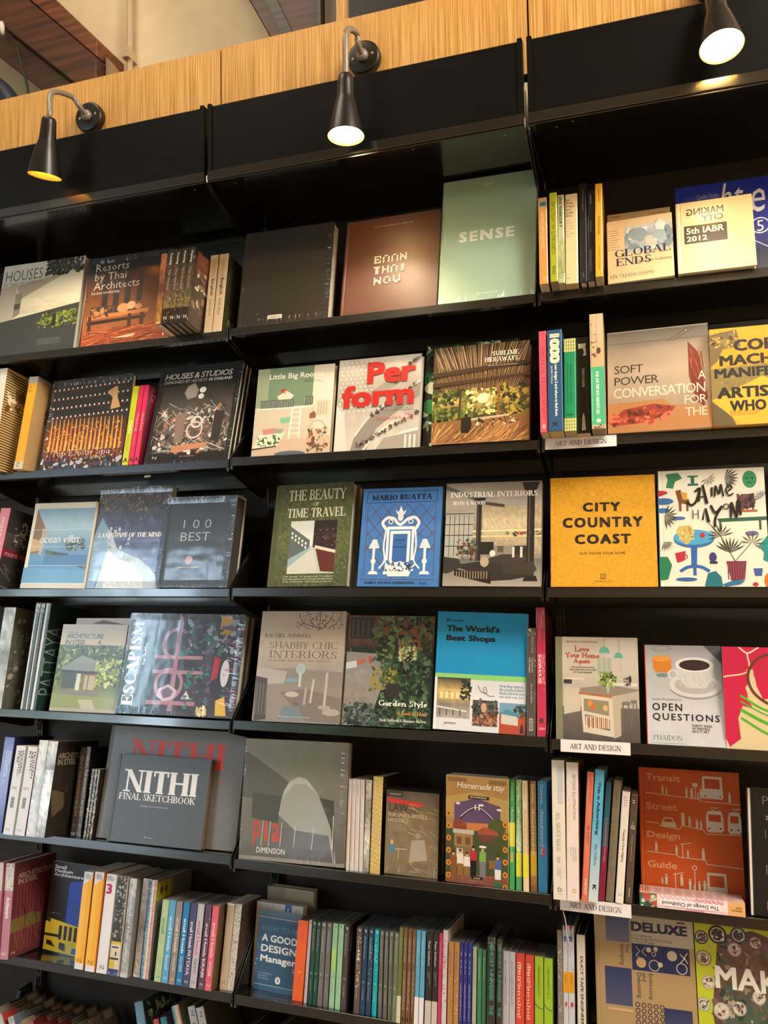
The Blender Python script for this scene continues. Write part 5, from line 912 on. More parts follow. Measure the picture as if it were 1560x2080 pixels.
B('buatta','bright blue book with white ornate mirror and lamps, third shelf middle bay','#3f78bf',lat+[
 ('l',[(.07,.035),(.94,.035)],.006,'#2a2c4a'),('l',[(.07,.15),(.94,.15)],.006,'#2a2c4a'),('l',[(.07,.035),(.06,.15)],.006,'#2a2c4a'),('l',[(.94,.035),(.94,.15)],.006,'#2a2c4a'),('l',[(.08,.17),(.08,.9)],.005,'#6a4428'),('l',[(.93,.17),(.93,.9)],.005,'#6a4428'),('l',[(.05,.93),(.95,.93)],.006,'#6a4428'),
 ('q',[(.34,.4),(.68,.4),(.68,.82),(.34,.82)],'#e8ecf0'),('q',[(.37,.43),(.65,.43),(.65,.8),(.37,.8)],'#3f78bf'),('q',[(.385,.445),(.635,.445),(.635,.79),(.385,.79)],'#e8ecf0'),('q',[(.42,.475),(.6,.475),(.6,.76),(.42,.76)],'#2f66ac'),
 ('c',[(.32,.42),(.28,.36),(.34,.31),(.42,.32),(.46,.36),(.5,.38),(.54,.36),(.6,.32),(.68,.31),(.73,.36),(.7,.42)],.035,'#e8ecf0'),('e',.5,.3,.035,.045,'#e8ecf0'),('q',[(.5,.19),(.53,.25),(.57,.23),(.54,.28),(.46,.28),(.43,.23),(.47,.25)],'#e8ecf0'),('o',.38,.35,.025,.012,'#e8ecf0'),('o',.63,.35,.025,.012,'#e8ecf0'),
 ('c',[(.33,.42),(.31,.6),(.33,.74),(.27,.82)],.02,'#e8ecf0'),('c',[(.69,.42),(.71,.6),(.69,.74),(.76,.82)],.02,'#e8ecf0'),('n',.35,.76,.68,.86,90,.03,['#f2f4f4','#1d2a44','#e0e6ec','#3f78bf'],7),('q',[(.36,.85),(.66,.85),(.64,.9),(.38,.9)],'#e8ecf0'),
 ('q',[(.12,.62),(.17,.53),(.22,.53),(.26,.62)],'#e8ecf0'),('l',[(.19,.62),(.19,.85)],.03,'#e8ecf0'),('e',.19,.75,.03,.03,'#e8ecf0'),('q',[(.13,.88),(.15,.85),(.24,.85),(.26,.88)],'#e8ecf0'),('R',.13,.54,.25,.61,6,'#3f78bf',.15),
 ('q',[(.75,.62),(.79,.53),(.84,.53),(.89,.62)],'#e8ecf0'),('l',[(.82,.62),(.82,.85)],.03,'#e8ecf0'),('e',.82,.75,.03,.03,'#e8ecf0'),('q',[(.76,.88),(.78,.85),(.87,.85),(.89,.88)],'#e8ecf0'),('R',.76,.54,.88,.61,6,'#3f78bf',.15),
 ('T','MARIO BUATTA',.12,.07,.88,.125,'#1b1f3a',2,'SB'),('T','ANATOMY',.45,.53,.58,.545,'#101c3a',0,'S'),('T','of a',.49,.56,.54,.575,'#101c3a',0,'SL'),('T','DECORATOR',.43,.60,.6,.615,'#101c3a',0,'S'),('T','EMILY EVANS EERDMANS',.1,.95,.72,.975,'#1b1f3a',1,'SB'),('T','Rizzoli',.77,.95,.86,.98,'#1b1f3a',0,'',0,.3)],fin='satin')
B('industrial','book showing a brick loft with black iron columns and grey sofas, third shelf middle bay','#8c877e',[
 ('N',0,0,1,.42,12,6,['#8f8a84','#a9a49a','#98907e'],.06,2),('q',[(0,.3),(.3,.28),(.3,.74),(0,.76)],'#a8aca4'),('R',0,.32,.3,.72,6,'#2c2c2a',.12),('H',0,.3,.3,.72,4,'#2c2c2a',.08),('N',.4,.24,.86,.62,26,16,['#b5a78c','#c8ba9c','#a89c82'],.18,4),('N',.9,.22,1,.7,6,14,['#b5a78c','#a89c82'],.2,5),
 ('q',[(.3,.47),(1,.46),(1,.475),(.3,.485)],'#f2dca8'),('q',[(.3,.52),(1,.52),(1,.535),(.3,.535)],'#e8cf94'),('r',.38,.58,.52,.7,'#22201e'),('r',.56,.62,.62,.68,'#5a5048'),('r',.72,.62,.86,.74,'#2c2a28'),('e',.66,.5,.012,.015,'#2c7a50'),('r',.78,.49,.82,.515,'#b03c30'),
 ('N',0,.74,1,1,10,5,['#6a6862','#8a867e','#a29c92'],.06,7),('q',[(.1,.8),(.45,.76),(.92,.72),(.92,.9),(.7,.94),(.5,.95)],'#2e2b28'),('q',[(.4,.76),(.6,.7),(.86,.7),(.9,.76),(.62,.8)],'#3c3834'),('q',[(.12,.84),(.5,.9),(.5,.98),(.12,.9)],'#1c1815'),('R',.14,.86,.48,.93,12,'#9a8c70',.35),('q',[(.0,.72),(.16,.74),(.2,.82),(.05,.88),(0,.88)],'#33312e'),('e',.43,.77,.045,.05,'#b5a68c'),('e',.51,.69,.03,.03,'#e8e0d4'),
 ('q',[(.3,.15),(.43,.15),(.4,.22),(.32,.22)],'#1e1d1c'),('r',.335,.2,.385,.76,'#242321'),('r',.345,.2,.355,.76,'#4a4845'),('q',[(.3,.17),(.62,.22),(.62,.25),(.3,.2)],'#4a4640'),('q',[(.8,.01),(.98,.01),(.95,.08),(.93,.13),(.85,.13),(.82,.07)],'#262422'),('r',.855,.12,.93,.92,'#242220'),('r',.87,.12,.885,.92,'#4c4945'),('q',[(.84,.9),(.95,.9),(.97,.95),(.82,.95)],'#201e1c'),('q',[(.6,.8),(.92,.77),(.96,.84),(.9,.9),(.64,.88)],'#3a3632'),('R',.71,.63,.87,.73,2,'#d8d2c4',.3),('n',.7,.48,.99,.53,26,.012,['#8a4a3c','#2c3a34','#c8b890','#3a3834'],9),('q',[(0,.02),(.3,.14),(.3,.17),(0,.06)],'#5c5a56'),
 ('n',.14,.56,.34,.74,60,.02,['#3a3c30','#6a6a54','#8a4a34'],6),('T','INDUSTRIAL INTERIORS',.05,.09,.955,.145,'#f2efe8',1,'SB'),('T','IRON & WOOD',.08,.18,.42,.22,'#efeae2',1,'SB')],wrap=False)
B('city','square mustard cloth book with bold black capitals, third shelf right bay','#d39a20',[('T','CITY',.315,.24,.675,.325,'#17120c',6,'W'),('T','COUNTRY',.12,.375,.88,.47,'#17120c',6,'W'),('T','COAST',.235,.53,.765,.62,'#17120c',6,'W'),('T','OUR HOUSE YOUR HOME',.28,.69,.71,.715,'#17120c',3,'W'),('r',.475,.885,.525,.93,'#6a4a10'),('r',.482,.892,.518,.922,'#d39a20'),('l',[(.5,.885),(.5,.93)],.004,'#6a4a10'),('l',[(.475,.905),(.525,.905)],.004,'#6a4a10'),('T','SOHO HOUSE',.42,.945,.58,.958,'#6a4a10',1)],fin='cloth')
def palm(u,v,n,L_,c,a0=-2.6,a1=-.5,w=.012):
    o=[]
    for i in range(n):
        a=a0+(a1-a0)*i/max(1,n-1); o.append(('q',[(u,v),(u+math.cos(a-.08)*L_*.6,v+math.sin(a-.08)*L_*.5),(u+math.cos(a)*L_,v+math.sin(a)*L_*.85),(u+math.cos(a+.08)*L_*.6,v+math.sin(a+.08)*L_*.5)],c))
    return o
B('jaime','white book with colourful drawings and a blue table, third shelf right bay','#dfdccf',
 [('q',[(.08,.03),(.2,.02),(.24,.07),(.17,.1),(.15,.16),(.08,.15),(.1,.08)],'#2f7a54'),('r',.32,.05,.355,.13,'#2a6a5c'),('r',.29,.05,.39,.065,'#2a6a5c'),('r',.29,.12,.39,.14,'#2a6a5c'),('e',.865,.10,.065,.075,'#2f8a5c'),('e',.84,.09,.012,.008,'#123c2c'),('e',.89,.09,.012,.008,'#123c2c'),('r',.84,.125,.885,.133,'#123c2c'),
 ('q',[(.0,.17),(.08,.18),(.1,.2),(0,.23)],'#b02c3c'),('e',.05,.27,.1,.03,'#2f6ca8'),('e',.04,.35,.07,.022,'#2f6ca8'),('q',[(.17,.18),(.22,.17),(.25,.24),(.3,.26),(.3,.3),(.2,.29)],'#7a4a28'),('q',[(.22,.19),(.28,.2),(.28,.26),(.24,.26)],'#cf9a34'),('r',.2,.29,.225,.36,'#7a4a28'),('r',.27,.29,.29,.36,'#7a4a28'),
 ('q',[(.74,.24),(.9,.22),(.9,.34),(.76,.36)],'#4a3438'),('n',.74,.23,.9,.36,40,.018,['#6a4a4c','#2c2024'],4),('r',.74,.36,.92,.38,'#a8604a'),('q',[(.55,.43),(1,.42),(1,.45),(.57,.46)],'#2c5c44'),('r',.57,.45,.59,.54,'#2c5c44'),('r',.93,.45,.95,.53,'#2c5c44'),('e',.2,.42,.06,.015,'#4a62a8'),('e',.86,.56,.06,.02,'#6a5c8c'),
 ('e',.33,.6,.19,.075,'#2a6fb0'),('e',.33,.585,.19,.065,'#4a9fd0'),('q',[(.3,.66),(.36,.66),(.35,.84),(.3,.84)],'#2a62b0'),('c',[(.2,.87),(.26,.84),(.33,.83),(.4,.84),(.46,.87)],.03,'#2a62b0'),('l',[(.33,.84),(.33,.9)],.03,'#2a62b0'),
 ('q',[(.19,.49),(.3,.48),(.34,.54),(.3,.62),(.26,.65),(.21,.61),(.17,.54)],'#c8b06a'),('n',.18,.5,.33,.62,40,.012,['#a08a48','#e0cc8c'],5),('e',.41,.57,.025,.022,'#b02c3c'),('q',[(.15,.72),(.25,.7),(.24,.78),(.17,.8)],'#b02c3c'),('o',.245,.75,.02,.008,'#b02c3c'),
 ('e',.5,.755,.035,.04,'#3a3c7a'),('r',.47,.79,.54,.81,'#2c2c50'),('q',[(.0,.75),(.08,.75),(.12,.82),(.08,.94),(0,.95)],'#1f7a58'),('e',.25,.94,.1,.016,'#2f62a8'),('q',[(.42,.98),(.45,.89),(.52,.87),(.57,.92),(.58,1),(.42,1)],'#1f7080'),('q',[(.58,.98),(.7,.94),(.78,.95),(.74,.98),(.6,1)],'#2a6fa0'),
 ('q',[(.62,.79),(.8,.79),(.78,.94),(.66,.95)],'#6a2c3c'),('R',.63,.8,.79,.94,7,'#8c4458',.4),('q',[(.86,.85),(.94,.85),(.93,.91),(.87,.91)],'#3a5aa8'),('q',[(.92,.66),(1,.58),(1,.8),(.95,.78),(.96,.72)],'#1f8a8c'),('e',.99,.95,.04,.06,'#c8702c'),('e',.87,.98,.025,.016,'#b02c3c'),
 ('l',[(.7,.79),(.58,.58),(.48,.47)],.006,'#3a4a34'),('l',[(.7,.79),(.85,.64)],.006,'#3a4a34')]
 +palm(.66,.72,9,.16,'#2c3c2a')+palm(.58,.58,9,.13,'#2c3c2a',-3.4,-.3)+palm(.86,.64,8,.12,'#3a5c3a',-3,.6)+palm(.06,.4,9,.14,'#22301f',-1.2,1.4)+palm(.05,.62,6,.1,'#22301f',.2,1.8)+palm(.64,.08,9,.14,'#22301f',-1.2,1.3)+palm(.48,.08,7,.08,'#2c2c28',-.6,2.6)+palm(.97,.26,7,.08,'#2a5c7a',-3.4,-1)
 +[('c',[(.36,.19),(.4,.17),(.37,.27),(.32,.31),(.28,.28)],.022,'#14120f'),('q',[(.42,.14),(.44,.13),(.48,.3),(.45,.3)],'#14120f'),('q',[(.42,.14),(.4,.28),(.38,.28)],'#14120f'),('r',.4,.235,.46,.245,'#14120f'),('q',[(.505,.16),(.525,.16),(.52,.24),(.505,.24)],'#14120f'),('c',[(.54,.24),(.55,.15),(.58,.22),(.6,.14),(.62,.24)],.016,'#14120f'),('c',[(.66,.2),(.7,.17),(.67,.15),(.645,.19),(.67,.235),(.71,.22)],.014,'#14120f'),
 ('l',[(.33,.35),(.33,.43)],.008,'#14120f'),('l',[(.38,.35),(.38,.43)],.008,'#14120f'),('l',[(.33,.39),(.38,.39)],.006,'#14120f'),('q',[(.44,.34),(.46,.34),(.49,.46),(.46,.46)],'#14120f'),('q',[(.44,.34),(.43,.44),(.41,.44)],'#14120f'),('c',[(.5,.32),(.54,.38),(.6,.33),(.54,.42),(.53,.5)],.022,'#14120f'),('o',.64,.33,.025,.01,'#14120f'),('c',[(.68,.42),(.69,.3),(.73,.42),(.75,.28),(.77,.4)],.022,'#14120f')],fin='gloss',spine='#3c6a5c')
# ================================================================ ROW 4
B('sketchwrap','wrapped spine with grey line-drawn cover at the left edge, fourth shelf','#c9cfcb',[('N',0,0,1,1,3,20,['#dfe4e0','#8a9490','#c0c8c4'],.4)],wrap=True,side=[('r',0,0,1,1,'#5c5f58'),('n',0,.1,1,.95,60,.08,['#6e7068','#4c4f48','#7c7c70','#a8a898'],3),('H',.1,.4,.9,.5,4,'#3a3c36',.2,1),('l',[(.1,.2),(.7,.2),(.7,.3),(.2,.3),(.2,.38)],.02,'#2c2e2a'),('l',[(.3,.8),(.9,.8),(.9,.9)],.02,'#2c2e2a')])
for i in (1,2): B('thin%d'%i,'%s of two thin white edged spines beside the dark teal book, fourth shelf'%['left','right'][i-1],'#2a2e30',[('r',.0,0,.3,1,'#c8d0d2'),('n',0,0,1,.1,20,.2,['#e8ecec','#7a8488'],2)],group='two thin wrapped spines',hard=False,wrap=True,side=[('r',0,0,1,1,'#22302f')])
B('pattaya','dark teal book with tall thin vertical lettering, fourth shelf left bay','#cfd6d6',[('r',.5,0,1,1,'#24403f')],hard=False,wrap=True,side=[('r',0,0,1,1,'#1f3a3a'),('T','PATTAYA',.0,.22,.42,.86,'#8a9a98',-2,'',-1)])
B('steel4','white magazine with a small grey pavilion among trees, fourth shelf left bay','#c9bfa6',[
 ('r',.0,0,1,.24,'#cdc0a4'),('N',0,.24,1,1,14,12,['#55663c','#3c4c28','#5c6c34','#7a8440','#8a9048'],.3,5),('n',.0,.25,1,.7,260,.028,['#4c6030','#6a7c3c','#2c3a1c','#8a9c50','#b0bc68'],6),('q',[(.08,.5),(.38,.36),(.62,.42),(.72,.54),(.1,.53)],'#8d9490'),('R',.12,.45,.66,.53,12,'#6a716e',.2),('q',[(.1,.53),(.7,.55),(.7,.58),(.1,.56)],'#3a3c38'),('r',.13,.56,.32,.74,'#4a4e4c'),('r',.34,.57,.4,.76,'#d8dcd2'),('r',.42,.57,.66,.76,'#8a6a3c'),('r',.46,.59,.62,.75,'#b8b08c'),('l',[(.52,.58),(.52,.76)],.01,'#3a2c1c'),('q',[(.1,.76),(.72,.77),(.7,.82),(.08,.81)],'#7d7a70'),('q',[(0,.8),(1,.84),(1,1),(0,1)],'#8f9650'),('q',[(.4,.86),(.62,.86),(.7,.98),(.5,.98)],'#b9b494'),('n',.62,.4,.98,.7,90,.028,['#a8b860','#cfd88c','#7a8c40'],8),('r',0,.96,1,1,'#b0a88e'),
 ('T','THAILAND',.1,.085,.25,.105,'#6a6250',0),('T','ARCHITECTURE',.08,.11,.66,.165,'#5c6c6c',3,'N',0,.12),('T','IN STEEL',.08,.18,.4,.235,'#5c6c6c',3,'N',0,.12),('T','4',.58,.18,.63,.235,'#5c6c6c',3,'N')],hard=False)
B('steel4back','white backed magazine standing behind the pavilion magazine, fourth shelf','#d8d2c4',[('q',[(.3,.06),(.5,.02),(.9,.07)],'#8a8478')],hard=False,fin='satin')
B('escapism','wide wrapped book with pink pipes on dark green and a vertical title, fourth shelf','#1f4a44',[
 ('N',0,0,1,1,16,12,['#6a7c8c','#2c4c50','#1c443c','#1c3c38'],.25,3),('r',.28,.0,1,1,'#2c2c30'),('N',.28,0,1,1,14,12,['#3c3c44','#2c2c34','#3a3440'],.35,4),('q',[(0,0),(.1,0),(.2,.35),(.12,.62),(.0,.6)],'#7c8e9a'),('c',[(.0,.55),(.1,.38),(.22,.3),(.3,.4)],.12,'#1c4c40'),
 ('r',.44,.03,.475,.96,'#a8788c'),('r',.27,.42,.68,.455,'#a8788c'),('r',.27,.565,.72,.6,'#a8788c'),('r',.25,.86,.66,.9,'#a8788c'),('o',.44,.3,.11,.028,'#a8788c'),('o',.42,.7,.11,.028,'#a8788c'),('q',[(.34,.75),(.42,.7),(.5,.76),(.48,.84),(.4,.87),(.33,.82)],'#c8b4c4'),('q',[(.36,.77),(.42,.73),(.47,.77),(.45,.82),(.39,.84)],'#6a5c74'),
 ('q',[(.7,.38),(.76,.36),(.78,.66),(.7,.7)],'#3a4050'),('q',[(.78,.42),(.83,.44),(.82,.62),(.77,.66)],'#a82c38'),('e',.88,.58,.035,.13,'#c8ccd8'),('q',[(.8,.02),(.88,.02),(.92,.1),(.84,.28),(.8,.2)],'#c8a23c'),('q',[(.83,.84),(.9,.8),(.93,.98),(.84,.98)],'#d8b040'),('q',[(.54,.84),(.58,.76),(.62,.84)],'#d8c8d0'),('n',.68,.9,.76,.99,40,.014,['#e8e0b0','#c8b880'],5),
 ('L',.86,.1,1,.9,70,.1,.08,.006,['#c04c6a','#4a9a94','#e8e8ec','#5c3c6c'],3),('n',.5,.08,.95,.4,90,.03,['#3c6a6c','#6a5c84','#243c44','#9aa8b8'],7),('n',.55,.5,.76,.95,50,.02,['#2c7c70','#5c4c6c'],9),
 ('T','ESCAPISM',.035,.085,.135,.92,'#eef2f2',2,'SB',-1),('T','Dan Thawley',.165,.3,.195,.52,'#dfe6e6',1,'SB',-1)],wrap=True)
B('escapism2','second copy right behind the wide wrapped sideways title book, fourth shelf','#4a3434',(),wrap=False)
B('shabby','pale book with a crystal chandelier over a laid table, fourth shelf middle bay','#b3a695',[
 ('N',0,0,1,.6,12,10,['#b8a994','#bfb29e','#b5aa9c','#9c958c'],.06,3),('q',[(0,.55),(.4,.52),(1,.55),(1,1),(0,1)],'#8c8680'),('q',[(.0,.52),(.36,.55),(.34,.66),(0,.68)],'#b0aaa2'),('q',[(.3,.74),(.6,.7),(1,.78),(1,1),(.62,.98)],'#79736d'),('q',[(0,.6),(.14,.62),(.16,.98),(.02,1)],'#4a4440'),('R',.02,.66,.17,.94,4,'#6a635c',.4),('q',[(.3,.98),(.6,.96),(.52,.86),(.36,.86)],'#73828e'),
 ('e',.52,.53,.055,.05,'#a9b8c0'),('l',[(.52,.57),(.52,.68)],.03,'#c4c8c6'),('e',.42,.63,.08,.018,'#7fa3b4'),('e',.44,.755,.08,.025,'#b8b2aa'),('e',.5,.835,.04,.015,'#6a645e'),('e',.9,.9,.1,.03,'#aaa49c'),('l',[(.83,.56),(.82,.84)],.028,'#bab4aa'),('e',.82,.86,.07,.02,'#a8a29a'),('l',[(.6,.7),(.59,.84)],.026,'#a8a29a'),('l',[(.68,.62),(.66,.82)],.022,'#c2bcb2'),
 ('c',[(.45,.02),(.5,.1),(.62,.14),(.75,.15),(.88,.12),(.95,.03)],.008,'#6a5f52'),('c',[(.55,.0),(.6,.1),(.7,.17),(.8,.1),(.86,0)],.008,'#6a5f52'),('n',.42,.02,.96,.17,120,.011,['#7a6f62','#cfc6b8','#4f463c'],5),('c',[(.7,0),(.7,.17)],.01,'#6a5f52'),
 ('T','RACHEL ASHWELL',.06,.21,.62,.245,'#6a6058',0,'S'),('T','SHABBY CHIC',.13,.285,.92,.345,'#6e655c',-1,'SL'),('T','INTERIORS',.13,.365,.92,.43,'#6e655c',-1,'SL'),('T','MY ROOMS, TREASURES, AND TRINKETS',.13,.445,.86,.465,'#857a70',0,'S'),('T','Photography by Amy Neunsinger',.3,.945,.68,.96,'#c8c8c8',0,'S')],spine='#8a7a68')
B('garden','book showing a lush garden path with a courtyard and orange windows, fourth shelf middle bay','#26352a',[
 ('N',0,0,1,.3,12,6,['#5a4030','#7a5438','#3a2c24'],.3,2),('r',.02,.02,.3,.22,'#33302c'),('R',.04,.04,.28,.2,4,'#4c4842',.4),('q',[(0,.34),(.55,.36),(.45,.6),(.3,1),(0,1)],'#8d8a86'),('N',0,.5,.3,.95,10,14,['#979490','#7c7a76'],.12,4),('q',[(.38,.1),(.85,.1),(.85,.4),(.38,.4)],'#8a4c24'),('q',[(.36,.2),(.6,.2),(.6,.44),(.36,.42)],'#2a2624'),
 ('q',[(0,.44),(.22,.4),(.24,.43),(.02,.5)],'#b06a50'),('q',[(0,.44),(.12,.42),(.13,.48),(0,.5)],'#c8d0d4'),('q',[(.26,.38),(.3,.38),(.3,.44),(.27,.44)],'#b04c34'),('n',.3,.0,1,.45,330,.03,['#3c5234','#56704a','#22301e','#6c8454','#1a2418'],5),('n',.42,.4,1,1,420,.032,['#2f4a34','#3c5c40','#1c2c20','#557456','#152018'],6),('n',.3,.48,.6,.68,110,.022,['#5c6a3a','#8a8c3c','#a88c30','#3a4a2c'],7),('n',.0,.8,.5,1,160,.03,['#2c4038','#3c5448','#54605c','#1a2824'],8),('n',.6,.28,.8,.42,50,.018,['#c8d0a0','#a8b888'],9),
 ('l',[(.55,.1),(.7,.5)],.012,'#8a7c4c'),('q',[(.48,.62),(.64,.62),(.62,.74),(.5,.74)],'#2f2c2a'),('T','Garden Style',.41,.765,.955,.83,'#eef0e6',3,'SU'),('T','A Book of Ideas',.62,.855,.955,.89,'#d08a44',1,'SU'),('T','Heidi Howcroft & Marianne Majerus',.43,.925,.955,.95,'#e0e4da',1,'SU')],spine='#4a2c1c')
B('shops','bright blue topped book with black title above small shop photographs, fourth shelf middle bay','#d8dce4',[
 ('r',0,0,1,.53,'#0f96cf','#1194cc'),('r',0,.53,1,.575,'#8fd47c'),('r',0,.56,.02,1,'#e8ecf0'),
 ('r',.03,.565,.4,.9,'#5c5a58'),('N',.03,.565,.4,.9,8,6,['#2c3430','#c8ac74','#8a8478','#a4a09c'],.25,3),('H',.05,.66,.38,.76,3,'#d8b878',.5)]+[('e',.08+.06*i,.71,.02,.03,'#f2dca4') for i in range(5)]+[('l',[(.03,.81),(.36,.84)],.012,'#e8ecec'),('R',.06,.83,.36,.88,4,'#5a5654',.2),('n',.3,.58,.4,.74,40,.02,['#2c3c30','#1a241c'],4),
 ('r',.43,.74,.7,.95,'#4a4a48'),('n',.43,.74,.7,.86,60,.025,['#2c3430','#6a6a64','#1c201e'],5),('n',.43,.85,.7,.95,50,.02,['#a86a44','#7c4a30','#c89a70'],6),('e',.55,.8,.03,.04,'#caa08a'),('r',.72,.75,1,1,'#b04c38'),('r',.72,.75,1,.83,'#6f9cc0'),('n',.88,.76,1,.86,40,.018,['#3a5238','#26382a'],7),('q',[(.74,.83),(.86,.83),(.92,.87),(.92,.93),(.74,.92)],'#c8c8c0'),('q',[(.72,.84),(.8,.8),(.94,.84),(.94,.86)],'#4a8aa8'),('q',[(.95,.92),(.97,.92),(.98,.99),(.94,.99)],'#2c2c38'),
 ('c',[(.48,.62),(.52,.67),(.58,.68),(.56,.63),(.54,.66),(.6,.7),(.66,.7)],.005,'#4a4c54'),
 ('T','Courier',.145,.062,.29,.085,'#10141c',2),('o',.12,.073,.014,.01,'#10141c'),('T',"The World's",.105,.115,.7,.17,'#10141c',5),('T','Best Shops',.105,.2,.655,.265,'#10141c',5),('T','How they started,\nthe people behind\nthem and how you\ncan open one, too.',.715,.6,.98,.72,'#2f86b0',0),('T','gestalten',.12,.93,.25,.955,'#4a4c54',0)],spine='#0f86bc',fin='satin')
B('coffee','short grey brown spine between the blue topped book and the raspberry spine','#4c4a46',[('n',.1,.0,.5,.08,20,.1,['#d8d4cc','#6a6660'],2),('T','A COFFEE A DAY',.5,.03,.75,.24,'#b8b0a4',0,'S',1),('T','Contemporary',.5,.28,.75,.42,'#e8e4dc',1,'',1),('T','Cafe Designs',.22,.28,.42,.42,'#e8e4dc',3,'',1),('T','Chris van Uffelen',.45,.52,.68,.7,'#cfc9be',0,'',1),('r',.3,.84,.7,.95,'#c8c4bc'),('r',.36,.85,.64,.94,'#4c4a46'),('T','BRAUN',.42,.86,.58,.93,'#e8e4dc',1,'',1)],wrap=True,spine='#4c4a46')
B('singapore','tall raspberry spine with white lettering at the right end of the middle bay','#c22a52',[('T','Text Julian Davison',.55,.04,.7,.16,'#f0c8d0',0,'N',1),('T','Photographs Luca Invernizzi Tettoni',.3,.04,.45,.26,'#f0c8d0',0,'N',1),('T','SINGAPORE',.55,.37,.9,.6,'#f0a8bc',-1,'N',1),('T','SHOPHOUSE',.2,.37,.52,.6,'#f6e4d8',4,'N',1),('e',.5,.88,.25,.02,'#4a2c34'),('r',.2,.93,.9,.95,'#e87a94')],wrap=True)
B('love','book showing a white kitchen island with stools and mint pendant lamps, fourth shelf right bay','#b9b0a2',[
 ('r',0,0,.085,1,'#7c8064'),('N',.085,0,1,.6,10,8,['#bdb4a6','#cbc3b6','#b5aca0'],.04,3),('r',.6,.03,.96,.34,'#c8c1b5'),('l',[(.79,.03),(.79,.34)],.004,'#9a9286'),('r',.5,.2,.68,.36,'#a8b0a2'),('R',.5,.2,.68,.36,3,'#c8c8bc',.15),('r',.1,.4,.35,.42,'#d8d2c8'),('r',.6,.44,.98,.47,'#ded8ce'),
 ('l',[(.6,0),(.6,.09)],.004,'#6a665c'),('l',[(.77,0),(.77,.14)],.004,'#6a665c'),('q',[(.53,.155),(.55,.11),(.585,.09),(.615,.09),(.65,.11),(.67,.155)],'#5fae98'),('q',[(.71,.2),(.73,.16),(.755,.145),(.785,.145),(.81,.16),(.825,.2)],'#5fae98'),
 ('N',.085,.68,1,1,8,5,['#6a625c','#544e4a'],.06,5),('q',[(.1,.5),(.3,.5),(.3,.72),(.1,.76)],'#c4bdb1'),('q',[(.29,.545),(.69,.57),(1,.51),(1,.5),(.65,.46),(.3,.5)],'#8f867a'),('q',[(.28,.54),(.68,.565),(.68,.59),(.28,.56)],'#b06a44'),('q',[(.3,.56),(.68,.59),(.7,.96),(.33,.92)],'#cfc9bb'),('q',[(.68,.59),(.78,.57),(.78,.94),(.7,.97)],'#b5ae9f'),('q',[(.34,.6),(.64,.62),(.64,.76),(.34,.72)],'#8c8474'),('q',[(.35,.75),(.65,.79),(.65,.9),(.36,.86)],'#7a7264'),
 ('e',.42,.645,.03,.03,'#d8923c'),('e',.45,.68,.03,.03,'#c86a3c'),('e',.53,.68,.03,.03,'#8a8c4c'),('e',.6,.685,.03,.03,'#cfae80'),('R',.365,.77,.65,.88,12,'#e0d4bc',.6),('R',.39,.78,.64,.88,5,'#a85c44',.35),('q',[(.79,.62),(.88,.61),(.9,.64),(.8,.65)],'#77746f'),('l',[(.81,.64),(.8,.88)],.014,'#6a6764'),('l',[(.87,.64),(.9,.86)],.014,'#6a6764'),('q',[(.9,.6),(.97,.6),(.98,.62),(.9,.63)],'#77746f'),('l',[(.93,.62),(.92,.8)],.012,'#6a6764'),('l',[(.96,.62),(.99,.8)],.012,'#6a6764'),
 ('q',[(.61,.46),(.66,.46),(.65,.54),(.62,.54)],'#a8b4a8'),('n',.55,.35,.72,.46,70,.028,['#6a8040','#93a85c','#c8d09c','#445828'],4),('n',.82,.38,.92,.46,20,.02,['#2c2c2c','#8a8680'],5),('r',.1,.42,.2,.46,'#3a3836'),
 ('T','ANN LIGHTFOOT & KATE PAWLOWSKI',.13,.04,.52,.055,'#3a342e',1),('T','Love',.24,.09,.42,.145,'#b03a34',2,'SU'),('T','Your Home',.12,.155,.54,.205,'#b03a34',2,'SU'),('T','Again',.22,.215,.43,.27,'#b03a34',2,'SU'),('T','ORGANIZE YOUR SPACE',.19,.29,.48,.305,'#4a443c',2),('T','AND UNCOVER THE HOME',.17,.315,.5,.33,'#4a443c',2),('T','OF YOUR DREAMS',.22,.34,.45,.355,'#4a443c',2)],spine='#7c8064',fin='satin')
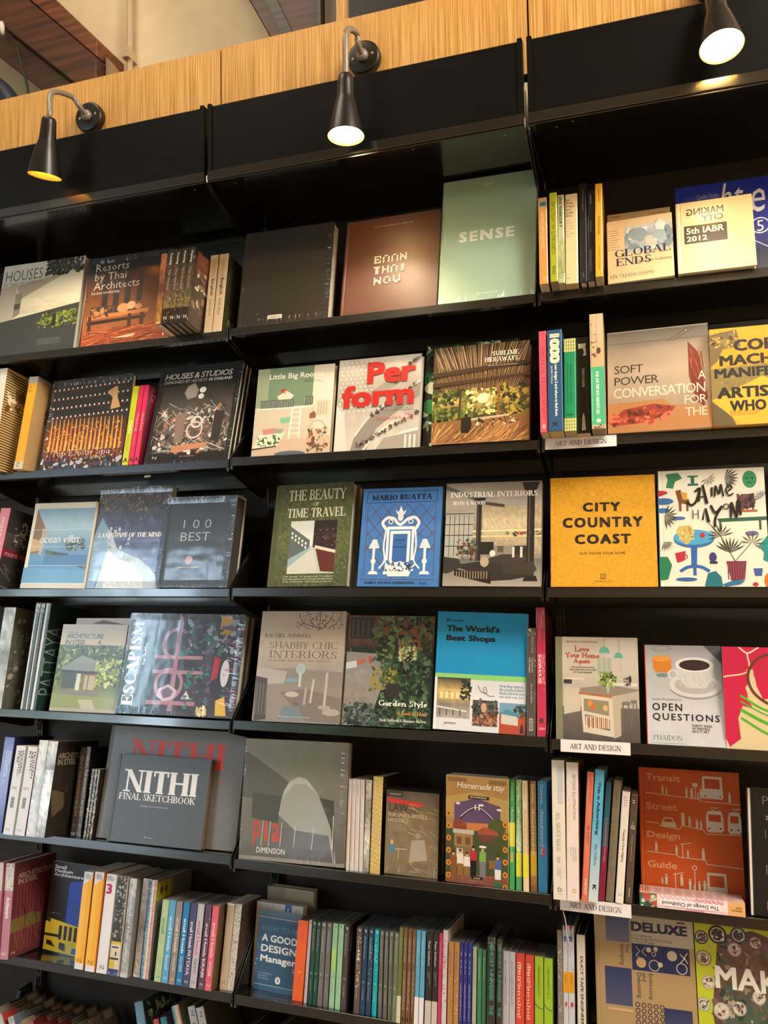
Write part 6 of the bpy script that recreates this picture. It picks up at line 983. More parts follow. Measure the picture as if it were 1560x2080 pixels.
B('open','pale grey book with painted coffee cup and orange juice, fourth shelf right bay','#b9bcc6',[
 ('r',0,0,.012,1,'#d8602c'),('N',.012,0,1,1,8,10,['#a5a7ae','#b5b8c0','#bfc3cd','#c5c9d3'],.04,3),('q',[(.78,0),(1,0),(1,.18)],'#5a5c62'),
 ('q',[(.09,.03),(.35,.02),(.36,.28),(.3,.33),(.16,.33),(.11,.26)],'#a8aaa4'),('q',[(.1,.14),(.35,.14),(.35,.25),(.3,.28),(.15,.28),(.11,.24)],'#d07c22'),('e',.225,.14,.125,.03,'#e09a3c'),('e',.225,.035,.13,.03,'#8d9190'),('e',.225,.035,.11,.022,'#a8aaa8'),('e',.23,.31,.08,.02,'#6a8a84'),
 ('e',.65,.42,.34,.125,'#93959b'),('e',.65,.405,.34,.12,'#cfd0d2'),('e',.65,.4,.27,.09,'#b0b1b4'),('q',[(.4,.19),(.9,.19),(.88,.34),(.78,.43),(.55,.43),(.43,.34)],'#c9c9c9'),('e',.65,.195,.25,.075,'#dcdcdb'),('e',.65,.2,.2,.055,'#2e1a16'),('o',.37,.3,.06,.03,'#d0d0cf'),('L',.45,.28,.85,.42,24,1.4,.08,.006,['#a8a8a8','#e8e8e6']),
 ('T','HELEN MOLESWORTH',.08,.545,.46,.562,'#1c1c22',0,'W'),('T','OPEN',.08,.59,.47,.665,'#14141a',3,'W'),('T','QUESTIONS',.08,.69,.94,.77,'#14141a',3,'W'),('T','THIRTY YEARS\nOF WRITING\nABOUT ART',.58,.79,.84,.87,'#1c1c22',2),('r',.05,.875,.5,.985,'#a5b0bf'),('r',.055,.879,.495,.981,'#c2c8d2'),('T','PHAIDON',.08,.905,.46,.955,'#1c1c22',0,'SL')],spine='#d8602c',fin='satin')
B('pinkgreen','cream book with pink figures and looping green lines, fourth shelf right edge','#d9c9a2',[
 ('q',[(0,0),(.58,0),(.55,.12),(.6,.3),(.52,.5),(.42,.52),(.38,.3),(.3,.28),(.28,.5),(.34,.6),(.22,.58),(.16,.7),(.18,.9),(.05,.98),(0,.9)],'#c8204c'),('q',[(.28,.22),(.36,.22),(.38,.36),(.46,.5),(.3,.5),(.26,.4),(.32,.34)],'#d9c9a2'),('c',[(.2,0),(.3,.06),(.4,.02),(.44,-.0)],.02,'#e8d8b4'),('c',[(.3,.06),(.3,.24),(.0,.3)],.018,'#e8d8b4'),
 ('c',[(1,.02),(.75,.04),(.45,.1),(.3,.26),(.36,.45),(.62,.58),(1,.6)],.035,'#6a3c2c'),('c',[(.58,.02),(.85,.04),(1,.12)],.04,'#55b02c'),('c',[(.2,.48),(.45,.6),(.75,.67),(1,.68)],.03,'#55b02c'),('c',[(.2,.54),(.5,.66),(.8,.72),(1,.73)],.018,'#55b02c'),('c',[(.2,.62),(.5,.74),(.8,.8),(1,.82)],.04,'#55b02c'),('c',[(.2,.7),(.5,.84),(.8,.9),(1,.93)],.03,'#55b02c')])
# ================================================================ ROW 5
B('navyleft','violet blue spine with a navy cover at the left edge, fifth shelf','#4a4f9a',[('T','THAI\nMODERN\nINTERIOR 01',.35,.14,.85,.5,'#c8cce0',1,'',1)],side=[('r',0,0,1,1,'#171c3c')])
for i,n_ in ((2,'002'),(1,'001')): B('modern%d'%i,'%s of two white spines with black text and barcode, fifth shelf left'%('left' if i==2 else 'right'),'#d9d9dc',[('T','MODERN\nARCHITEC-\nTURE' if i==2 else 'MODERN\nARTIST-\nRY',.25,.05,.9,.36,'#1c1c20',3,'',1),('T',n_,.2,.465,.7,.495,'#2c2c30',1),('R',.3,.58,.65,.7,1,'#3a3a40',1),('H',.3,.58,.65,.7,9,'#d9d9dc',.35),('T','N',.25,.93,.6,.96,'#8a8a90',0)],group='white numbered spines on the fifth shelf',hard=False,side=[('r',0,0,1,1,'#6a2c3c')] if i==1 else [('r',0,0,1,1,'#9a9a9e')],fin='satin')
B('wrapw1','white spine in silvery wrinkled wrap, fifth shelf left bay','#c4c6c4',[('N',0,0,1,1,4,30,['#d8dad6','#a8aca8','#cdd0cc'],.25)],wrap=True)
B('wrapw2','white wrapped spine whose black cover reads architecture in steel, fifth shelf','#c9c9c4',[('N',0,0,1,.3,4,8,['#d8d8d2','#6a6a66'],.4),('N',0,.3,1,1,4,20,['#b8bab6','#e0e2dc','#8a8c88'],.35),('T','ARCHITECTURE IN STEEL',.3,.35,.6,.62,'#e8eae6',3,'N',1)],wrap=True,side=[('r',0,0,1,1,'#26231f'),('T','ARCHITEC\nIN STEEL',.05,.12,.6,.25,'#8f8a80',4,'N'),('q',[(0,.5),(.3,.55),(.35,.7),(.1,.8)],'#5c5040'),('L',.3,.25,1,.95,40,1.5,.3,.02,['#3a3026','#14110e','#4a3c2a'])])
for i in (1,2): B('guide%d'%i,'%s dark brown spine with gold lettering left of the grey folder, fifth shelf'%['left','right'][i-1],'#2e251c',[('T','PRAGUE  THE ARCHITECTURE GUIDE' if i==1 else 'BERLIN  THE ARCHITECTURE GUIDE',.3,.1,.7,.78,'#b08a4c',1,'N',1),('o',.5,.88,.22,.06,'#a8824a')],group='dark brown spines with gold lettering',wrap=True,side=[('r',0,0,1,1,'#1c1814'),('n',0,.3,1,.9,40,.08,['#2c2620','#100e0c','#3c342a'],3)])
for i in (1,2,3): B('tex%d'%i,'%s of three very thin patterned spines beside the grey folder, fifth shelf'%['first','second','third'][i-1],'#5a4c38',[('n',0,0,1,1,60,.5,['#8c7c5c','#2a2218','#b8a680'],i)],group='very thin patterned spines',hard=False,side=[('r',0,0,1,1,'#201b16')])
B('nithibig','huge grey folder with red seriffed title standing behind the small grey book, fifth shelf','#6a6760',[('T','NITHI',.16,.115,.865,.34,'#d8402c',0,'SB'),('r',.0,0,.012,1,'#55534e'),('l',[(.83,.42),(.86,.45)],.006,'#d8402c')],fin='satin')
B('nithi','square grey book with big white seriffed title in front of the huge grey folder','#4a4c50',[('T','NITHI',.09,.175,.885,.43,'#e6e8ea',1,'SB'),('T','FINAL SKETCHBOOK',.065,.445,.885,.52,'#e0e2e4',0,'S'),('T','(VERSION 1)',.41,.545,.5,.553,'#a85c50',0),('T','PORTRAITS OF A SOCIAL AND HOUSES',.31,.575,.61,.588,'#d0d2d4',1),('T','artbook',.42,.92,.49,.93,'#d8dadc',1),('e',.405,.924,.006,.006,'#d8dadc')],pages='#7a5c44',fin='satin')
B('pla','large square wrapped grey book with a pale arch shape, fifth shelf middle bay','#6b675d',[
 ('N',0,0,1,1,12,12,['#8a877a','#7a776c','#6a675e','#5c5952'],.08,3),('q',[(0,.1),(.4,.32),(.46,.37),(.4,.5),(.0,.5)],'#57534b'),('q',[(.1,.45),(.38,.47),(.36,.7),(.1,.66)],'#45423c'),('q',[(.36,.62),(.4,.42),(.46,.33),(.54,.30),(.62,.32),(.72,.42),(.8,.56),(.88,.76),(.92,1),(.88,1)],'#9c9c98'),('q',[(.38,.5),(.44,.36),(.54,.3),(.62,.32),(.7,.41),(.6,.36),(.5,.36)],'#b5b5b0'),('q',[(.3,.72),(.84,.76),(.9,1),(.25,1)],'#5c5a5c'),('q',[(.74,.46),(.88,.48),(.9,.98),(.86,.7)],'#3f3c36'),('r',.0,.97,1,1,'#8c887a'),
 ('l',[(.22,.68),(.21,.88)],.004,'#d8dcd8'),('l',[(.29,.68),(.28,.88)],.004,'#d8dcd8'),('l',[(.4,.68),(.39,.88)],.004,'#d8dcd8'),('l',[(.53,.7),(.52,.87)],.004,'#d8dcd8'),('l',[(.7,.7),(.69,.88)],.004,'#d8dcd8'),('l',[(.88,.6),(.88,.86)],.006,'#d8dcd8'),
 ('T','p',.125,.675,.2,.88,'#b83c30',3,'N'),('T','l',.235,.675,.265,.845,'#b83c30',3,'N'),('T','a',.305,.69,.39,.845,'#b83c30',3,'N'),('T','DIMENSION',.17,.895,.44,.94,'#e6e6e0',1)],wrap=True,spine='#8c8c84')
for i in (1,2,3,4): B('white%d'%i,'%s of four thin white spines right of the pale arch book, fifth shelf'%['first','second','third','fourth'][i-1],'#cfc6c6',[('T','HAND DRAWN',.35,.06,.65,.2,'#8a7c74',0,'N',1),('r',.1,.2,.5,.9,['#d8b088','#c8b4a8','#cfc6c6','#cfc6c6'][i-1])],group='four thin white spines',hard=False,fin='satin')
B('silver','silvery wrapped thin spine left of the gold patterned one, fifth shelf','#a8a29a',[('N',0,0,1,1,3,40,['#c8c2ba','#7a746c','#e0dcd4','#8a847c'],.5)],hard=False,wrap=True)
B('goldpat','pale gold spine with a repeated small pattern and black cover, fifth shelf','#d0b66c',[('o',.17+.33*(i%3),.02+.0165*i,.1,.045,'#f0e4b0') for i in range(58)]+[('e',.17+.33*(i%3),.027+.0165*i,.06,.004,'#a88c40') for i in range(58)],side=[('r',0,0,1,1,'#1a1612')]+[('e',.08+.12*(i%8),.02+.03*(i//8)+.012*(i%2),.03,.008,'#6a5428') for i in range(240)],hard=False)
LAW=[('N',0,0,1,1,10,12,['#54483a','#7a6a50','#86765a','#7c6c50'],.15,3),('r',0,.0,.32,.075,'#2a2622'),('T','COVER STORY BOOK',.06,.035,.28,.055,'#d8d0c0',1),('q',[(.02,.09),(.7,.13),(.68,.18),(.02,.145)],'#c8342c'),('r',.06,.3,.9,.31,'#86765a'),('T','LAW',.06,.155,.42,.25,'#2c2820',1),('T','FOR SMALL HOTELS,',.05,.27,.8,.32,'#d8ccb0',0),('T','HOSTELS',.05,.335,.42,.38,'#d8ccb0',0),('H',.06,.4,.5,.5,5,'#b0a080',.2,1),('e',.13,.62,.03,.03,'#d8b088'),('q',[(.09,.65),(.18,.65),(.19,.75),(.08,.75)],'#4a86a8'),('l',[(.2,.7),(.42,.69)],.012,'#d8ccb8'),('l',[(.26,.7),(.26,.82)],.008,'#d8ccb8'),('e',.62,.52,.05,.035,'#9a9488'),('q',[(.5,.58),(.74,.56),(.8,.8),(.46,.84)],'#a8a294'),('q',[(.4,.86),(.8,.84),(.82,.97),(.4,.97)],'#75685a'),('L',.3,.1,1,.95,34,.4,.3,.008,['#c8a86c','#e0c48c'],4)]
B('law','small wrapped brown book with creased film and red band, fifth shelf middle bay','#7a6a50',LAW,wrap=True,fin='satin',pages='#2a241e',hard=False)
B('law2','identical brown copy hidden behind the small creased wrapped book, fifth shelf','#7a6a50',LAW,fin='satin',pages='#3a332c',hard=False)
SUN=[o for i in range(6) for s_ in (.05,.955) for o in (('e',s_,.36+.115*i+(.06 if s_>.5 else 0),.04,.028,'#d8902c'),('e',s_,.36+.115*i+(.06 if s_>.5 else 0),.017,.013,'#6a3a18'))]
HM=[('r',0,0,1,.17,'#a8824c'),('R',.03,.015,.35,.055,12,'#3a2a18',.45),('R',.7,.02,.98,.06,11,'#3a2a18',.45),('q',[(.0,.2),(.5,.14),(1,.2),(1,.4),(0,.4)],'#b89a5c'),('q',[(.14,.26),(.5,.2),(.88,.26),(.88,.5),(.14,.5)],'#5c4a70'),('q',[(.14,.44),(.88,.42),(.88,.54),(.14,.54)],'#c87c4c'),
 ('c',[(.22,.42),(.35,.33),(.5,.3),(.65,.33),(.78,.42)],.03,'#3a2c38'),('c',[(.24,.38),(.38,.31),(.5,.285),(.62,.31),(.76,.38)],.01,'#e8e0e0'),('r',.47,.26,.49,.31,'#e8e0e0'),('r',.53,.25,.55,.31,'#e8e0e0'),('e',.2,.26,.035,.01,'#efe8ec'),('e',.58,.26,.035,.01,'#efe8ec'),('e',.86,.29,.04,.01,'#efe8ec'),
 ('r',0,.5,1,.92,'#3c4c30'),('e',.82,.46,.14,.09,'#44542c'),('q',[(.12,.44),(.22,.4),(.34,.45),(.34,.5),(.12,.5)],'#8a4030'),('q',[(.12,.5),(.46,.5),(.46,.54),(.12,.54)],'#b8bcb0'),('r',.14,.54,.44,.66,'#9a7a54'),('r',.18,.57,.26,.64,'#6a4c30'),('r',.32,.57,.4,.64,'#6a4c30'),('q',[(.52,.5),(.62,.46),(.82,.49),(.86,.53),(.52,.54)],'#a04c3c'),('r',.55,.53,.78,.6,'#6a3c34'),('r',.16,.66,.42,.78,'#7c6a4c'),('r',.18,.68,.28,.76,'#d8d4c4'),
 ('q',[(0,.92),(1,.9),(1,1),(0,1)],'#8a5440'),('H',0,.92,1,1,6,'#6c3c2c',.2),('q',[(.75,.94),(.95,.98),(1,1),(.8,1)],'#2c6a4c')]
for x,c1,c2,t_ in ((.13,'#8a4c2c','#7a5430',.72),(.24,'#e8e4dc','#8a6434',.7),(.35,'#e8e4dc','#8a6434',.72),(.45,'#b8243c','#22202c',.66),(.6,'#7fae48','#77797c',.66),(.84,'#4a6aa8','#e8e8ec',.72)):
    HM+= [('q',[(x-.05,t_+.03),(x+.05,t_+.03),(x+.055,t_+.13),(x-.055,t_+.13)],c1),('q',[(x-.05,t_+.12),(x+.05,t_+.12),(x+.045,.93),(x-.045,.93)],c2),('e',x,t_+.01,.022,.02,'#e0b090'),('e',x,t_-.004,.024,.012,'#2c1c18')]
HM+=SUN+[('e',.6,.645,.06,.012,'#efe9dc'),('q',[(.7,.76),(.8,.76),(.8,.84),(.7,.84)],'#8a6434'),('T','Homemade stay',.18,.055,.95,.13,'#f2ecdf',1,'N',0,.25),('r',.37,.175,.7,.205,'#22181c'),('T','MY HOMETOWN',.4,.182,.66,.198,'#e8dcc8',2),('r',.42,.925,.6,.95,'#1c1418'),('T','บ้านพักใจ',.46,.93,.56,.945,'#e8dcc8',2),('T','สวัสดี ความสุข',.4,.96,.62,.975,'#c8a090',0)]
B('homemade','illustrated book of a village with people, bridge and sunflowers, fifth shelf middle bay','#a8824c',HM,hard=False,wrap=True)
B('homemade2','thin dark book standing behind the illustrated village cover, fifth shelf','#3a3a38',(),hard=False)
def sp(k,lab,col,tc='#f0f0e8',extra=(),**kw): B(k,lab,col,list(extra)+[('T','บ้านและสวน',.3,.03,.68,.2,tc,1,'',1),('T','เรื่องเล่าจากบ้าน',.3,.26,.66,.66,tc,0,'',1)],hard=False,fin='satin',**kw)
sp('hgreen','green spine with a yellow band joining the illustrated village cover, fifth shelf','#3d9a58',extra=[('r',0,.4,1,.62,'#d8d838'),('r',.2,.67,.7,.76,'#c8a860')])
sp('hlight','pale green wrapped spine with a yellow band, fifth shelf middle bay','#9fc48c',extra=[('N',0,0,1,.65,3,30,['#a8cc98','#6aa870','#d0e0b8'],.3),('r',0,.67,1,.88,'#d8d838'),('r',0,.88,1,1,'#4aa060')],wrap=True)
sp('hcream','cream wrapped spine with a yellow band, fifth shelf middle bay','#dfc9a4','#b04c30',extra=[('r',0,.67,1,.88,'#e0d430'),('r',.8,0,1,.67,'#b89a68')],wrap=True)
sp('hgold','bronze wrapped spine with a yellow band, fifth shelf middle bay','#a07838',extra=[('r',0,.64,1,.86,'#c8a428'),('N',0,.86,1,1,3,8,['#b08440','#6a4c20'],.4)],wrap=True)
sp('hblue','bright blue spine at the right end of the middle bay, fifth shelf','#3b93c8',extra=[('r',.35,.6,.75,.68,'#c85060')])
B('mags','tallest ivory spine at the left end of the right bay fifth shelf','#d9d4c8',[('r',.45,.04,.9,.32,'#bfc3c8'),('T','ALL ABOUT MAGS',.3,.38,.62,.66,'#4a4c48',0,'SL',1),('T','Magazine makers\non their craft',.3,.7,.62,.745,'#6a6a64',0,'',1),('T','Collecting\nreading\nprinting',.3,.78,.66,.85,'#6a6a64',0,'',1),('o',.5,.93,.13,.05,'#3a3c3a'),('T','viction:ary',.33,.955,.7,.965,'#5a5a54',0)],hard=False,fin='satin')
B('beyond','white spine with gold lettering and red brown cover, right bay fifth shelf','#dcd2d0',[('T','BEYOND ILLUSTRATION',.52,.09,.76,.42,'#8a6a4c',1,'N',1),('T','Our favourite works',.2,.25,.36,.5,'#d8a868',0,'SL',1),('T','Designers making\nmarks for brands\nand people',.25,.62,.85,.72,'#8a8a8c',0,'',1),('o',.6,.93,.13,.06,'#c8983c')],hard=False,side=[('r',0,0,1,1,'#7a3a2c'),('T','BEY',.3,.1,.5,.2,'#2c1a18',3,'',1)],fin='satin')
B('makeart','salmon spine leaning beside the sky blue one, right bay fifth shelf','#d9785c',[('T','HOW TO MAKE ART',.42,.06,.8,.24,'#b04c3c',0,'N',1),('T','MEL ELLIOTT',.36,.42,.72,.56,'#4a2c28',1,'N',1),('T','PORTICO',.36,.83,.72,.95,'#f0dccc',3,'N',1)],hard=False,fin='satin')
B('advert','sky blue spine fading to white with bold black title, right bay fifth shelf','#52acd4',[('r',0,.4,1,1,'#52acd4','#c8d4d2'),('T','This is Advertising',.3,.09,.72,.5,'#14181c',4,'N',1),('T','Eliza Williams',.38,.57,.66,.73,'#1c2024',1,'N',1),('T','K',.36,.87,.76,.91,'#14181c',5,'',1)],hard=False,fin='satin')
B('comput','narrow teal spine turning crimson at its foot, right bay fifth shelf','#2a5a6c',[('r',0,.3,1,1,'#2a5a6c','#8c1838'),('r',0,.55,1,1,'#8c1838'),('T','Computational Design',.3,.3,.72,.68,'#c8a0b4',-1,'N',1)],hard=False,fin='satin')
B('taupe','grey brown leaning spine with faint lettering, right bay fifth shelf','#7c6e58',[('T','ARCHITECTURE',.35,.09,.66,.23,'#4c4234',0,'S',1),('T','Designing Home Graphics and Type',.4,.35,.6,.8,'#64583f',0,'SL',1)],fin='cloth')
B('eighty','white leaning spine with black typewritten title, right bay fifth shelf','#ddd6cc',[('T','[ ] [ ]',.3,.05,.7,.13,'#3a3834',0,'',1),('T','Twenty-Over-Eighty',.35,.34,.7,.64,'#1c1c1c',2,'N',1),('T','(co)',.3,.91,.75,.94,'#4a4844',0)],hard=False,fin='satin')
B('dark02','dark brown spine with white 02, right bay fifth shelf','#52483c',[('T','I1',.3,.045,.6,.075,'#e8e4dc',3,'',1),('T','02',.25,.285,.8,.32,'#e8e4dc',1),('l',[(.5,.25),(.5,.28)],.04,'#e8e4dc'),('T','Mobile Graphic Lingo',.4,.38,.6,.62,'#b8b0a4',0,'N',1),('T','VICTIONARY',.4,.86,.62,.95,'#d8d0c4',2,'N',1)],hard=False,fin='satin')
P_='#cfc4b0'
def man(u,v,s,c=P_): return [('e',u,v-s*.88,s*.13,s*.11,c),('q',[(u-s*.17,v-s*.74),(u+s*.17,v-s*.74),(u+s*.14,v-s*.35),(u+s*.16,v),(u+s*.02,v),(u,v-s*.32),(u-s*.04,v),(u-s*.17,v),(u-s*.14,v-s*.35)],c)]
def bus(u0,v0,u1,v1): return [('q',[(u0+.01,v0),(u1-.01,v0),(u1,v1-.02),(u1-.01,v1),(u0+.01,v1),(u0,v1-.02)],P_),('r',u0+.03,v0+.02,u1-.03,v0+(v1-v0)*.55,'#b8481c'),('e',u0+.03,v1-.02,.008,.006,'#6a1c1c'),('e',u1-.03,v1-.02,.008,.006,'#6a1c1c')]
TR=[('T','Transit',.07,.045,.42,.10,'#d89a74',4),('T','Street',.07,.275,.38,.33,'#d89a74',4),('T','Design',.07,.50,.40,.565,'#d89a74',4),('T','Guide',.07,.725,.36,.78,'#d89a74',4),
 ('l',[(.07,.2),(.6,.225),(.62,.24),(1,.245)],.007,P_),('l',[(.07,.43),(.19,.435),(.2,.455),(.4,.47),(.42,.44),(.63,.46),(.66,.49),(1,.48)],.007,P_),('l',[(.07,.66),(.36,.67),(.38,.685),(.64,.69),(.65,.72),(1,.73)],.007,P_),
 ('q',[(.22,.43),(.25,.385),(.33,.385),(.36,.43),(.37,.46),(.22,.455)],P_),('q',[(.255,.395),(.325,.395),(.34,.42),(.24,.42)],'#b8481c'),('l',[(.565,.1),(.565,.22)],.007,P_),('r',.54,.1,.59,.13,P_),('r',.42,.34,.45,.44,P_),('l',[(.42,.58),(.42,.69)],.008,P_),('l',[(.4,.585),(.5,.57)],.007,P_),('l',[(.34,.81),(.34,1)],.008,P_),('l',[(.32,.82),(.42,.8)],.007,P_),('o',.53,.755,.02,.008,P_),('l',[(.53,.77),(.53,.95)],.008,P_)]
TR+=bus(.63,.04,.84,.215)+bus(.64,.78,.84,.97)
for a,b_ in ((.66,.83),(.87,1.0)): TR+=[('q',[(a+.02,.31),(b_-.02,.305),(b_,.36),(b_,.45),(b_-.02,.47),(a+.02,.475),(a,.45),(a,.36)],P_),('r',a+.025,.335,b_-.025,.39,'#b8481c'),('l',[(a+.04,.285),(a+.13,.28)],.006,P_),('l',[(a+.05,.31),(a+.11,.28)],.005,P_),('e',a+.03,.445,.012,.008,'#a8303c'),('e',b_-.03,.44,.012,.008,'#a8303c')]
for u,v,s in ((.24,.2,.07),(.28,.205,.05),(.48,.215,.075),(.53,.22,.08),(.59,.225,.05),(.62,.22,.08),(.9,.235,.08),(.5,.44,.075),(.57,.45,.07),(.61,.455,.07),(.16,.655,.075),(.36,.67,.075),(.47,.68,.06),(.62,.69,.09),(.25,.9,.08),(.21,.9,.05),(.4,.9,.09),(.48,.92,.08),(.52,.93,.05),(.57,.93,.08),(.62,.93,.09)): TR+=man(u,v,s)
B('transit','orange book with white silhouettes of buses, trams and people, fifth shelf right bay','#c0501c',TR,fin='satin')
PAL=[('r',0,0,.03,1,'#d8d8d4'),('T','PALETTE',.18,.055,.98,.125,'#77797c',-2,'W'),('T','IRIDESC',.2,.32,.98,.39,'#55575a',-2,'W'),('T','PALETTE',.2,.6,.98,.67,'#65676a',-2,'W'),('T','IRIDESC',.2,.88,.98,.95,'#77797c',-2,'W'),('T','Palette Series\nNo. Eight',.22,.21,.42,.25,'#c8c8c4',1),('T','Palette Series\nNo. Eight',.24,.71,.42,.75,'#c8c8c4',1)]
for i in range(8): PAL+=[('o',.72,.34,.12+.035*i,.006,['#c8a8a0','#d8c8a0','#a8b8c8'][i%3]),('o',.74,.62,.08+.03*i,.006,['#c8b8a0','#b8a8c0'][i%2])]
B('palette','black book with fine concentric rings cut by the right edge, fifth shelf','#17181b',PAL)
# ================================================================ ROW 6
def film_sp(cols,s=1): return [('N',0,0,1,1,3,30,cols,.4,s)]
B('pinksliver','pink spine cut by the left edge, sixth shelf','#b8788a',[('r',0,0,1,.3,'#c8beb8')],side=[('r',0,0,1,1,'#8a4a5a')])
B('steelred','pale pink wrapped spine with a maroon cover lettered architecture in steel, sixth shelf','#b87c8a',[('r',0,0,1,.29,'#cfc2bc'),('n',0,.02,1,.28,40,.12,['#e8e0dc','#9a8c88'],3),('T','Architecture',.3,.36,.75,.58,'#f2e8e8',4,'N',1),('T','N',.25,.93,.6,.96,'#f2e8e8',0)],wrap=False,side=[('r',0,0,1,1,'#5c2c30'),('R',.1,.25,1,.95,12,'#74383a',.4),('q',[(0,.6),(.5,.58),(.7,.62),(.7,.72),(0,.74)],'#6a5c34'),('L',.1,.4,1,.95,24,1.2,.35,.02,['#3a1c1e','#8a4c44']),('T','THAILAND',.1,.085,.35,.1,'#8a6a68',0),('T','ARCHITECTURE\nIN STEEL',.1,.12,.98,.24,'#a8908c',4,'N'),('T','N',.06,.93,.14,.96,'#c8b8b4',0)])
B('smallmed','black book with blue and yellow plan drawing, standing deep on the sixth shelf','#1a1a1a',[
 ('q',[(.42,.22),(.5,.2),(.78,.17),(1,.17),(1,.68),(.42,.66)],'#1f4cae'),('H',.42,.25,1,.66,5,'#16388a',.05),('q',[(0,.62),(1,.7),(1,1),(0,.97)],'#dcbc22'),('q',[(.0,.62),(.1,.63),(.1,.67),(0,.66)],'#1a1a1a'),('R',.3,.69,.95,.84,6,'#1f1e1a',.6),('r',.0,.79,.3,.82,'#1f1e1a'),('q',[(.06,.86),(.16,.87),(.26,.93),(.06,.91)],'#1f1e1a'),('q',[(.34,.87),(.46,.88),(.48,.96),(.33,.94)],'#1f1e1a'),('q',[(.62,.91),(.85,.92),(.85,.98),(.6,.97)],'#1f4cae'),
 ('T','Small\nMedium\nArchitecture',.06,.035,.7,.16,'#e8e8e8',3),('T','2007 / 2017',.1,.56,.3,.575,'#8a8a8a',0)],hard=False)
for i in (1,2): B('yel%d'%i,'%s of two orange yellow spines with white slanted tops, sixth shelf left bay'%['left','right'][i-1],'#dcdadc',[('q',[(0,.14),(1,.06),(1,.94),(0,.94)],'#eeaa28'),('q',[(0,.14),(.5,.1),(.5,.94),(0,.94)],'#f0b83c'),('T','SMALL\nMEDIUM\nHOUSES',.2,.02,.85,.075,'#2c2c2c',2),('T','N',.28,.89,.72,.93,'#8a5c14',0)],group='pair of orange yellow spines',hard=False,fin='satin',side=[('r',0,0,1,1,'#c8701c')])
B('white3n','white spine with a big magenta 3, sixth shelf left bay','#dfdde2',[('T','SMALL\nMEDIUM\nHOUSES',.15,.02,.75,.07,'#2c2c2c',2),('T','3',.12,.1,.68,.205,'#b8246a',6),('T','N',.35,.92,.72,.96,'#3a3a3c',0)],hard=False,fin='satin')
B('blackyel','spine with black scribbles above and yellow blocks at its foot, sixth shelf','#c9beb0',[('r',0,0,1,.66,'#2c2a26'),('n',0,.02,1,.64,110,.12,['#b8b4a8','#1a1816','#6a665c','#8a8678'],4),('r',0,.66,1,.93,'#d8cdb4'),('r',0,.66,1,.69,'#d8b428'),('r',.1,.71,.8,.725,'#1c1a16'),('r',0,.82,.9,.84,'#1c1a16'),('q',[(.5,.76),(.62,.76),(.66,.8),(.5,.8)],'#1c1a16'),('r',0,.93,1,1,'#1c2c6a'),('r',0,.84,.5,.92,'#d8b428')],wrap=True)
B('greysil','silver grey wrapped spine, sixth shelf left bay','#a9aaa8',film_sp(['#c2c4c2','#84868a','#b0b2b0'])+[('T','Architecture from 4 Asian countries',.3,.08,.7,.85,'#e0e0e0',1,'N',1),('T','Z',.3,.93,.7,.96,'#c8c030',0)],wrap=True,side=[('r',0,0,1,1,'#77777a')])
B('brownsil','taupe wrapped spine between the silver and the striped ones, sixth shelf','#8f8678',film_sp(['#a89e90','#6a6256','#b8ae9c'],2),wrap=True,side=[('r',0,0,1,1,'#5c564c')])
B('rainbow','blue, green and pink striped spine with a yellow labelled grey cover, sixth shelf','#b8b8ac',[('r',0,.0,.3,1,'#3a74a8'),('r',.3,0,.48,1,'#b8c48c'),('r',.48,0,.62,1,'#e8e4d8'),('r',.62,0,.85,1,'#d8808c'),('n',0,0,.3,1,70,.1,['#8ab4d0','#1c4a7c'],3),('n',.5,0,1,1,60,.08,['#e8b8a8','#f0ece0','#8a4a5c'],4),('T','architectural\nmagazine',.1,.5,.28,.8,'#d8e8f0',1,'',1)],wrap=True,side=[('r',0,0,1,1,'#6e6c68'),('q',[(.0,.02),(.42,.02),(.42,.2),(0,.22)],'#a89c28'),('T','H',.1,.08,.3,.15,'#2c2a18',3,'SB')])
for k,lab,col,tc,t1,t2,st in (('hotgreen','pale green','#a9c490','#5c8a6a','small','',1),('hotblue','light blue','#54a4cc','#cfe4ec','small Hotels','Samui',0),('hotbrown','brown and silver','#8d8078','#e0d8d0','small Hotels','Chiang Mai',0),('hotteal','strong blue','#157cb0','#d8ecf4','small Hotels','KOH CHANG\nKOH CHANG',1),('hotnavy','violet navy','#3c3c6c','#e8e4f0','small Hotels PATTAYA','',1),('hotgrey','light grey','#b4b6be','#d85c80','small Hotels','PHUKET',0),('hotpurple','dark purple','#54304e','#e8d8e4','small Hotels KRABI','',1),('hotpink','rose pink','#d86070','#f4c8cc','small Hotels','NATIONAL',0)):
    art=[('N',0,0,1,1,2,16,[col,col],.08,3)]
    if t2: art+=[('T',t1,.28,.2,.74,.62,tc,2,'N',1),('T',t2,.3,.66,.7,.84,'#e8eaec' if k!='hotgrey' else '#5a5a66',0,'N',1)]
    else: art+=[('T',t1,.28,.22,.74,.86 if len(t1)>6 else .42,tc,2,'N',1)]
    art+=[('T','N',.3,.925,.7,.955,tc,0)]
    B(k,lab+' thin spine in the row of eight short guide books, sixth shelf',col,art,group='row of eight short guide spines',hard=False,wrap=k in('hotbrown','hotnavy','hotpurple'),pages='#8a8c8c',fin='gloss',side=[('r',0,0,1,1,'#5a4c34'),('L',0,0,1,1,30,1.2,.4,.02,['#7a6a4c','#3a3020'])] if k=='hotpink' else [('r',0,0,1,1,'#3a3a3c')])
B('beige','plain beige spine right of the rose pink one, sixth shelf left bay','#b7a488',[('r',.0,0,1,.02,'#cfd0d0'),('T','home decor',.4,.12,.55,.25,'#6a5840',0,'',1),('T','N',.3,.9,.68,.935,'#7c6a50',0)],hard=False,fin='satin')
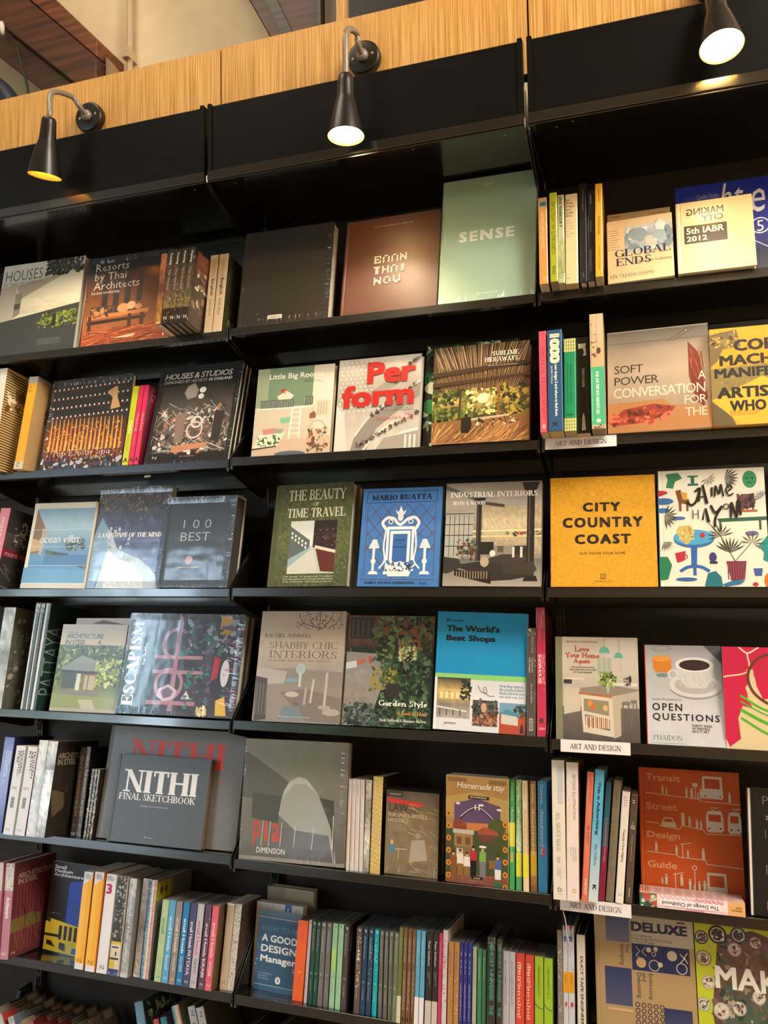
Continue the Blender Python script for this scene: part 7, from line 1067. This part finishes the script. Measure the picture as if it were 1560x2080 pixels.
B('floral','crinkled silvery floral spine last on the left bay sixth shelf','#c4bcac',[('n',0,.02,1,.98,220,.09,['#e8e4da','#8c8472','#d4ccbc','#6a6454'],5)],wrap=True,hard=False,side=[('r',0,0,1,1,'#40322a'),('e',.35,.12,.12,.05,'#2c211c'),('e',.4,.5,.1,.05,'#2c211c')])
B('brownback','taupe book lying against the back above the comic styled one, sixth shelf middle bay','#948570',[('H',.05,.12,.6,.3,5,'#7a6c58',.2,1),('r',.4,.0,1,.12,'#a8997c')],spine='#5c4c3c',hard=True)
B('comicblue','white book with black line drawings and a blue band behind the blue manager book','#c8c6c0',[('r',.62,0,.76,.2,'#2f5ea4'),('T','A',.65,.04,.72,.12,'#e8ecf0',2),('c',[(.2,.1),(.25,.04),(.3,.08),(.35,.03),(.42,.08),(.4,.14),(.3,.13)],.008,'#5c5a58'),('o',.22,.14,.05,.006,'#5c5a58'),('o',.86,.1,.06,.006,'#5c5a58'),('o',.5,.12,.04,.006,'#5c5a58')],spine='#a88a68',hard=False)
B('howtobe','blue wrapped book with white and outlined title, sixth shelf middle bay','#2a5878',[('r',0,.0,1,.06,'#3a6a80'),('l',[(.0,.085),(1,.085)],.008,'#d8e4e8'),('l',[(.0,.93),(1,.93)],.008,'#d8e4e8'),('T','HOW TO BE',.12,.19,.93,.25,'#4f86a8',1),('T','A GOOD',.12,.30,.93,.39,'#eef2f2',4),('T','DESIGN',.12,.43,.93,.52,'#eef2f2',4),('T','Manager',.12,.56,.93,.67,'#eef2f2',4),('T','a comprehensive\napproach to\nbusy activities',.1,.77,.4,.87,'#a8c0c8',0),('e',.55,.85,.06,.045,'#eef0f0'),('T','3',.525,.828,.57,.872,'#2a3a48',3)],wrap=True,hard=False)
B('orange6','broad orange spine starting the long row of thin spines, sixth shelf middle bay','#e0612a',[('T','wallpaper',.45,.1,.6,.3,'#b8461c',0,'',1),('T','17',.4,.63,.7,.66,'#f4c8a8',3),('T','decorating notes',.45,.7,.58,.85,'#b8461c',0,'',1)],hard=False,fin='satin',pages='#5c6068')
PG='#5a5e62'
def th(k,lab,col,tc='#b8bab8',t='บ้านและสวน',t2='',foot=None,grp=None,num=True,**kw):
    a=[]
    if foot: a.append(('r',0,foot[0],1,1,foot[1]))
    a.append(('T',t,.3,.1,.66,.36,tc,0,'',1))
    if num: a+=[('T','16',.3,.62,.7,.645,tc,2),('T',t2 or 'room book',.35,.7,.62,.84,tc,0,'',1),('q',[(.3,.02),(.7,.02),(.7,.05),(.5,.05)],tc)]
    B(k,lab+', long sixth shelf row',col,a+list(kw.pop('art',[])),hard=False,fin='satin',pages=PG,group=grp,**kw)
th('t_pink','very thin pinkish white spine right of the orange one','#bfb0b8','#8a7c84')
th('t_dg1','left one of two dark green thin spines','#1f4a40',grp='two dark green spines'); th('t_dg2','right one of two dark green thin spines','#1f4a40',grp='two dark green spines')
th('t_g1','left grey spine of the pair after the dark green ones','#6c6a6c',grp='grey thin spines'); th('t_g2','right grey spine of the pair before the mint ones','#6c6a6c',grp='grey thin spines')
th('t_m1','left mint green thin spine with a lime patch','#93c09c','#6f9c7c',art=[('r',.1,.3,.8,.55,'#a8d060')],grp='two mint spines'); th('t_m2','right mint green thin spine','#93c09c','#6f9c7c',grp='two mint spines')
th('t_db','dark plum spine whose cover shows white words','#4a4044',side=[('r',0,0,1,1,'#2a2226'),('T','CON\nSET\nSEV',.08,.12,.6,.32,'#8a8080',0)])
th('t_b1','brown plum spine with a gold scribble right of the dark cover','#5c4c4c',art=[('n',.3,.12,.8,.72,60,.12,['#d8c8a0','#f0e8d0','#8a7a5c'],3)])
th('t_n1','left navy thin spine of two','#22405f',grp='two navy spines'); th('t_n2','right navy thin spine of two, with silver scribble','#22405f',art=[('n',.3,.12,.8,.72,50,.08,['#a8b4b8','#d8dcd0'],4)],grp='two navy spines')
th('t_cy','bright cyan thin spine','#14a0b0','#a8e0e4',art=[('n',.1,.02,.9,.5,50,.14,['#3cc0c8','#0c7c8c','#8ae0e4'],5)])
th('t_g3','left grey spine after the cyan one','#63625f',grp='grey spines after cyan'); th('t_g4','right grey spine after the cyan one','#63625f',grp='grey spines after cyan')
th('t_gg1','left grey green spine of two','#66705c',grp='two grey green spines'); th('t_gg2','right grey green spine of two','#66705c',grp='two grey green spines')
th('t_ol','olive green spine with a cream foot','#66723c','#a0a878',num=False,foot=(.72,'#cfc8ac'))
for i in (1,2,3): th('t_br%d'%i,'%s brown spine of three right of the olive one'%['first','second','third'][i-1],'#6e5238','#c8b498',t='HEART BY HAND',num=False,art=[('T','บ้านเล็กในป่าใหญ่',.3,.45,.7,.85,'#d8c8ac',0,'',1),('r',.3,.93,.7,.97,'#2c2218')],grp='three brown spines')
for i in (1,2): th('t_lb%d'%i,'%s sky blue spine with a white foot'%['left','right'][i-1],'#5aa0c4','#a8d0e0',t='คิดดีทำดี',num=False,foot=(.7,'#dfe0e2'),grp='two sky blue spines with white feet')
for i in (1,2): th('t_sm%d'%i,'%s black spine with a name in white and a white foot'%['left','right'][i-1],'#2c2b2a','#e8e6e0',t='Peter Smithson',num=False,foot=(.72,'#c4bcb2'),art=[('T','Conversations with\nStudents',.3,.42,.75,.56,'#a8a49c',0,'',1)],grp='two black spines with white feet')
th('t_pr','thin raspberry spine right of the black ones','#b8385c','#e8a0b4',num=False)
th('t_wr','tall white spine with crimson scribbles','#c8bcc0','#a8284c',num=False,art=[('n',0,.1,1,.75,90,.14,['#a8284c','#c85070','#e8dce0'],3)])
for i in (1,2): th('t_k%d'%i,'%s kraft brown spine of two'%['left','right'][i-1],'#a87c48','#6a4a24',t='สวนในบ้าน',num=False,art=[('n',.2,.4,.8,.8,30,.12,['#8a6434','#d8c090'],i)],grp='two kraft brown spines')
for i in (1,2,3): th('t_bl%d'%i,'%s royal blue spine of three'%['first','second','third'][i-1],'#2c2f82','#c0c4e0',t='Z  ก.ล.ม.',num=False,art=[('T','เมืองไทยบ้านเรา',.3,.45,.7,.85,'#c0c4e0',0,'',1)],grp='three royal blue spines')
th('t_gw','silvery green thin spine after the blue ones','#9ca48c','#5c6c50',num=False,art=[('n',0,0,1,1,50,.12,['#c8ccb4','#6a7860'],3)])
for i in (1,2): th('t_ge%d'%i,'%s deep green thin spine before the black tall pair'%['left','right'][i-1],'#3c7a54','#c0d8c4',num=False,grp='two deep green spines')
for i in (1,2): B('t_gh%d'%i,'%s tall black spine with jagged teal letters, long sixth shelf row'%['left','right'][i-1],'#2c2c28',[('n',0,0,1,.1,20,.14,['#8a8a80','#4a4a44'],3),('T','GHOST UNIVERSE',.3,.06,.8,.62,'#2f8a7a',5,'N',1),('T','THE',.3,.66,.8,.76,'#2f8a7a',5,'N',1)],hard=True,group='two tall black spines with teal letters',wrap=True,pages=PG)
for i in (1,2): th('t_p%d'%i,'%s pale grey lilac spine with purple handwriting'%['left','right'][i-1],'#b0b0b8','#77608c',t='เรือนไทย',num=False,art=[('T','บ้านไม้ริมน้ำ',.3,.3,.72,.6,'#77608c',0,'',1)],grp='two pale lilac spines')
for i in (1,2): th('t_r%d'%i,'%s red spine with white looping letters'%['left','right'][i-1],'#c8463a','#f0d0b8',t='เขียน ฤาปี',num=False,art=[('T','เขียน สถาปัตย์',.2,.1,.6,.72,'#f0d8c0',1,'',1)],grp='two red spines')
for i in (1,2): th('t_l%d'%i,'%s lime green spine at the right end'%['left','right'][i-1],'#95b92e','#5c7a1c',t='เส้นทางสู่บ้าน',num=False,art=[('c',[(0,.52),(.5,.57),(1,.58)],.08,'#3a3050'),('T','เส้นทางอยู่ดี',.3,.12,.7,.45,'#5c7a1c',0,'',1)],grp='two lime green spines')
B('wrapgrey','crinkled silver grey spine below the left card, right bay sixth shelf','#7c7a74',[('n',.1,.05,.9,.95,160,.12,['#d8c8a8','#5c5850','#a8a090','#b86a4c'],4)],wrap=True,hard=False,pages='#4a4e52')
for i in (1,2): B('star%d'%i,'%s white spine with a blue star and orange band, right bay sixth shelf'%['left','right'][i-1],'#bfc4cc',[('q',[(.2,0),(.9,0),(.5,.05)],'#a8344c'),('q',[(.5,.06),(.62,.09),(.95,.09),(.7,.105),(.78,.14),(.5,.12),(.22,.14),(.3,.105),(.05,.09),(.38,.09)],'#3a5c94'),('L',0,.05,1,.4,14,-.9,.4,.06,['#5c6478','#a8344c'],3),('L',0,.16,1,.36,8,-.9,.3,.05,['#6a6f7c']),('r',0,.37,1,.53,'#d89a24'),('T','Visual\nDiary',.3,.39,.75,.46,'#4a3414',1,'',1),('e',.6,.62,.22,.02,'#b8304c'),('L',0,.56,1,.9,10,.9,.3,.05,['#5c6478']),('e',.5,.96,.4,.04,'#dfe2e4'),('o',.5,.96,.35,.06,'#3a3c40')],group='two white starred spines',hard=False,pages='#4a4e52')
B('duct','cream white spine with condensed black capitals, right bay sixth shelf','#d2c8bc',[('T','DUCT TAPE ENGINEER',.4,.18,.72,.76,'#1a1816',3,'N',1)],pages='#3c3a36',side=[('r',0,0,1,1,'#2c2824')])
DX=[('r',.12,0,.36,.2,'#4c5484','#6a6c7c'),('r',.38,0,1,.2,'#b9b09a'),('T','DELUXE',.38,.045,.94,.115,'#1c2048',6),('r',.84,.02,.92,.03,'#1c2048'),('T','Foil Stamping\nEmbossing and Debossing\nto Print Design',.38,.13,.78,.2,'#24264a',1),('r',.38,.2,.95,.385,'#222c5c'),('T','Foil\nStamping',.25,.215,.36,.36,'#1c2048',1,'',1),('r',.1,.38,.37,.64,'#2a3664','#4a5070'),('T','Embossing',.53,.40,.58,.575,'#1c2048',1,'',1),('T','and\nDebossing',.41,.40,.52,.575,'#1c2048',1,'',1),('r',.68,.62,.95,.8,'#24305c','#4a4e68'),('e',.78,.26,.05,.035,'#c9bfa6'),('e',.55,.235,.025,.018,'#c9bfa6'),('e',.62,.225,.022,.016,'#c9bfa6'),('e',.66,.33,.025,.018,'#c9bfa6'),('e',.47,.33,.05,.035,'#c9a878'),('o',.6,.34,.05,.008,'#c9bfa6'),('o',.87,.34,.05,.01,'#c9bfa6'),('o',.6,.26,.02,.006,'#c9bfa6'),('l',[(.42,.22),(.46,.25),(.42,.28),(.46,.3)],.006,'#c9bfa6'),('l',[(.52,.22),(.48,.25),(.52,.28)],.006,'#c9bfa6'),('l',[(.86,.24),(.9,.27),(.86,.3)],.008,'#e8e0cc'),('l',[(.93,.23),(.9,.26),(.93,.3)],.008,'#e8e0cc')]+[('o',.42+.06*(i%5),.62+.04*(i//5),.02,.007,'#1c2048') for i in range(20)]+[('r',.12,.66,.37,.68,'#c8a878')]
B('deluxe','tan and navy book with white circles, right bay sixth shelf, bottom edge','#a98f68',DX,spine='#b5aa90')
MK=[('r',0,0,1,1,'#b9c42c'),('q',[(.2,.08),(.5,.02),(.8,.1),(1,.3),(1,.9),(.2,1),(.12,.6)],'#5c4444'),('N',.2,.1,1,.9,14,12,['#6a4c50','#5c4a3c','#44584c','#5a6a50'],.3,3),('n',.12,.1,1,1,240,.03,['#7a5c5c','#3a5c54','#8a8468','#2c3a34','#a8a088'],5)]
rg_=random.Random(9)
for i,(x,y,r_,c) in enumerate(((.06,.1,.06,'#3c4458'),(.2,.07,.08,'#2c2c2c'),(.38,.06,.07,'#384a5c'),(.34,.16,.06,'#a88c94'),(.52,.1,.05,'#9a9484'),(.07,.24,.07,'#8c8460'),(.1,.4,.06,'#b0a890'),(.05,.55,.06,'#a0a890'),(.2,.58,.07,'#b8b4a8'),(.35,.55,.06,'#a8a898'),(.52,.46,.055,'#c0beb0'),(.7,.1,.06,'#8a5c54'),(.85,.2,.07,'#4c5c6c'))):
    MK+=[('e',x,y,r_,r_*.8,c),('o',x,y,r_*.7,.008,'#d8d4c8'),('n',x-r_*.6,y-r_*.45,x+r_*.6,y+r_*.45,16,.014,['#d8d4c8','#4a4640','#8a3c3c'],i)]
MK+=[('T','MAKER',.16,.28,1.0,.43,'#e2e2da',4)]
B('maker','lime green book covered in round buttons with big white capitals, bottom right corner','#b9c42c',MK,spine='#9aa424')
# ================================================================ ROW 7
LW=[('#9a9488','#7a6850'),('#b8b2a4','#5c5248'),('#aaa69c','#6a5c4a'),('#b0aca4','#6c5e4c'),('#4c4c54','#35353c'),('#8c3430','#5c1c1c'),('#8a322e','#5a1e1e'),('#7c2c2a','#541a1a')]
nm=['zeroth','first','second','third','fourth','fifth','sixth','seventh','eighth']
for i,(c1,c2) in enumerate(LW+[('#8a8a84','#5a4c40')]):
  if i: B('lw%d'%i,'%s slanting wrapped book from the left on the lowest shelf'%nm[i],c1,[('N',0,0,1,.4,3,6,[c1,'#dcdad4'],.3,i)],group='large wrapped books at the bottom left',pages='#8d8a84',side=[('r',0,0,1,1,['#a08c70','#8a8478','#b03c38','#6a7484'][i%4] if i<5 else c2),('r',.3,0,1,1,['#4a5560','#3c4048','#6a5a4c'][i%3]),('H',.3,.04,.62,.2,4,'#a89c88',.5),('r',.66,.0,.95,.3,'#7c7468'),('r',.7,.03,.9,.14,'#c0b8a8'),('q',[(.4,.3),(.6,.25),(.7,.5),(.45,.6)],'#8f7f6c')])
for k,lab,c1,c2,tx in (('lwA','blue and green wrapped spine beside the dark houses cover','#5a8ca8','#1c3c30',1),('lwB','short red spine','#b04448','#3a3434',0),('lwC','short teal spine','#2a7c8c','#3a3a3c',0),('lwD','spine with pastel stripes beside a yellow labelled cover','#a8b8b0','#6a6a3c',0),('lwE','left grey spine lettered Z in black','#b8bcbc','#5c5a56',0),('lwF','right grey spine lettered Z in black','#c0c2c2','#4c4a46',0),('lwH','brown thick book below the orange spine','#55463a','#2c1e18',0),('lwI','last brown book seen under the long thin row','#6a5a48','#2a1e16',0)):
    art=[('N',0,0,1,1,3,8,[c1,c1],.15,2)]
    if k=='lwD': art=[('r',0,0,.25,1,'#4a86b0'),('r',.25,0,.5,1,'#b0c080'),('r',.5,0,.75,1,'#e0d8c8'),('r',.75,0,1,1,'#d88490')]
    if k in('lwE','lwF'): art+=[('T','Z',.3,.04,.7,.08,'#2c2c2c',1),('T','F',.3,.14,.7,.17,'#2c2c2c',2)]
    if k=='lwA': art+=[('r',.5,.2,.9,.4,'#3c8a5c')]
    B(k,lab+' on the lowest shelf',c1,art,wrap=k in('lwA','lwD'),pages='#4a4a48',side=[('r',0,0,1,1,c2)]+([('n',.1,.02,.95,.3,60,.05,['#8ca088','#cfd4c0','#0f2018'],3)] if tx else []))
make_texts()
for key,label,cover,art,k in BK: book(key,label,cover,art,**k)
# ---- white notch labels on the shelf lips, the flat book and its ribbon
def card(x,z,w_,label,hh=.03):
    M=Matrix.Translation((x,0,z+LIP))@Matrix.Rotation(-TILT,4,'X')
    b=MB(); b.box(0,w_,-.0042,-.0034,-hh+.003,.003); b.box(0,.002,-.0046,-.0034,-hh+.003,.003)
    o=b.build('shelf_card',mat('#e2dfe2',.35,0,'paint',.5,.3)); o.matrix_world=M; tag(o,label,'sign','white cards on the shelf fronts')
    p=Print(w_,hh); p.draw([('T','ART AND DESIGN',.13,.3,.87,.72,'#33343a',0,'SL')]); q=p.build('card_lettering',o,Matrix.Translation((0,-.0048,-hh+.003))@Matrix.Diagonal((1,-1,1,1)))
TXT.append(('T','ART AND DESIGN',0,0,1,1,'#000000',0,'SL')); TXT.append(('T','The Design of Childhood',0,0,1,1,'#fff',0)); make_texts()
TM[('ART AND DESIGN',0,'SL')]=serif_text('ART AND DESIGN',1.3,.6,1)
card(.912,SHZ[2][1]-.003,.176,'white printed card under the green plaid spines, uppermost of the three cards')
card(.930,SHZ[2][3]-.001,.168,'white printed card below the kitchen island book')
card(.918,SHZ[2][4]-.003,.170,'white printed card under the ivory spines, lowest of the three cards')
# book lying flat in front of the orange transit book, spine to the room, upside down
z0=SHZ[2][4]+LIP
M=Matrix.Translation((1.108,-.004,z0+.0022))@Matrix.Rotation(-TILT,4,'X')
root=empty('book',M=M); tag(root,'pink and white book lying flat, spine outwards and upside down, before the orange book','book')
Wd,T_,L_=.095,.030,.236
b=MB(); b.box(0,L_,0,.001,0,T_,bev=.0005); b.box(0,L_,.001,Wd,0,.001); b.box(0,L_,.001,Wd,T_-.001,T_); b.build('cover',mat('#d8ccc8',.4),root)
b=MB(); b.box(.001,L_-.001,.0012,Wd-.001,.0012,T_-.0012); b.build('page_block',mat('#e0d8c8',.8,0,'pages'),root)
TXT+= [('T','The Design of Childhood',0,0,1,1,'#fff',3,''),('T','Alexandra\nLange',0,0,1,1,'#fff',1,'')]; make_texts()
p=Print(L_,T_)
ops=[('r',0,0,.17,1,'#3c5c44'),('e',.06,.5,.05,.4,'#1f7a54'),('e',.13,.4,.04,.3,'#5c9a4c'),('n',0,0,.17,1,20,.03,['#c8d0c0','#b84c40','#2c4c3c'],3),('r',.84,0,1,1,'#d8a86c'),('r',.17,0,.84,1,'#ecd8dc')]
ops+=[('l',[(.19+.05*i,.05),(.24+.05*i,.3)],.005,'#b83c6a') for i in range(12)]+[('o',.55+.04*i,.16,.012,.004,'#b83c6a') for i in range(7)]+[('l',[(.18,.86),(.84,.86)],.003,'#b83c6a'),('R',.45,.86,.62,1,14,'#b83c6a',.4)]
ops+=[('r',.2,.3,.78,.8,'#f0e6e8'),('T','The Design of Childhood',.22,.36,.76,.74,'#24284c',3,'',3),('T','Alexandra\nLange',.87,.3,.97,.7,'#4a3420',1,'',3)]
p.draw(ops); p.build('spine_print',root,Matrix.Translation((0,-.0001,0))@Matrix.Diagonal((1,-1,1,1)))
p=Print(L_,Wd); p.draw([('r',0,0,1,1,'#c8a8a0')]+[('R',.05+.1*i,.1,.12+.1*i,.9,5,'#8a5c64',.3) for i in range(9)]+[('R',0,.1,.1,.9,4,'#c85c50',.5)]); p.build('cover_print',root,Matrix(((1,0,0,0),(0,0,1,0),(0,1,0,T_+.0001),(0,0,0,1))))
b=MB(); b.tube(spline([(.925,-.009,SHZ[2][4]-.006),(.932,-.018,SHZ[2][4]-.03),(.934,-.02,SHZ[2][4]-.055),(.94,-.016,SHZ[2][4]-.085)],6),.0012,6); tag(b.build('bookmark_ribbon',mat('#cfcbc0',.6),None,True),'thin white ribbon hanging from the lowest white card','ribbon')
# ---- trees outside the windows, seen only as reflections
def tree(x,y,h,r,seed):
    t=tag(empty('garden_tree',(x,y,0)),{1:'green tree outside, straight behind the wide window',2:'small bushy green tree outside, nearest the narrow window',3:'tall green tree farthest left outside the wide window'}[seed],'tree','trees outside the windows')
    b=MB(); b.tube([(0,0,0),(.05,0,h*.4),(0,.05,h*.7)],[.14,.1,.06],8); b.build('trunk',mat('#4a3a2a',.8),t)
    rg=random.Random(seed); b=MB()
    for i in range(1500):
        a,c=rg.random()*6.283,rg.uniform(-1,1); q=rg.random()**.4; p=Vector((math.cos(a)*math.sqrt(1-c*c),math.sin(a)*math.sqrt(1-c*c),c))*r*q+Vector((0,0,h*.72))
        e1=Vector((rg.gauss(0,1),rg.gauss(0,1),rg.gauss(0,1))).normalized()*.16; e2=e1.cross(Vector((rg.gauss(0,1),rg.gauss(0,1),rg.gauss(0,1)))).normalized()*.09
        b.add([p-e1,p+e2,p+e1,p-e2],[(0,1,2,3)])
    o=b.build('foliage',mat('#6f8f34',.7),t); o['kind']='stuff'
tree(-5.0,-10.6,4.2,1.5,1); tree(-3.1,-7.2,3.0,1.25,2); tree(-8.6,-9.5,5,1.6,3)

b=MB(); b.prism([(0,0),(.022,.001),(.021,-.005),(.001,-.006)],-.0008,0,'y'); o=tag(b.build('paper_scrap',mat('#d8d4cc',.7)),'tiny white paper scrap stuck under the second shelf of the left bay','paper'); o.location=(-.30,.012,SHZ[0][1]-.0085)
